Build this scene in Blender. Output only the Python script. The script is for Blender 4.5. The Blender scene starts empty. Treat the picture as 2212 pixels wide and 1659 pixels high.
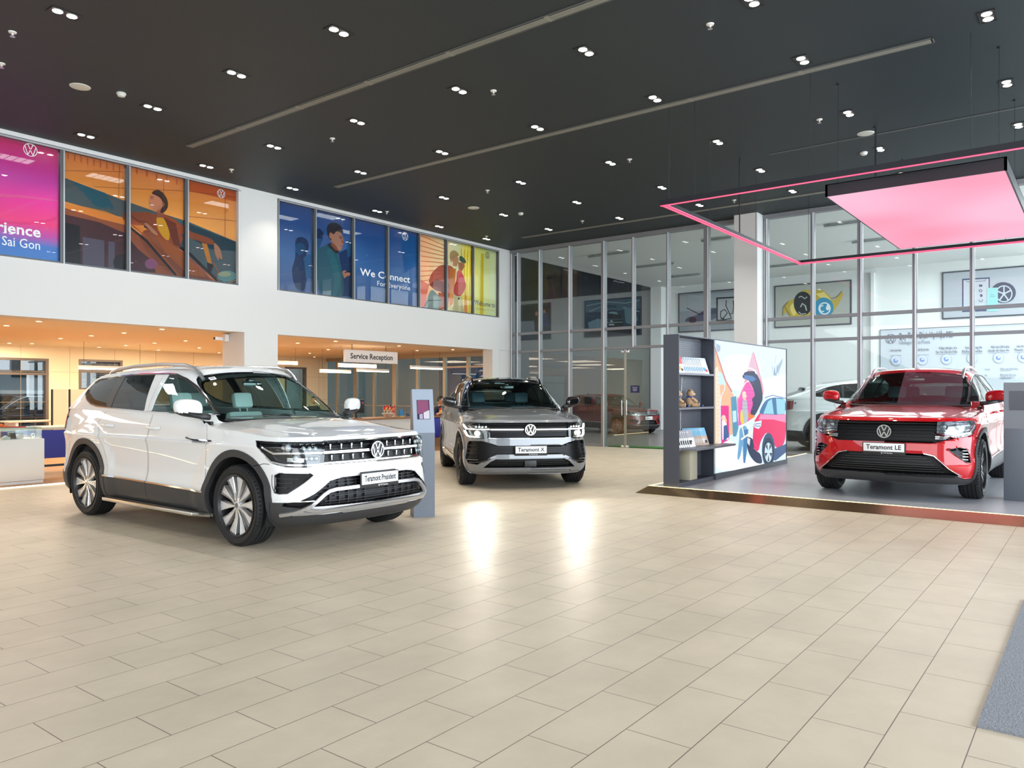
import bpy, bmesh, math, random
from mathutils import Vector, Matrix
from mathutils.bvhtree import BVHTree
from mathutils import geometry as mgeo
random.seed(7)
SC = bpy.context.scene
COL = SC.collection
PI = math.pi

# ------------------------------------------------------------------ camera
YAW = math.atan2(1274.0, 1669.0)
CAMH = 1.45
cam_d = bpy.data.cameras.new('camera')
cam_d.sensor_width = 36.0
cam_d.lens = 36.0 * 1669.0 / 2212.0
cam_d.shift_y = 18.5 / 2212.0
cam_d.clip_end = 200
cam = bpy.data.objects.new('camera', cam_d)
COL.objects.link(cam)
cam.location = (0, 0, CAMH)
cam.rotation_euler = (PI / 2, 0, YAW - PI / 2)
SC.camera = cam

# ------------------------------------------------------------------ view + world
SC.view_settings.view_transform = 'Standard'
SC.view_settings.look = 'None'
SC.view_settings.gamma = 1.0
SC.view_settings.use_curve_mapping = False
SC.view_settings.exposure = EXPOSURE = 0.85
SC.cycles.max_bounces = 7
SC.cycles.diffuse_bounces = 4
SC.cycles.glossy_bounces = 4
SC.cycles.transparent_max_bounces = 24
SC.cycles.transmission_bounces = 4
SC.cycles.sample_clamp_indirect = 4.0
SC.cycles.caustics_reflective = False
SC.cycles.caustics_refractive = False
SC.cycles.use_denoising = True

w = bpy.data.worlds.new('sky')
SC.world = w
w.use_nodes = True
nt = w.node_tree
nt.nodes.clear()
_o = nt.nodes.new('ShaderNodeOutputWorld')
_b = nt.nodes.new('ShaderNodeBackground')
_g = nt.nodes.new('ShaderNodeTexCoord')
_s = nt.nodes.new('ShaderNodeSeparateXYZ')
_r = nt.nodes.new('ShaderNodeValToRGB')
nt.links.new(_g.outputs['Generated'], _s.inputs[0])
nt.links.new(_s.outputs['Z'], _r.inputs[0])
_r.color_ramp.elements[0].position = 0.45
_r.color_ramp.elements[0].color = (0.42, 0.46, 0.50, 1)
_r.color_ramp.elements[1].position = 0.75
_r.color_ramp.elements[1].color = (0.80, 0.90, 1.0, 1)
nt.links.new(_r.outputs[0], _b.inputs[0])
_b.inputs[1].default_value = WORLD_STRENGTH = 1.1
nt.links.new(_b.outputs[0], _o.inputs[0])

def area_light(name, loc, size, power, color, target=None, rot=None, spread=None):
    d = bpy.data.lights.new(name, 'AREA')
    d.shape = 'RECTANGLE'
    d.size, d.size_y = size
    d.energy = power
    d.color = color
    if spread: d.spread = spread
    o = bpy.data.objects.new(name, d)
    COL.objects.link(o)
    o.location = loc
    if target is not None:
        o.rotation_euler = (Vector(target) - Vector(loc)).to_track_quat('-Z', 'Y').to_euler()
    elif rot: o.rotation_euler = rot
    return o

# daylight through the glazed street front on the right; two fills added below
area_light('daylight_street_front', (8.0, -7.6, 2.9), (22, 5.0), 1650, (0.80, 0.90, 1.0), target=(8.0, 0, 3.8))
area_light('fill_front_wall', (-5.7, 4.0, 2.6), (15, 4.4), 480, (0.88, 0.94, 1.0), target=(0, 4.5, 1.6))  # added fill before the solid front wall, brightens the white car's side
area_light('fill_workshop_right', (23, -5.6, 2.8), (9, 5.2), 820, (0.88, 0.95, 1.0), target=(23, 5, 2.6))  # added fill at the closed end wall, brightens workshop ceiling and walls

# ------------------------------------------------------------------ helpers
F_ = Vector((math.cos(YAW), math.sin(YAW), 0)); R_ = Vector((F_.y, -F_.x, 0))
def _ray(px, py):
    return F_ + R_ * ((px - 1106.0) / 1669.0) + Vector((0, 0, -(py - 848.0) / 1669.0))
def onZ(px, py, z):
    r = _ray(px, py); t = (z - CAMH) / r.z; return Vector((r.x * t, r.y * t, z))
def onX(px, py, x):
    r = _ray(px, py); t = x / r.x; return Vector((x, r.y * t, CAMH + r.z * t))
def onY(px, py, y):
    r = _ray(px, py); t = y / r.y; return Vector((r.x * t, y, CAMH + r.z * t))

MATS = {}
def mat(name, color=(.8, .8, .8), rough=.5, metal=0., coat=0., emit=None, estr=0., spec=.5, noise=None, bump=None, alpha=None, coat_rough=.03):
    if name in MATS: return MATS[name]
    m = bpy.data.materials.new(name)
    m.use_nodes = True
    n = m.node_tree
    b = n.nodes['Principled BSDF']
    c = (*color, 1)
    b.inputs['Base Color'].default_value = c
    b.inputs['Roughness'].default_value = rough
    b.inputs['Metallic'].default_value = metal
    b.inputs['Coat Weight'].default_value = coat
    b.inputs['Coat Roughness'].default_value = coat_rough
    b.inputs['Specular IOR Level'].default_value = spec
    if emit:
        b.inputs['Emission Color'].default_value = (*emit, 1)
        b.inputs['Emission Strength'].default_value = estr
    if noise:           # (scale, amount): soft procedural colour variation
        t = n.nodes.new('ShaderNodeTexNoise'); t.inputs['Scale'].default_value = noise[0]; t.inputs['Detail'].default_value = 4
        tc = n.nodes.new('ShaderNodeTexCoord'); n.links.new(tc.outputs['Object'], t.inputs['Vector'])
        mx = n.nodes.new('ShaderNodeMix'); mx.data_type = 'RGBA'
        a = noise[1]
        mx.inputs['A'].default_value = (*[max(0, k * (1 - a)) for k in color], 1)
        mx.inputs['B'].default_value = (*[min(1, k * (1 + a)) for k in color], 1)
        n.links.new(t.outputs[0], mx.inputs['Factor'])
        n.links.new(mx.outputs['Result'], b.inputs['Base Color'])
    if bump:
        t = n.nodes.new('ShaderNodeTexNoise'); t.inputs['Scale'].default_value = bump[0]; t.inputs['Detail'].default_value = 6
        tc = n.nodes.new('ShaderNodeTexCoord'); n.links.new(tc.outputs['Object'], t.inputs['Vector'])
        bp = n.nodes.new('ShaderNodeBump'); bp.inputs['Strength'].default_value = bump[1]; bp.inputs['Distance'].default_value = .01
        n.links.new(t.outputs[0], bp.inputs['Height']); n.links.new(bp.outputs[0], b.inputs['Normal'])
    MATS[name] = m
    return m

def glass_mat(name, tint=(1, 1, 1), refl=1.0, rough=0.0, haze=None):
    """thin pane: tinted see-through mixed with a mirror reflection by fresnel"""
    if name in MATS: return MATS[name]
    m = bpy.data.materials.new(name); m.use_nodes = True
    n = m.node_tree; n.nodes.clear()
    out = n.nodes.new('ShaderNodeOutputMaterial')
    tr = n.nodes.new('ShaderNodeBsdfTransparent'); tr.inputs[0].default_value = (*tint, 1)
    gl = n.nodes.new('ShaderNodeBsdfGlossy'); gl.inputs['Roughness'].default_value = rough
    lw = n.nodes.new('ShaderNodeLayerWeight'); lw.inputs[0].default_value = .5
    pw_ = n.nodes.new('ShaderNodeMath'); pw_.operation = 'POWER'; pw_.inputs[1].default_value = 4.0
    n.links.new(lw.outputs['Facing'], pw_.inputs[0])
    mu = n.nodes.new('ShaderNodeMath'); mu.operation = 'MULTIPLY_ADD'; mu.inputs[1].default_value = .9; mu.inputs[2].default_value = .06*refl; mu.use_clamp = True
    mx = n.nodes.new('ShaderNodeMixShader')
    n.links.new(pw_.outputs[0], mu.inputs[0]); n.links.new(mu.outputs[0], mx.inputs[0])
    n.links.new(tr.outputs[0], mx.inputs[1]); n.links.new(gl.outputs[0], mx.inputs[2])
    last = mx
    if haze:
        df = n.nodes.new('ShaderNodeBsdfDiffuse'); df.inputs[0].default_value = (*haze[0], 1)
        m2 = n.nodes.new('ShaderNodeMixShader'); m2.inputs[0].default_value = haze[1]
        n.links.new(mx.outputs[0], m2.inputs[1]); n.links.new(df.outputs[0], m2.inputs[2]); last = m2
    n.links.new(last.outputs[0], out.inputs[0])
    MATS[name] = m
    return m

def tag(o, label=None, cat=None, group=None, kind=None):
    if label: o['label'] = label
    if cat: o['category'] = cat
    if group: o['group'] = group
    if kind: o['kind'] = kind
    return o

def thing(name, label, cat, loc=(0, 0, 0), rz=0, group=None):
    o = bpy.data.objects.new(name, None)
    o.empty_display_size = .1
    COL.objects.link(o)
    o.location = loc; o.rotation_euler = (0, 0, rz)
    return tag(o, label, cat, group)

def copy_tree(o, parent=None):
    c = o.copy(); COL.objects.link(c); c.parent = parent
    for ch in list(o.children): copy_tree(ch, c)
    return c

def mesh_obj(name, verts, faces, mats, parent=None, fm=None, smooth=False, normals=None):
    me = bpy.data.meshes.new(name)
    me.from_pydata([tuple(v) for v in verts], [], faces)
    if not isinstance(mats, (list, tuple)): mats = [mats]
    for m in mats: me.materials.append(m)
    if fm: me.polygons.foreach_set('material_index', fm)
    if smooth: me.polygons.foreach_set('use_smooth', [True] * len(me.polygons))
    if normals: me.normals_split_custom_set(normals)
    me.update()
    o = bpy.data.objects.new(name, me)
    COL.objects.link(o)
    if parent: o.parent = parent
    return o

class MB:
    """collects primitive shapes into one mesh"""
    def __init__(s): s.v = []; s.f = []; s.m = []; s.sm = []
    def add(s, vs, fs, mi=0, M=None, smooth=False):
        b = len(s.v)
        s.v += [(M @ Vector(v)) if M is not None else Vector(v) for v in vs]
        s.f += [tuple(i + b for i in f) for f in fs]
        s.m += [mi] * len(fs); s.sm += [smooth] * len(fs)
        return s
    def box(s, a, b, mi=0, M=None):
        x0, y0, z0 = a; x1, y1, z1 = b
        if x0 > x1: x0, x1 = x1, x0
        if y0 > y1: y0, y1 = y1, y0
        if z0 > z1: z0, z1 = z1, z0
        return s.add([(x0,y0,z0),(x1,y0,z0),(x1,y1,z0),(x0,y1,z0),(x0,y0,z1),(x1,y0,z1),(x1,y1,z1),(x0,y1,z1)],
                     [(0,3,2,1),(4,5,6,7),(0,1,5,4),(1,2,6,5),(2,3,7,6),(3,0,4,7)], mi, M)
    def bbox(s, a, b, r=.01, mi=0, M=None):
        """box with chamfered edges"""
        x0, y0, z0 = [min(p, q) for p, q in zip(a, b)]; x1, y1, z1 = [max(p, q) for p, q in zip(a, b)]
        r = min(r, (x1-x0)*.45, (y1-y0)*.45, (z1-z0)*.45)
        bm = bmesh.new(); bmesh.ops.create_cube(bm, size=1)
        for v in bm.verts:
            v.co = Vector(((x0+x1)/2 + v.co.x*(x1-x0), (y0+y1)/2 + v.co.y*(y1-y0), (z0+z1)/2 + v.co.z*(z1-z0)))
        bmesh.ops.bevel(bm, geom=bm.edges[:], offset=r, segments=2, affect='EDGES', profile=.5)
        s.bm(bm, mi, M, True); return s
    def bm(s, bm, mi=0, M=None, smooth=False):
        bm.verts.index_update()
        s.add([v.co.copy() for v in bm.verts], [tuple(v.index for v in f.verts) for f in bm.faces], mi, M, smooth)
        bm.free(); return s
    def cyl(s, p0, p1, r0, r1=None, n=16, mi=0, cap=True, smooth=True):
        r1 = r0 if r1 is None else r1
        p0 = Vector(p0); p1 = Vector(p1); d = (p1 - p0)
        q = d.to_track_quat('Z', 'Y')
        vs = []
        for k in range(n):
            a = 2*PI*k/n; c = Vector((math.cos(a), math.sin(a), 0))
            vs.append(p0 + q @ (c*r0))
        for k in range(n):
            a = 2*PI*k/n; c = Vector((math.cos(a), math.sin(a), 0))
            vs.append(p1 + q @ (c*r1))
        s.add(vs, [(k, (k+1) % n, n+(k+1) % n, n+k) for k in range(n)], mi, None, smooth)
        if cap:
            s.add(vs[:n], [tuple(range(n))[::-1]], mi); s.add(vs[n:], [tuple(range(n))], mi)
        return s
    def tube(s, pts, r, n=8, mi=0, closed=False, flat=1.0, up=None):
        pts = [Vector(p) for p in pts]; N = len(pts); vs = []
        u = None
        for i, p in enumerate(pts):
            if closed: t = pts[(i+1) % N] - pts[i-1]
            else: t = pts[min(i+1, N-1)] - pts[max(i-1, 0)]
            t.normalize()
            if up is not None: u = Vector(up)
            elif u is None: u = Vector((0, 0, 1)) if abs(t.z) < .9 else Vector((1, 0, 0))
            u = (u - t * u.dot(t)).normalized(); w_ = t.cross(u)
            rr = r[i] if isinstance(r, (list, tuple)) else r
            for k in range(n):
                a = 2*PI*k/n
                vs.append(p + u*math.cos(a)*rr*flat + w_*math.sin(a)*rr)
        fs = []
        for i in range(N if closed else N-1):
            j = (i+1) % N
            for k in range(n):
                l = (k+1) % n
                fs.append((i*n+k, i*n+l, j*n+l, j*n+k))
        s.add(vs, fs, mi, None, True)
        if not closed:
            s.add(vs[:n], [tuple(range(n))[::-1]], mi); s.add(vs[-n:], [tuple(range(n))], mi)
        return s
    def lathe(s, prof, n=32, mi=0, M=None, smooth=True, closed=False):
        """profile [(r, z)] round the local Z axis"""
        vs = []; m = len(prof)
        for k in range(n):
            a = 2*PI*k/n
            for r, z in prof: vs.append((r*math.cos(a), r*math.sin(a), z))
        fs = []
        for k in range(n):
            l = (k+1) % n
            for i in range(m if closed else m-1):
                j = (i+1) % m
                fs.append((k*m+i, l*m+i, l*m+j, k*m+j))
        return s.add(vs, fs, mi, M, smooth)
    def prism(s, poly, h0, h1, M=None, mi=0):
        """2D polygon (x,y) extruded z h0..h1"""
        n = len(poly)
        vs = [(p[0], p[1], h0) for p in poly] + [(p[0], p[1], h1) for p in poly]
        fs = [(k, (k+1) % n, n+(k+1) % n, n+k) for k in range(n)]
        tri = mgeo.tessellate_polygon([[Vector((p[0], p[1], 0)) for p in poly]])
        fs += [tuple(n+i for i in t) for t in tri] + [tuple(reversed(t)) for t in tri]
        return s.add(vs, fs, mi, M)
    def ball(s, c, r, n=14, mi=0, M=None, sc=(1, 1, 1)):
        bm = bmesh.new(); bmesh.ops.create_uvsphere(bm, u_segments=n, v_segments=max(6, n*2//3), radius=1)
        for v in bm.verts: v.co = Vector((c[0]+v.co.x*r*sc[0], c[1]+v.co.y*r*sc[1], c[2]+v.co.z*r*sc[2]))
        return s.bm(bm, mi, M, True)
    def build(s, name, mats, parent=None, recalc=True):
        o = mesh_obj(name, s.v, s.f, mats, parent, s.m)
        o.data.polygons.foreach_set('use_smooth', s.sm)
        if recalc:
            bm = bmesh.new(); bm.from_mesh(o.data)
            bmesh.ops.recalc_face_normals(bm, faces=bm.faces[:])
            bm.to_mesh(o.data); bm.free()
        if any(s.sm):
            try: o.data.set_sharp_from_angle(angle=math.radians(40))
            except Exception: pass
        return o

_TEXT = {}
def text_geo(body, size, bold=0., align='LEFT', extrude=.001, sx=1.0, res=2, shear=0.):
    key = (body, size, bold, align, extrude, sx, res, shear)
    if key not in _TEXT:
        c = bpy.data.curves.new('t', 'FONT'); c.body = body; c.size = size; c.offset = bold
        c.align_x = align; c.extrude = extrude; c.resolution_u = res; c.shear = shear
        o = bpy.data.objects.new('t', c); COL.objects.link(o)
        dg = bpy.context.evaluated_depsgraph_get()
        me = bpy.data.meshes.new_from_object(o.evaluated_get(dg))
        vs = [Vector((v.co.x*sx, v.co.y, v.co.z)) for v in me.vertices]; fs = [tuple(p.vertices) for p in me.polygons]
        bpy.data.objects.remove(o); bpy.data.curves.remove(c); bpy.data.meshes.remove(me)
        _TEXT[key] = (vs, fs)
    return _TEXT[key]

def frame_M(o, ux, uy):
    ux = Vector(ux).normalized(); uy = Vector(uy).normalized(); uz = ux.cross(uy)
    return Matrix(((ux.x, uy.x, uz.x, o[0]), (ux.y, uy.y, uz.y, o[1]), (ux.z, uy.z, uz.z, o[2]), (0, 0, 0, 1)))

def vw_logo(mb, M, R, t=.004, mi=0, w=.13, ring=.13):
    """round badge with a V above a W, in the XY plane of M"""
    n = 40
    def ringp(r0, r1):
        vs = []; 
        for k in range(n):
            a = 2*PI*k/n
            for r, z in ((r0, 0), (r1, 0), (r1, t), (r0, t)): vs.append((r*math.cos(a), r*math.sin(a), z))
        fs = []
        for k in range(n):
            l = (k+1) % n
            for i in range(4):
                j = (i+1) % 4
                fs.append((k*4+i, l*4+i, l*4+j, k*4+j))
        mb.add(vs, fs, mi, M)
    ringp(R*(1-ring), R)
    Ri = R*(1-ring*.8)
    def stroke(p, q):
        p = Vector((*p, 0))*Ri; q = Vector((*q, 0))*Ri
        hw = w*Ri*.55/max(.3, abs((q-p).normalized().y))
        mb.prism([(p.x-hw, p.y), (p.x+hw, p.y), (q.x+hw, q.y), (q.x-hw, q.y)], 0, t, M, mi)
    stroke((-.40, .90), (-.04, .10)); stroke((.40, .90), (.04, .10))                 # V
    stroke((-.82, .50), (-.40, -.88)); stroke((-.40, -.88), (-.02, -.05))
    stroke((.82, .50), (.40, -.88)); stroke((.40, -.88), (.02, -.05))                # W

def hexc(h):
    """sRGB hex -> linear"""
    h = h.lstrip('#'); r = []
    for i in (0, 2, 4):
        c = int(h[i:i+2], 16) / 255
        r.append(c/12.92 if c <= .04045 else ((c+.055)/1.055)**2.4)
    return tuple(r)
# ====================================================================== room shell
XB = 17.95; YA = 13.75; H = 5.6

def tile_mat():
    m = bpy.data.materials.new('floor_tiles'); m.use_nodes = True
    n = m.node_tree; b = n.nodes['Principled BSDF']
    tc = n.nodes.new('ShaderNodeTexCoord')
    mp = n.nodes.new('ShaderNodeMapping'); mp.inputs['Location'].default_value = (-3.86+.305, -.43, 0)
    br = n.nodes.new('ShaderNodeTexBrick')
    br.inputs['Scale'].default_value = 1; br.inputs['Brick Width'].default_value = .61; br.inputs['Row Height'].default_value = .3
    br.inputs['Mortar Size'].default_value = .0028; br.inputs['Mortar Smooth'].default_value = .4; br.offset = .5
    br.inputs['Color1'].default_value = (.62, .53, .405, 1); br.inputs['Color2'].default_value = (.595, .508, .388, 1)
    br.inputs['Mortar'].default_value = (.16, .13, .10, 1)
    n.links.new(tc.outputs['Object'], mp.inputs[0]); n.links.new(mp.outputs[0], br.inputs[0])
    ns = n.nodes.new('ShaderNodeTexNoise'); ns.inputs['Scale'].default_value = 1.6; ns.inputs['Detail'].default_value = 8; ns.inputs['Roughness'].default_value = .65
    n.links.new(tc.outputs['Object'], ns.inputs[0])
    cr = n.nodes.new('ShaderNodeMapRange'); cr.inputs[1].default_value = .3; cr.inputs[2].default_value = .7; cr.inputs[3].default_value = .90; cr.inputs[4].default_value = 1.08
    n.links.new(ns.outputs[0], cr.inputs[0])
    mx = n.nodes.new('ShaderNodeVectorMath'); mx.operation = 'SCALE'
    n.links.new(br.outputs[0], mx.inputs[0]); n.links.new(cr.outputs[0], mx.inputs['Scale'])
    n.links.new(mx.outputs[0], b.inputs['Base Color'])
    r = n.nodes.new('ShaderNodeMapRange'); r.inputs[1].default_value = .3; r.inputs[2].default_value = .7; r.inputs[3].default_value = .38; r.inputs[4].default_value = .47
    n2 = n.nodes.new('ShaderNodeTexNoise'); n2.inputs['Scale'].default_value = 5; n2.inputs['Detail'].default_value = 6
    n.links.new(tc.outputs['Object'], n2.inputs[0]); n.links.new(n2.outputs[0], r.inputs[0]); n.links.new(r.outputs[0], b.inputs['Roughness'])
    bp = n.nodes.new('ShaderNodeBump'); bp.inputs['Strength'].default_value = .15; bp.inputs['Distance'].default_value = .002; bp.invert = True
    n.links.new(br.outputs['Fac'], bp.inputs['Height'])
    bp2 = n.nodes.new('ShaderNodeBump'); bp2.inputs['Strength'].default_value = .05; bp2.inputs['Distance'].default_value = .004
    n3 = n.nodes.new('ShaderNodeTexNoise'); n3.inputs['Scale'].default_value = 28; n3.inputs['Detail'].default_value = 5
    n.links.new(tc.outputs['Object'], n3.inputs[0]); n.links.new(n3.outputs[0], bp2.inputs['Height'])
    n.links.new(bp.outputs[0], bp2.inputs['Normal']); n.links.new(bp2.outputs[0], b.inputs['Normal'])
    b.inputs['Specular IOR Level'].default_value = .6
    return m

white_wall = mat('wall_paint', (.70, .695, .68), .55, bump=(60, .02))
frame_m = mat('frame_aluminium', (.24, .245, .26), .45, metal=.2)
frame_edge = mat('frame_bright', (.85, .86, .88), .4, metal=.1)
ceil_m = mat('ceiling_charcoal', (.0145, .0225, .0265), .6, noise=(1.2, .08))

def struct(name, mb, mats, parent=None, recalc=True):
    o = mb.build(name, mats, parent, recalc)
    if parent is None: o['kind'] = 'structure'
    return o
def struct_root(name, loc=(0, 0, 0)):
    o = bpy.data.objects.new(name, None); COL.objects.link(o); o.location = loc; o['kind'] = 'structure'; return o

# floors
m = MB(); m.box((-6, -8, -.2), (17.98, 13.17, 0)); struct('floor', m, [tile_mat()])
wood = mat('oak_floor', (.40, .19, .065), .35, noise=(3, .25))
m = MB(); m.box((-6, 13.17, -.2), (18.2, 22.6, .012)); struct('floor_reception', m, [wood])
m = MB(); m.box((18.2, 13.17, -.2), (28.2, 26, -.001)); m.box((17.98, -5, -.2), (28.2, 13.17, -.001)); struct('floor_workshop', m, [mat('workshop_floor', (.20, .19, .175), .3, noise=(.8, .1))])
m = MB(); m.box((-6, 22.6, -.25), (18.2, 34, -.15)); struct('floor_street', m, [mat('street_asphalt', (.08, .08, .085), .8)])

# ceiling of the hall
m = MB(); m.box((-6, -8, H), (18.1, 14.1, H+.2)); struct('ceiling', m, [ceil_m])
# linear air slots let into the ceiling, running along Y
slot_frame = mat('slot_frame', (.10, .10, .095), .5); slot_fin = mat('slot_fin', (.22, .22, .185), .5); slot_dark = mat('slot_dark', (.01, .01, .01), .8)
def air_slot(x, y0, y1, label, grp, wid=.15, seg=1.35):
    r = thing('ceiling_diffuser', label, 'ceiling vent', (x, (y0+y1)/2, H), 0, grp)
    L_ = y1-y0
    f = MB(); f.box((-wid/2, -L_/2, -.012), (-wid/2+.012, L_/2, .0)); f.box((wid/2-.012, -L_/2, -.012), (wid/2, L_/2, 0))
    f.box((-wid/2, -L_/2, -.012), (wid/2, -L_/2+.012, 0)); f.box((-wid/2, L_/2-.012, -.012), (wid/2, L_/2, 0))
    f.build('frame', [slot_frame], r)
    b = MB(); b.box((-wid/2+.012, -L_/2+.012, -.003), (wid/2-.012, L_/2-.012, -.001)); b.build('backing', [slot_dark], r)
    s = MB(); n = int(L_/seg); k = L_/n
    for i in range(n):
        a0, a1 = -L_/2+i*k+.03, -L_/2+(i+1)*k-.03
        for q in (-.045, -.02, .005, .03):
            s.box((q, a0, -.013), (q+.020, a1, -.006))
        s.box((-wid/2+.012, a1, -.011), (wid/2-.012, a1+.06, -.006))
    s.build('louvre', [slot_fin], r, recalc=False)
air_slot(7.05, -1.0, 12.2, 'long pale linear air slot in the ceiling, nearest the camera', 'linear ceiling diffusers')
air_slot(10.23, 1.57, 12.25, 'long linear air slot crossing the middle of the ceiling', 'linear ceiling diffusers')
air_slot(16.6, 1.66, 12.3, 'linear air slot in the ceiling just in front of the glass wall', 'linear ceiling diffusers')
m = MB(); m.box((13.4, -2, H-.01), (13.43, 4.6, H)); struct('trim_1', m, [slot_frame])

# left wall: band between shop front and upper windows
m = MB()
m.box((-6, YA, 2.67), (9.04, YA+.35, 3.6)); m.box((9.04, YA, 2.67), (9.9, YA+.35, H)); m.box((9.9, YA, 2.67), (17.42, YA+.35, 3.6))
m.box((17.42, YA, 2.67), (17.97, YA+.35, H))
m.box((-6, YA, 5.53), (9.04, YA+.35, H)); m.box((9.9, YA, 5.53), (17.42, YA+.35, H))
m.box((8.985, YA+.003, 3.6), (9.04, YA+.35, 5.53))
struct('wall_left', m, [white_wall])
m = MB(); m.box((9.10, YA-.02, 0), (9.895, YA+.75, 2.67)); struct('wall_left_column', m, [white_wall])
m = MB(); m.box((17.1, YA, 0), (17.42, YA+.35, 2.67)); m.box((17.425, YA, 0), (17.93, YA+.35, 2.665)); struct('wall_left_pier', m, [white_wall])
# side walls / fronts behind the photographer (right one glazed with mullions and sill, the other solid)
m = MB()
m.box((-6, -8.1, 0), (18, -8, .4)); m.box((-6, -8.1, 5.3), (18, -8, H))
for k in range(13): m.box((-6+2*k-.05, -8.1, .4), (-6+2*k+.05, -8, 5.3))
struct('wall_right', m, [mat('wall_paint')])
m = MB(); m.box((-6.1, -8, 0), (-6, 14, H))
struct('wall_front', m, [mat('wall_paint')])

# upper office behind the filmed windows
m = MB(); m.box((-6, 19.5, 2.85), (18, 19.6, 6.8)); m.box((-6, YA+.35, 2.80), (18, 19.5, 2.84)); m.box((-6, YA+.1, 6.6), (18, 19.5, 6.7)); m.box((-6, YA+.12, 5.6), (18.1, YA+.35, 6.6)); m.box((17.95, YA+.35, 2.8), (18.05, 19.5, 6.6))
struct('wall_office', m, [mat('office_wall', (.30, .30, .31), .6)])

# ---------- glass wall, far side of the hall
def glass_wall():
    r = struct_root('wall_back', (XB, 0, 0))
    fr = MB(); ed = MB()
    ys = [(13.70, .05), (13.48, .05), (12.71, .065), (11.70, .065), (10.62, .11), (9.72, .065), (8.73, .065), (7.70, .13), (6.22, .07), (5.18, .08), (4.18, .10), (3.11, .08), (2.07, .08), (1.03, .10), (0, .08), (-1.05, .08), (-2.1, .1)]
    for y, w_ in ys:
        low = 0 if not (8.75 < y < 10.4) else 2.64
        fr.box((-.02, y-w_/2, low), (.10, y+w_/2, 5.5)); ed.box((-.045, y-w_/2+.01, low), (-.031, y-w_/2+.032, 5.5))
        ed.box((-.03, y-w_/2-.001, low), (-.021, y+w_/2+.001, 5.5), 1)
    fr.box((-.024, -3, 3.115), (.104, 13.7, 3.185)); fr.box((-.024, -3, 2.60), (.104, 13.7, 2.665)); fr.box((-.05, -3, 5.50), (.12, 13.72, 5.595)); 
    fr.box((-.024, 10.6, 0), (.104, 13.7, .06)); fr.box((-.024, -3, 0), (.104, 8.6, .06))
    fr.build('frame', [frame_m], r); ed.build('mullion_cap', [frame_edge, mat('frame_face', (.25, .255, .275), .45, metal=.2)], r)
    g = MB()
    g.add([(.03, -3, 0), (.03, 8.75, 0), (.03, 8.75, 5.5), (.03, -3, 5.5)], [(0, 1, 2, 3)])
    g.add([(.03, 8.75, 2.6), (.03, 10.5, 2.6), (.03, 10.5, 5.5), (.03, 8.75, 5.5)], [(0, 1, 2, 3)])
    g.add([(.03, 10.5, 0), (.03, 13.7, 0), (.03, 13.7, 5.5), (.03, 10.5, 5.5)], [(0, 1, 2, 3)])
    g.build('pane', [glass_mat('wall_glass', (.80, .86, .84), .75, haze=((.5, .55, .56), .03))], r)
glass_wall()
# frameless double door in the glass wall
d1 = struct_root('door_1', (XB+.02, 9.97, 0))
for y0, y1 in ((.02, .58), (-.68, -.02)):
    q = MB(); q.box((0, y0, .02), (.012, y1, 2.56))
    leaf = q.build('door_leaf', [glass_mat('door_glass', (.76, .83, .80), 1.3)], d1)
    e = MB(); ye = y0 if y0 > 0 else y1
    e.box((-.004, ye-.012, .02), (.016, ye+.012, 2.56)); e.build('edge_seal', [mat('seal', (.35, .33, .27), .5)], leaf)
    p = MB()
    for z0, z1 in ((.0, .06), (2.50, 2.58)): p.bbox((-.02, ye-.09 if y0 < 0 else ye, z0), (.03, ye if y0 < 0 else ye+.09, z1), .006)
    p.build('patch_fitting', [mat('chrome', (.82, .83, .85), .08, metal=1)], leaf)
    h = MB(); yh = ye+(.05 if y0 > 0 else -.05); h.cyl((-.06, yh, .85), (-.06, yh, 1.25), .012); h.cyl((-.06, yh, .9), (0, yh, .9), .008); h.cyl((-.06, yh, 1.2), (0, yh, 1.2), .008)
    h.build('door_handle', [mat('chrome')], leaf)

# pillar in the glass wall, right of the poster shelf
m = MB(); m.box((17.55, 6.30, 0), (18.25, 6.85, H)); struct('wall_back_pillar', m, [white_wall])

# ---------- workshop beyond the glass
wsh = mat('workshop_wall', (.70, .71, .71), .6)
m = MB()
m.box((27.9, -6, -.2), (28.2, 14.15, 5.6)); m.box((27.55, 13.7, 0), (27.9, 14.15, 5.6)); m.box((27.72, 6.02, 0), (27.9, 6.12, 5.45))
struct('wall_workshop', m, [wsh])
m = MB(); m.box((27.9, 14.15, -.2), (28.2, 26, 6.5)); m.box((18.2, 25.8, 0), (28.2, 26, 6.5)); struct('wall_workshop_left', m, [mat('workshop_wall_dim', (.42, .415, .41), .6)])  # left walls get a darker grey to stand for weaker light there
m = MB(); m.box((18.1, -6, 5.6), (28.2, 14.15, 5.75)); struct('ceiling_workshop', m, [mat('workshop_ceiling', (.75, .76, .75), .6)])
m = MB(); m.box((18.1, 14.15, 6.4), (28.2, 26, 6.6)); m.box((27.75, 14.15, 5.55), (27.9, 26, 6.5)); struct('ceiling_workshop_left', m, [mat('ceiling_dark', (.03, .032, .035), .7)])  # dark box along the wall top stands for the darkness there
m = MB(); m.box((27.82, 6.1, 0), (27.89, 13.7, .95)); struct('trim_2', m, [mat('wainscot_dark', (.02, .025, .04), .5)])
m = MB(); m.box((18.1, -6.1, 0), (28.2, -6, 5.6)); struct('wall_workshop_right', m, [wsh])
# artificial grass strip just outside the glass door
m = MB(); m.box((18.06, 6.9, -.001), (18.62, 10.55, .02)); tag(m.build('grass_strip', [mat('fake_grass', (.035, .16, .012), .9, bump=(200, .6))]), 'strip of green artificial grass behind the glass door', 'grass mat')

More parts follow.
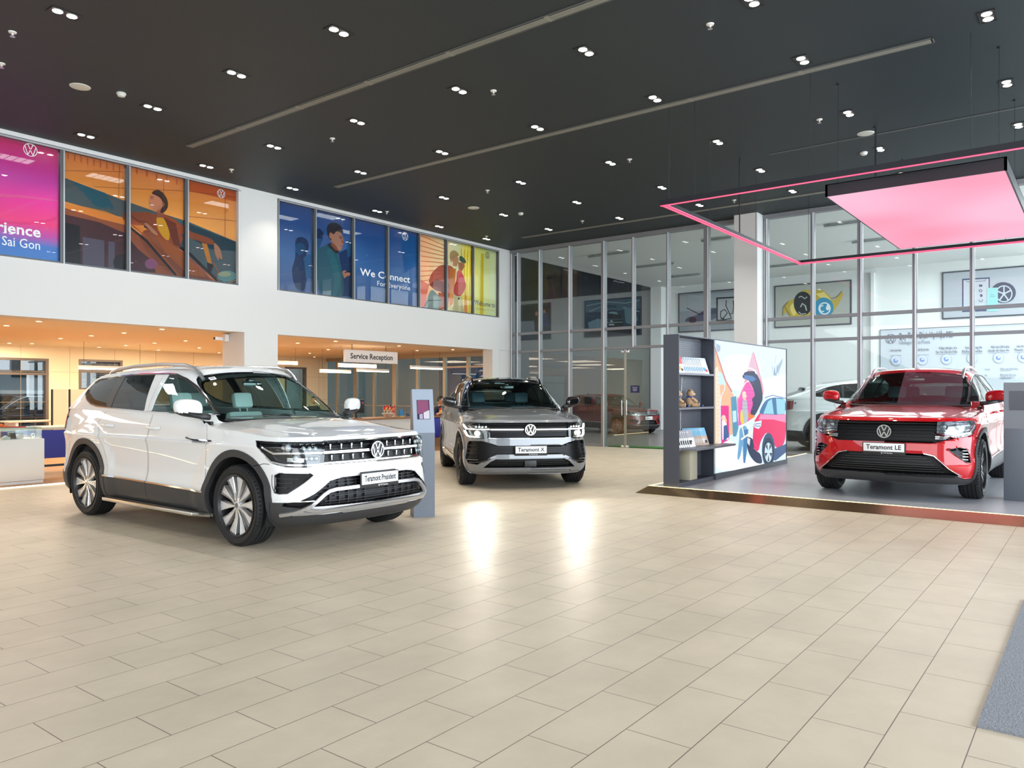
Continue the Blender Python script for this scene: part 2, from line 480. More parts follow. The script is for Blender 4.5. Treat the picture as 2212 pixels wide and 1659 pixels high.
# ---------- reception under the office
cream = mat('reception_wall', (.86, .72, .48), .55)
rc = mat('reception_ceiling', (.85, .72, .52), .6)
m = MB(); m.box((-6, YA+.36, 2.68), (18.2, 22.6, 2.79)); struct('ceiling_reception', m, [rc])
# its back wall with openings for two windows
def wall_with_holes(mb, y, x0, x1, z0, z1, holes, t=.2):
    xs = sorted({x0, x1} | {h[0] for h in holes} | {h[1] for h in holes})
    for a, b in zip(xs[:-1], xs[1:]):
        zs = [(z0, z1)]
        for h in holes:
            if h[0] <= a and h[1] >= b:
                nz = []
                for p, q in zs:
                    if h[2] > p: nz.append((p, h[2]))
                    if h[3] < q: nz.append((h[3], q))
                zs = nz
        for p, q in zs: mb.box((a, y, p), (b, y+t, q))
YR = 22.3
w1x = onY(102, 776, YR).x; w1z = onY(60, 776, YR).z
w2a = onY(173, 780, YR).x; w2b = onY(262, 800, YR).x; w2t = onY(200, 779, YR).z; w2z = onY(176, 840, YR).z
w3a = onY(617, 795, YR).x; w3b = onY(660, 795, YR).x; w3t = onY(640, 795, YR).z
m = MB(); wall_with_holes(m, YR, -6, 18.2, 0, 2.68, [(2.0, w1x, .1, w1z), (w2a, w2b, w2z, w2t), (w3a, w3b, .02, w3t)])
struct('wall_reception', m, [cream])
m = MB()
for z in (1.2, 2.0): m.box((-6, YR-.004, z), (18.2, YR, z+.006))
for k in range(20): m.box((-5+1.2*k, YR-.004, 0), (-4.994+1.2*k, YR, 2.68))
struct('trim_3', m, [mat('panel_joint', (.45, .34, .2), .7)])
alu_w = mat('bronze_frame', (.17, .13, .10), .4, metal=.5)
def win(name, x0, x1, z0, z1, nx, zs):
    r = struct_root(name, ((x0+x1)/2, YR, 0)); xc = (x0+x1)/2
    f = MB()
    for x in [x0+(x1-x0)*k/nx for k in range(nx+1)]: f.box((x-xc-.035, -.01, z0), (x-xc+.035, .14, z1))
    for z in [z0, *zs, z1]: f.box((x0-xc-.036, -.014, z-.03), (x1-xc+.036, .144, z+.03))
    f.build('window_frame', [alu_w], r)
    g = MB(); g.add([(x0-xc, .06, z0), (x1-xc, .06, z0), (x1-xc, .06, z1), (x0-xc, .06, z1)], [(0, 1, 2, 3)]); g.build('pane', [glass_mat('street_glass', (.8, .86, .86), 1.2)], r)
win('window_1', 2.0, w1x, .1, w1z, 2, (w1z-.38,))
win('window_2', w2a, w2b, w2z, w2t, 1, (w2t-.30,))
m = MB()
for k in range(14):
    z = w2t-.1-k*.055
    if z > w2z: m.box((w2a+.04, YR+.02, z-.004), (w2b-.04, YR+.055, z+.004))
tag(m.build('venetian_blind', [mat('blind_grey', (.25, .26, .27), .5)]), 'grey venetian blind in the small window of the cream reception wall', 'blind')
win('door_2', w3a, w3b, .02, w3t, 1, ())
# glazed partition between reception and workshop
r = struct_root('wall_reception_glass', (18.2, 0, 0))
f = MB()
XG = 18.2
for k, px in enumerate((690, 729.6, 769, 809.4, 853.7, 903, 961.3, 1012, 1054)):
    y = onX(px, 800, XG).y; wd = .05 if k not in (0, 2, 4) else .09
    f.box((-.05, y-wd, 0), (.05, y+wd, 2.6))
f.box((-.054, 14.1, 2.56), (.054, 22.3, 2.68)); f.box((-.045, 14.6, 2.22), (.045, 17.6, 2.28)); f.box((-.054, 14.1, 0), (.054, 22.3, .08)); f.box((-.04, 14.1, 1.0), (.04, 22.3, 1.02))
f.build('frame', [mat('partition_frame', (.40, .35, .28), .35, metal=.6)], r)
g = MB(); g.add([(0, 14.1, 0), (0, 22.4, 0), (0, 22.4, 2.68), (0, 14.1, 2.68)], [(0, 1, 2, 3)]); g.build('pane', [glass_mat('partition_glass', (.50, .66, .67), 1.2)], r)
m = MB(); m.box((23.9, 19.2, .2), (24.0, 22.0, 2.6), 0); tag(m.build('backdrop_board', [mat('board_blue', (.02, .13, .30), .5)]), 'dark blue display board seen through the reception partition', 'board')
# LED line along the edge of the reception floor
m = MB(); m.box((-6, 13.14, .0), (9.1, 13.17, .015)); m.box((9.9, 13.14, .0), (13.0, 13.17, .015))
tag(m.build('floor_light_strip', [mat('led_warm', (1, .9, .7), .5, emit=(1, .78, .45), estr=4)]), 'thin glowing light line along the edge of the reception floor', 'light strip')
# reception downlights
dl_pts = [(14, 703), (69, 742), (84, 694), (131, 731), (197, 725), (268, 719), (334, 741), (350, 711), (401, 736), (342, 756), (430, 751), (473, 762), (20, 741), (214, 750), (272, 746),
          (643, 741), (725, 737), (709, 755), (669, 763), (679, 771), (862, 747), (901, 757), (978, 755)]
lamp_on = mat('lamp_warm_on', (1, .9, .7), .5, emit=(1, .80, .52), estr=14)
ring_m = mat('ring_white', (.75, .72, .66), .4)
def down():
    r = thing('recessed_downlight', 'small round downlight glowing in the low reception ceiling', 'ceiling light', (0, 0, 0), 0, 'downlights in the reception ceiling')
    a = MB(); a.lathe([(.058, .004), (.060, -.004), (.048, -.006), (.045, .006)], 20); a.build('ring', [ring_m], r)
    b = MB(); b.lathe([(0, -.003), (.045, -.003)], 20); b.build('lamp', [lamp_on], r)
    return r
proto = down(); first = True
for px, py in dl_pts:
    p = onZ(px, py, 2.68)
    if p.y < YA+.4 or p.y > 22 or p.x > 18: continue
    o = proto if first else copy_tree(proto); first = False
    o.location = (p.x, p.y, 2.68)
for k, (x, y) in enumerate([(1.5, 16), (1.5, 19.5), (4.5, 16), (4.5, 20.3), (7.5, 17.5), (7.5, 21), (10.8, 16), (10.8, 20.3), (14, 16.2), (14, 20)]):
    area_light('reception_lamp', (x, y, 2.64), (1.6, 1.6), 52, (1, .86, .66), rot=(0, 0, 0))

# office troffers
tro = mat('troffer_on', (1, 1, 1), .4, emit=(.92, 1, 1), estr=1.6)
def troffer():
    r = thing('louvre_light', 'square louvred ceiling light glowing behind the tinted upper windows', 'ceiling light', (0, 0, 0), 0, 'louvre lights in the upper office')
    a = MB()
    for i in range(5):
        for j in range(3): a.box((-.40+.165*i, -.20+.14*j, -.02), (-.27+.165*i, -.09+.14*j, -.015))
    a.build('diffuser', [tro], r)
    b = MB(); b.box((-.43, -.23, -.012), (.43, .23, 0)); b.build('housing', [ring_m], r)
    return r
proto = troffer(); first = True
for px, py in [(25, 345), (60, 445), (145, 420), (230, 388), (372, 466), (428, 512), (290, 486), (478, 445), (612, 472), (752, 504), (778, 545), (868, 534), (704, 470)]:
    p = onZ(px, py, 6.55)
    if p.y > 19.2: p = onZ(px, py, 6.55)
    if p.y < 14.3 or p.y > 19.3: continue
    o = proto if first else copy_tree(proto); first = False
    o.location = (p.x, p.y, 6.595)
for x in (1, 5, 9, 13, 16): area_light('office_lamp', (x, 17, 6.5), (1.2, 1.2), 105, (.95, 1, 1), rot=(0, 0, 0))

# ---------- upper windows of the left wall
def upper_window(name, x0, x1, divs, z0=3.6, z1=5.52):
    r = struct_root(name, ((x0+x1)/2, YA, 0)); xc = (x0+x1)/2
    f = MB(); e = MB()
    for x in [x0, *divs, x1]:
        f.box((x-xc-.035, .03, z0), (x-xc+.035, .13, z1)); e.box((x-xc+.012, .021, z0), (x-xc+.034, .029, z1-.03))
    f.box((x0-xc-.036, .016, z1-.025), (x1-xc+.036, .134, z1+.009)); f.box((x0-xc-.036, .026, z0), (x1-xc+.036, .134, z0+.03))
    e.box((x0-xc, -.01, z1-.03), (x1-xc, .02, z1-.005))
    f.build('window_frame', [mat('upper_frame', (.10, .105, .11), .4, metal=.5)], r)
    e.build('frame_edge', [mat('upper_frame_edge', (.42, .43, .44), .4, metal=.5)], r)
    g = MB(); g.add([(x0-xc, .055, z0), (x1-xc, .055, z0), (x1-xc, .055, z1), (x0-xc, .055, z1)], [(0, 1, 2, 3)])
    g.build('pane', [glass_mat('poster_glass', (.97, .98, .98), .9)], r)
def xa(px): return onY(px, 600, YA+.03).x
upper_window('window_3', 1.0, xa(518), [3.4, 4.55, xa(135), xa(277.5), xa(404)])
upper_window('window_4', 9.93, xa(1077), [xa(681), xa(764), xa(838), xa(906), xa(965), xa(1023)])
area_light('workshop_overhead', (23, 1.5, 5.4), (7, 9), 400, (.90, .96, 1.0), rot=(0, 0, 0))  # broad overhead lights added under the closed workshop ceiling, apart from the battens
area_light('workshop_overhead_left', (23, 10, 5.4), (6, 6), 130, (.92, .97, 1.0), rot=(0, 0, 0))
area_light('workshop_far', (23, 19, 6.3), (6, 6), 40, (.75, .95, 1.0), rot=(0, 0, 0))
# ====================================================================== ceiling fittings of the hall
lamp_white = mat('lamp_white_on', (1, 1, 1), .4, emit=(1, .98, .90), estr=12)
def twin():
    r = thing('twin_downlight', 'square black twin spotlight let into the dark ceiling', 'ceiling light', (0, 0, 0), 0, 'twin downlights in the hall ceiling')
    a = MB(); a.box((-.15, -.075, -.004), (.15, .075, .0)); a.box((-.16, -.085, -.008), (.16, -.075, 0)); a.box((-.16, .075, -.008), (.16, .085, 0))
    a.box((-.16, -.085, -.008), (-.15, .085, 0)); a.box((.15, -.085, -.008), (.16, .085, 0))
    a.build('trim_plate', [mat('fitting_black', (.008, .008, .008), .5)], r)
    for s_ in (-1, 1):
        b = MB(); b.lathe([(0, -.010), (.045, -.010), (.052, -.006)], 20, M=Matrix.Translation((.073*s_, 0, 0)))
        b.build('lamp', [lamp_white], r)
    return r
tw = [(140, 29), (732, 68), (511, 160), (330, 232), (186, 293), (992, 195), (772, 263), (592, 317), (446, 359), (955, 329), (779, 372), (632, 407), (1266, 111), (1161, 276), (1624, 2), (1734, 130), (1415, 213),
      (1551, 307), (1319, 352), (1125, 394), (959, 427), (1833, 245), (1643, 368), (1430, 405), (1246, 437), (1088, 464), (949, 489), (2133, 35), (2175, 180), (2200, 271), (1901, 322), (1948, 376), (1712, 413),
      (1511, 443), (1338, 471), (1185, 495), (1051, 516), (815, 456)]
HALL_W = 60
proto = twin(); first = True
for px, py in tw:
    p = onZ(px, py, H)
    o = proto if first else copy_tree(proto); first = False
    o.location = (p.x, p.y, H-.001)
def spot(x, y, w=HALL_W):
    if y > 12.2: w = w*.55
    d = bpy.data.lights.new('spot', 'SPOT'); d.energy = w; d.color = (1, .95, .84); d.spot_size = math.radians(112); d.spot_blend = .75; d.shadow_soft_size = .05
    o = bpy.data.objects.new('downlight_beam', d); COL.objects.link(o); o.location = (x, y, H-.03)
for px, py in tw:
    p = onZ(px, py, H); spot(p.x, p.y)
for x, y in [(2, 1), (4.5, 1), (2, 4.5), (1, 8), (3.5, -2), (7, -2), (11, -2)]: spot(x, y)

def sprinkler():
    r = thing('sprinkler', 'small white sprinkler head under the dark ceiling', 'sprinkler', (0, 0, 0), 0, 'sprinkler heads on the hall ceiling')
    a = MB(); a.lathe([(0, 0), (.045, 0), (.04, -.012), (.012, -.016), (.010, -.04)], 16); a.build('escutcheon', [ring_m], r)
    b = MB(); b.lathe([(0, -.052), (.028, -.052), (.028, -.056), (0, -.056)], 12); b.tube([(.012, 0, -.03), (.014, 0, -.05)], .003, 5); b.tube([(-.012, 0, -.03), (-.014, 0, -.05)], .003, 5)
    b.build('deflector', [mat('satin_silver', (.55, .56, .58), .28, metal=.85)], r)
    return r
proto = sprinkler(); first = True
for px, py in [(27, 69), (3, 137), (1534, 52), (1066, 196), (718, 299), (500, 366), (1770, 258), (1360, 344), (1053, 411), (836, 457), (1258, 477), (1051, 510), (1586, 432)]:
    p = onZ(px, py, H); o = proto if first else copy_tree(proto); first = False
    o.location = (p.x, p.y, H)
proto = thing('ceiling_speaker', 'round white ceiling speaker grille, flush with the dark ceiling', 'speaker', (0, 0, 0), 0, 'round ceiling speakers')
a = MB(); a.lathe([(0, -.012), (.10, -.012), (.125, -.008), (.13, 0)], 32); a.build('speaker_grille', [mat('speaker_white', (.62, .62, .55), .5, bump=(300, .2))], proto)
first = True
for (px, py), lab in zip([(173, 187), (1870, 288), (1023, 449)], ['round white ceiling speaker at the upper left, above the pink poster', 'round white ceiling speaker above the pink light panel', 'round white ceiling speaker in the far middle of the dark ceiling']):
    p = onZ(px, py, H); o = proto if first else copy_tree(proto); first = False
    o.location = (p.x, p.y, H); o['label'] = lab
proto = thing('smoke_detector', '', 'smoke detector', (0, 0, 0), 0, 'smoke detectors')
a = MB(); a.lathe([(.06, 0), (.062, -.02), (.05, -.03), (.048, -.045), (.03, -.052), (0, -.052)], 24); a.build('detector_body', [mat('detector_white', (.72, .72, .66), .4)], proto)
b = MB(); b.lathe([(.052, -.022), (.0535, -.022), (.0535, -.028), (.052, -.028)], 24); b.build('vent_ring', [mat('fitting_black')], proto)
first = True
for (px, py), lab in zip([(262, 201), (1866, 329), (1125, 460)], ['white smoke detector beside the round speaker at the upper left', 'white smoke detector just above the pink light panel', 'white smoke detector in the far middle of the dark ceiling']):
    p = onZ(px, py, H); o = proto if first else copy_tree(proto); first = False
    o.location = (p.x, p.y, H); o['label'] = lab

# ---------- pink light panel and light frame over the platform
pinkm = mat('pink_panel_on', (1, .5, .7), .5, emit=(1, .32, .56), estr=2.0)
def _pink():
    m = bpy.data.materials.new('pink_panel_glow'); m.use_nodes = True; n = m.node_tree; n.nodes.clear()
    o = n.nodes.new('ShaderNodeOutputMaterial'); e = n.nodes.new('ShaderNodeEmission'); n.links.new(e.outputs[0], o.inputs[0])
    tc = n.nodes.new('ShaderNodeTexCoord'); g = n.nodes.new('ShaderNodeTexNoise'); g.inputs['Scale'].default_value = .35; g.inputs['Detail'].default_value = 1
    n.links.new(tc.outputs['Object'], g.inputs[0])
    r = n.nodes.new('ShaderNodeValToRGB'); r.color_ramp.elements[0].position = .35; r.color_ramp.elements[1].position = .65
    r.color_ramp.elements[0].color = (1, .36, .50, 1); r.color_ramp.elements[1].color = (1, .55, .72, 1)
    n.links.new(g.outputs[0], r.inputs[0]); n.links.new(r.outputs[0], e.inputs[0]); e.inputs[1].default_value = .58
    return m
alu_black = mat('track_black', (.008, .009, .015), .4)
zP = 4.05
px0, px1, py0, py1 = 10.68, 15.4, .88, 2.92
r = thing('pendant_luminaire', 'large glowing pink rectangular light panel hanging over the red car', 'light panel', ((px0+px1)/2, (py0+py1)/2, zP))
hx, hy = (px1-px0)/2, (py1-py0)/2
a = MB()
a.box((-hx, -hy, 0), (-hx+.03, hy, .16)); a.box((hx-.03, -hy, 0), (hx, hy, .16)); a.box((-hx, -hy, 0), (hx, -hy+.03, .16)); a.box((-hx, hy-.03, 0), (hx, hy, .16)); a.box((-hx, -hy, .15), (hx, hy, .16))
a.build('housing', [alu_black], r)
a = MB(); a.box((-hx+.02, -hy+.02, -.001), (hx-.02, hy-.02, .02)); a.build('diffuser', [_pink()], r)
for sx, sy in ((-1, -1), (-1, 1), (1, -1), (1, 1), (0, 1), (0, -1)):
    c = MB(); X_, Y_ = sx*(hx-.25), sy*(hy-.1); c.cyl((X_, Y_, .16), (X_, Y_, H-zP), .004, n=6); c.lathe([(0, 0), (.02, 0), (.02, .02)], 10, M=Matrix.Translation((X_, Y_, H-zP-.02)))
    c.build('suspension_cable', [alu_black], r)
pc = MB(); pc.cyl((0, hy-.12, .16), (0, hy-.12, H-zP), .011, n=8); pc.build('power_cord', [alu_black], r)
zF = 4.18
fx0, fx1, fy0, fy1 = 10.27, 16.8, -2.2, 5.13
r = thing('hanging_frame_lamp', 'thin black rectangular hanging frame edged with glowing pink-red light', 'light frame', ((fx0+fx1)/2, (fy0+fy1)/2, zF))
hx, hy = (fx1-fx0)/2, (fy1-fy0)/2
a = MB(); w_ = .075
a.box((-hx, -hy, 0), (-hx+w_, hy, .075)); a.box((hx-w_, -hy, 0), (hx, hy, .075)); a.box((-hx+w_, -hy, 0), (hx-w_, -hy+w_, .075)); a.box((-hx+w_, hy-w_, 0), (hx-w_, hy, .075))
a.build('frame_profile', [alu_black], r)
a = MB()
a.box((-hx+.012, -hy, -.004), (-hx+w_-.012, hy, -.001)); a.box((hx-w_+.012, -hy, -.004), (hx-.012, hy, -.001)); a.box((-hx+.012, hy-w_+.012, -.004), (hx, hy-.012, -.001)); a.box((-hx, -hy+.012, -.004), (hx, -hy+w_-.012, -.001))
a.box((-hx+w_, -hy+w_, .004), (-hx+w_+.002, hy-w_, .018)); a.box((hx-w_-.002, -hy+w_, .004), (hx-w_, hy-w_, .018)); a.box((-hx+w_, hy-w_-.002, .004), (hx-w_, hy-w_, .018))
a.build('light_strip', [mat('led_pink', (1, .1, .2), .5, emit=(1, .06, .14), estr=1.0)], r)
cx_, cy_ = (fx0+fx1)/2, (fy0+fy1)/2
for X_, Y_ in [(10.31, 5.0), (10.31, 4.6), (10.31, 3.0), (10.31, 1.2), (16.7, 4.9), (16.7, 3.2), (16.7, 1.4), (14.1, 5.09), (12.0, 5.09)]:
    c = MB(); c.cyl((X_-cx_, Y_-cy_, .07), (X_-cx_, Y_-cy_, H-zF), .004, n=6); c.build('suspension_cable', [alu_black], r)
c = MB(); c.cyl((13.3-cx_, 5.09-cy_, .07), (13.3-cx_, 5.09-cy_, H-zF), .012, n=8); c.build('power_cord', [alu_black], r)
# ====================================================================== platform, shelf wall, kiosks
brass = mat('polished_brass', (.46, .33, .20), .16, metal=1)
m = MB(); m.box((10.12, -4, .0), (17.6, 5.2, .10)); struct('floor_platform', m, [None])
plat_o = bpy.data.objects['floor_platform']
def plat_mat():
    m = bpy.data.materials.new('platform_tiles'); m.use_nodes = True; n = m.node_tree; b = n.nodes['Principled BSDF']
    tc = n.nodes.new('ShaderNodeTexCoord'); br = n.nodes.new('ShaderNodeTexBrick'); br.offset = 0
    br.inputs['Scale'].default_value = 1; br.inputs['Brick Width'].default_value = 1.2; br.inputs['Row Height'].default_value = .6; br.inputs['Mortar Size'].default_value = .003
    br.inputs['Color1'].default_value = (.42, .43, .46, 1); br.inputs['Color2'].default_value = (.38, .39, .42, 1); br.inputs['Mortar'].default_value = (.55, .55, .55, 1)
    n.links.new(tc.outputs['Object'], br.inputs[0]); n.links.new(br.outputs[0], b.inputs['Base Color']); b.inputs['Roughness'].default_value = .3
    return m
plat_o.data.materials.clear(); plat_o.data.materials.append(plat_mat())
m = MB()
m.add([(9.96, -4, .001), (9.96, 5.36, .001), (10.10, 5.22, .10), (10.10, -4, .10)], [(0, 1, 2, 3)])
m.add([(9.96, 5.36, .001), (17.6, 5.36, .001), (17.6, 5.22, .10), (10.10, 5.22, .10)], [(0, 1, 2, 3)])
tag(m.build('platform_skirt', [brass], recalc=False), 'sloping polished brass kick plate along the edge of the grey platform', 'platform edge')
m = MB(); m.box((10.10, -4, .097), (10.118, 5.22, .104)); m.box((10.10, 5.2, .097), (17.6, 5.218, .104))
tag(m.build('platform_light_strip', [mat('led_gold', (1, .85, .4), .5, emit=(1, .72, .25), estr=2.2)]), 'golden light line glowing along the top edge of the platform', 'light strip')

shelf_m = mat('shelf_graphite', (.075, .082, .105), .42, metal=.3)
SY0, SY1 = 4.76, 5.0
sx0, sx1, sx2 = 10.13, 11.42, 14.85
zt = 2.28
r = thing('display_shelf', 'dark grey display wall with open shelves, standing at the platform corner', 'shelf', (sx0, SY0, .1))
def L3(x, y, z): return (x-sx0, y-SY0, z-.1)
def lb(mb, a, b, mi=0): mb.box(L3(*a), L3(*b), mi)
m = MB(); lb(m, (sx0, SY0, .1), (sx0+.015, SY1, zt)); m.build('side_panel', [shelf_m], r)
m = MB(); lb(m, (sx1-.02, SY0, .1), (sx1, SY1, zt)); m.build('side_panel', [shelf_m], r)
m = MB(); lb(m, (sx0+.015, SY0, zt-.015), (sx1-.02, SY1, zt)); m.build('top_panel', [shelf_m], r)
m = MB(); lb(m, (sx0+.015, SY0+.01, .1), (sx1-.02, SY1, .16)); m.build('plinth', [shelf_m], r)
for z in (1.735, 1.235):
    m = MB(); lb(m, (sx0+.015, SY0, z-.03), (sx1-.02, SY1-.02, z)); m.build('shelf', [mat('shelf_edge', (.19, .20, .23), .4, metal=.3)], r)
m = MB(); lb(m, (sx0+.10, SY0-.22, .625), (sx1+.28, SY0, .655)); lb(m, (sx0+.015, SY0, .625), (sx1-.02, SY1-.02, .655)); m.build('shelf', [mat('shelf_edge')], r)
m = MB()
n = 76
for k in range(n):
    z = .17+k*(zt-.2)/n; lb(m, (sx0+.015, SY1-.02, z), (sx1-.02, SY1-.012, z+.014))
lb(m, (sx0+.015, SY1-.010, .16), (sx1-.02, SY1-.004, zt-.02))
for x in (sx0+.02, sx0+.42, sx1-.35, sx1-.03): lb(m, (x, SY1-.012, .16), (x+.02, SY1-.011, zt-.02))
bp_ = m.build('slatted_back', [mat('slat_dark', (.11, .12, .14), .4)], r)
m = MB(); m.tube([Vector(L3(sx0+.55, SY1-.03, zt-.6)), Vector(L3(sx0+.5, SY1-.03, 1.24))], .006, 6); m.tube([Vector(L3(sx0+.5, SY1-.03, 1.2)), Vector(L3(sx0+.49, SY1-.035, .66))], .006, 6); m.build('cable', [mat('cable_white', (.6, .6, .6), .5)], r)

# light box picture wall
r = thing('light_box', 'tall backlit picture wall with a snowy village scene and pink car', 'light box', (sx1, SY0, .1))
def L4(x, y, z): return (x-sx1, y-SY0, z-.1)
m = MB(); m.box(L4(sx1, SY0+.012, .1), L4(sx2, SY1, zt)); m.box(L4(sx1, SY0-.01, .1), L4(sx2, SY0+.012, .185)); m.box(L4(sx1, SY0-.002, zt-.018), L4(sx2, SY0+.012, zt)); m.box(L4(sx2-.02, SY0-.002, .1), L4(sx2, SY0+.012, zt))
m.build('light_box_frame', [shelf_m], r)
LBY = SY0+.004
art_box = []
def zz(ox, oy, w_, W): 
    k = w_/W
    return lambda a, b: (ox+a*k, oy+b*k)
E4 = zz(1400, 700, 360, 1572)

def emat(name, col=None, s=1.):
    if name in MATS: return MATS[name]
    return mat(name, (0, 0, 0), .6, emit=col, estr=s*.47)
class LineL(list): pass
def chaikin(p):
    for _ in range(2):
        q = []
        for i in range(len(p)):
            a, b = p[i], p[(i+1) % len(p)]
            q += [(a[0]*.78+b[0]*.22, a[1]*.78+b[1]*.22), (a[0]*.22+b[0]*.78, a[1]*.22+b[1]*.78)]
        p = q
    return p
def art(name, plane, val, conv, polys, parent=None, step=.0006, sign=-1, off=(0, 0, 0), flat=None):
    """flat picture: polygons read off the photo laid on one wall plane; [(material, pts)]"""
    mats = []; mb = MB()
    for i, (mm, pts) in enumerate(polys):
        if mm not in mats: mats.append(mm)
        P = []
        if 6 <= len(pts) < 17 and not isinstance(pts, LineL): pts = chaikin(pts)
        for p in pts:
            q = conv(*p)
            w_ = onY(q[0], q[1], val) if plane == 'Y' else onX(q[0], q[1], val)
            if plane == 'Y': w_.y += sign*step*i
            else: w_.x += sign*step*i
            P.append(w_-Vector(off))
        two = [Vector((p.x, p.z, 0)) for p in P] if plane == 'Y' else [Vector((p.y, p.z, 0)) for p in P]
        tri = mgeo.tessellate_polygon([two])
        mb.add(P, [tuple(t) for t in tri], mats.index(mm))
    o = mb.build(name, mats, parent, recalc=False)
    return o
def ell(cx, cy, rx, ry, n=18, a0=0, a1=360):
    return [(cx+rx*math.cos(math.radians(a0+(a1-a0)*k/n)), cy+ry*math.sin(math.radians(a0+(a1-a0)*k/n))) for k in range(n+(0 if abs(a1-a0) == 360 else 1))]
def line(pts, w_):
    """thick polyline in picture space"""
    L_ = []; R2 = []
    for i, p in enumerate(pts):
        a = pts[max(0, i-1)]; b = pts[min(len(pts)-1, i+1)]
        d = math.hypot(b[0]-a[0], b[1]-a[1]) or 1
        nx, ny = -(b[1]-a[1])/d*w_/2, (b[0]-a[0])/d*w_/2
        L_.append((p[0]+nx, p[1]+ny)); R2.append((p[0]-nx, p[1]-ny))
    return LineL(L_+R2[::-1])
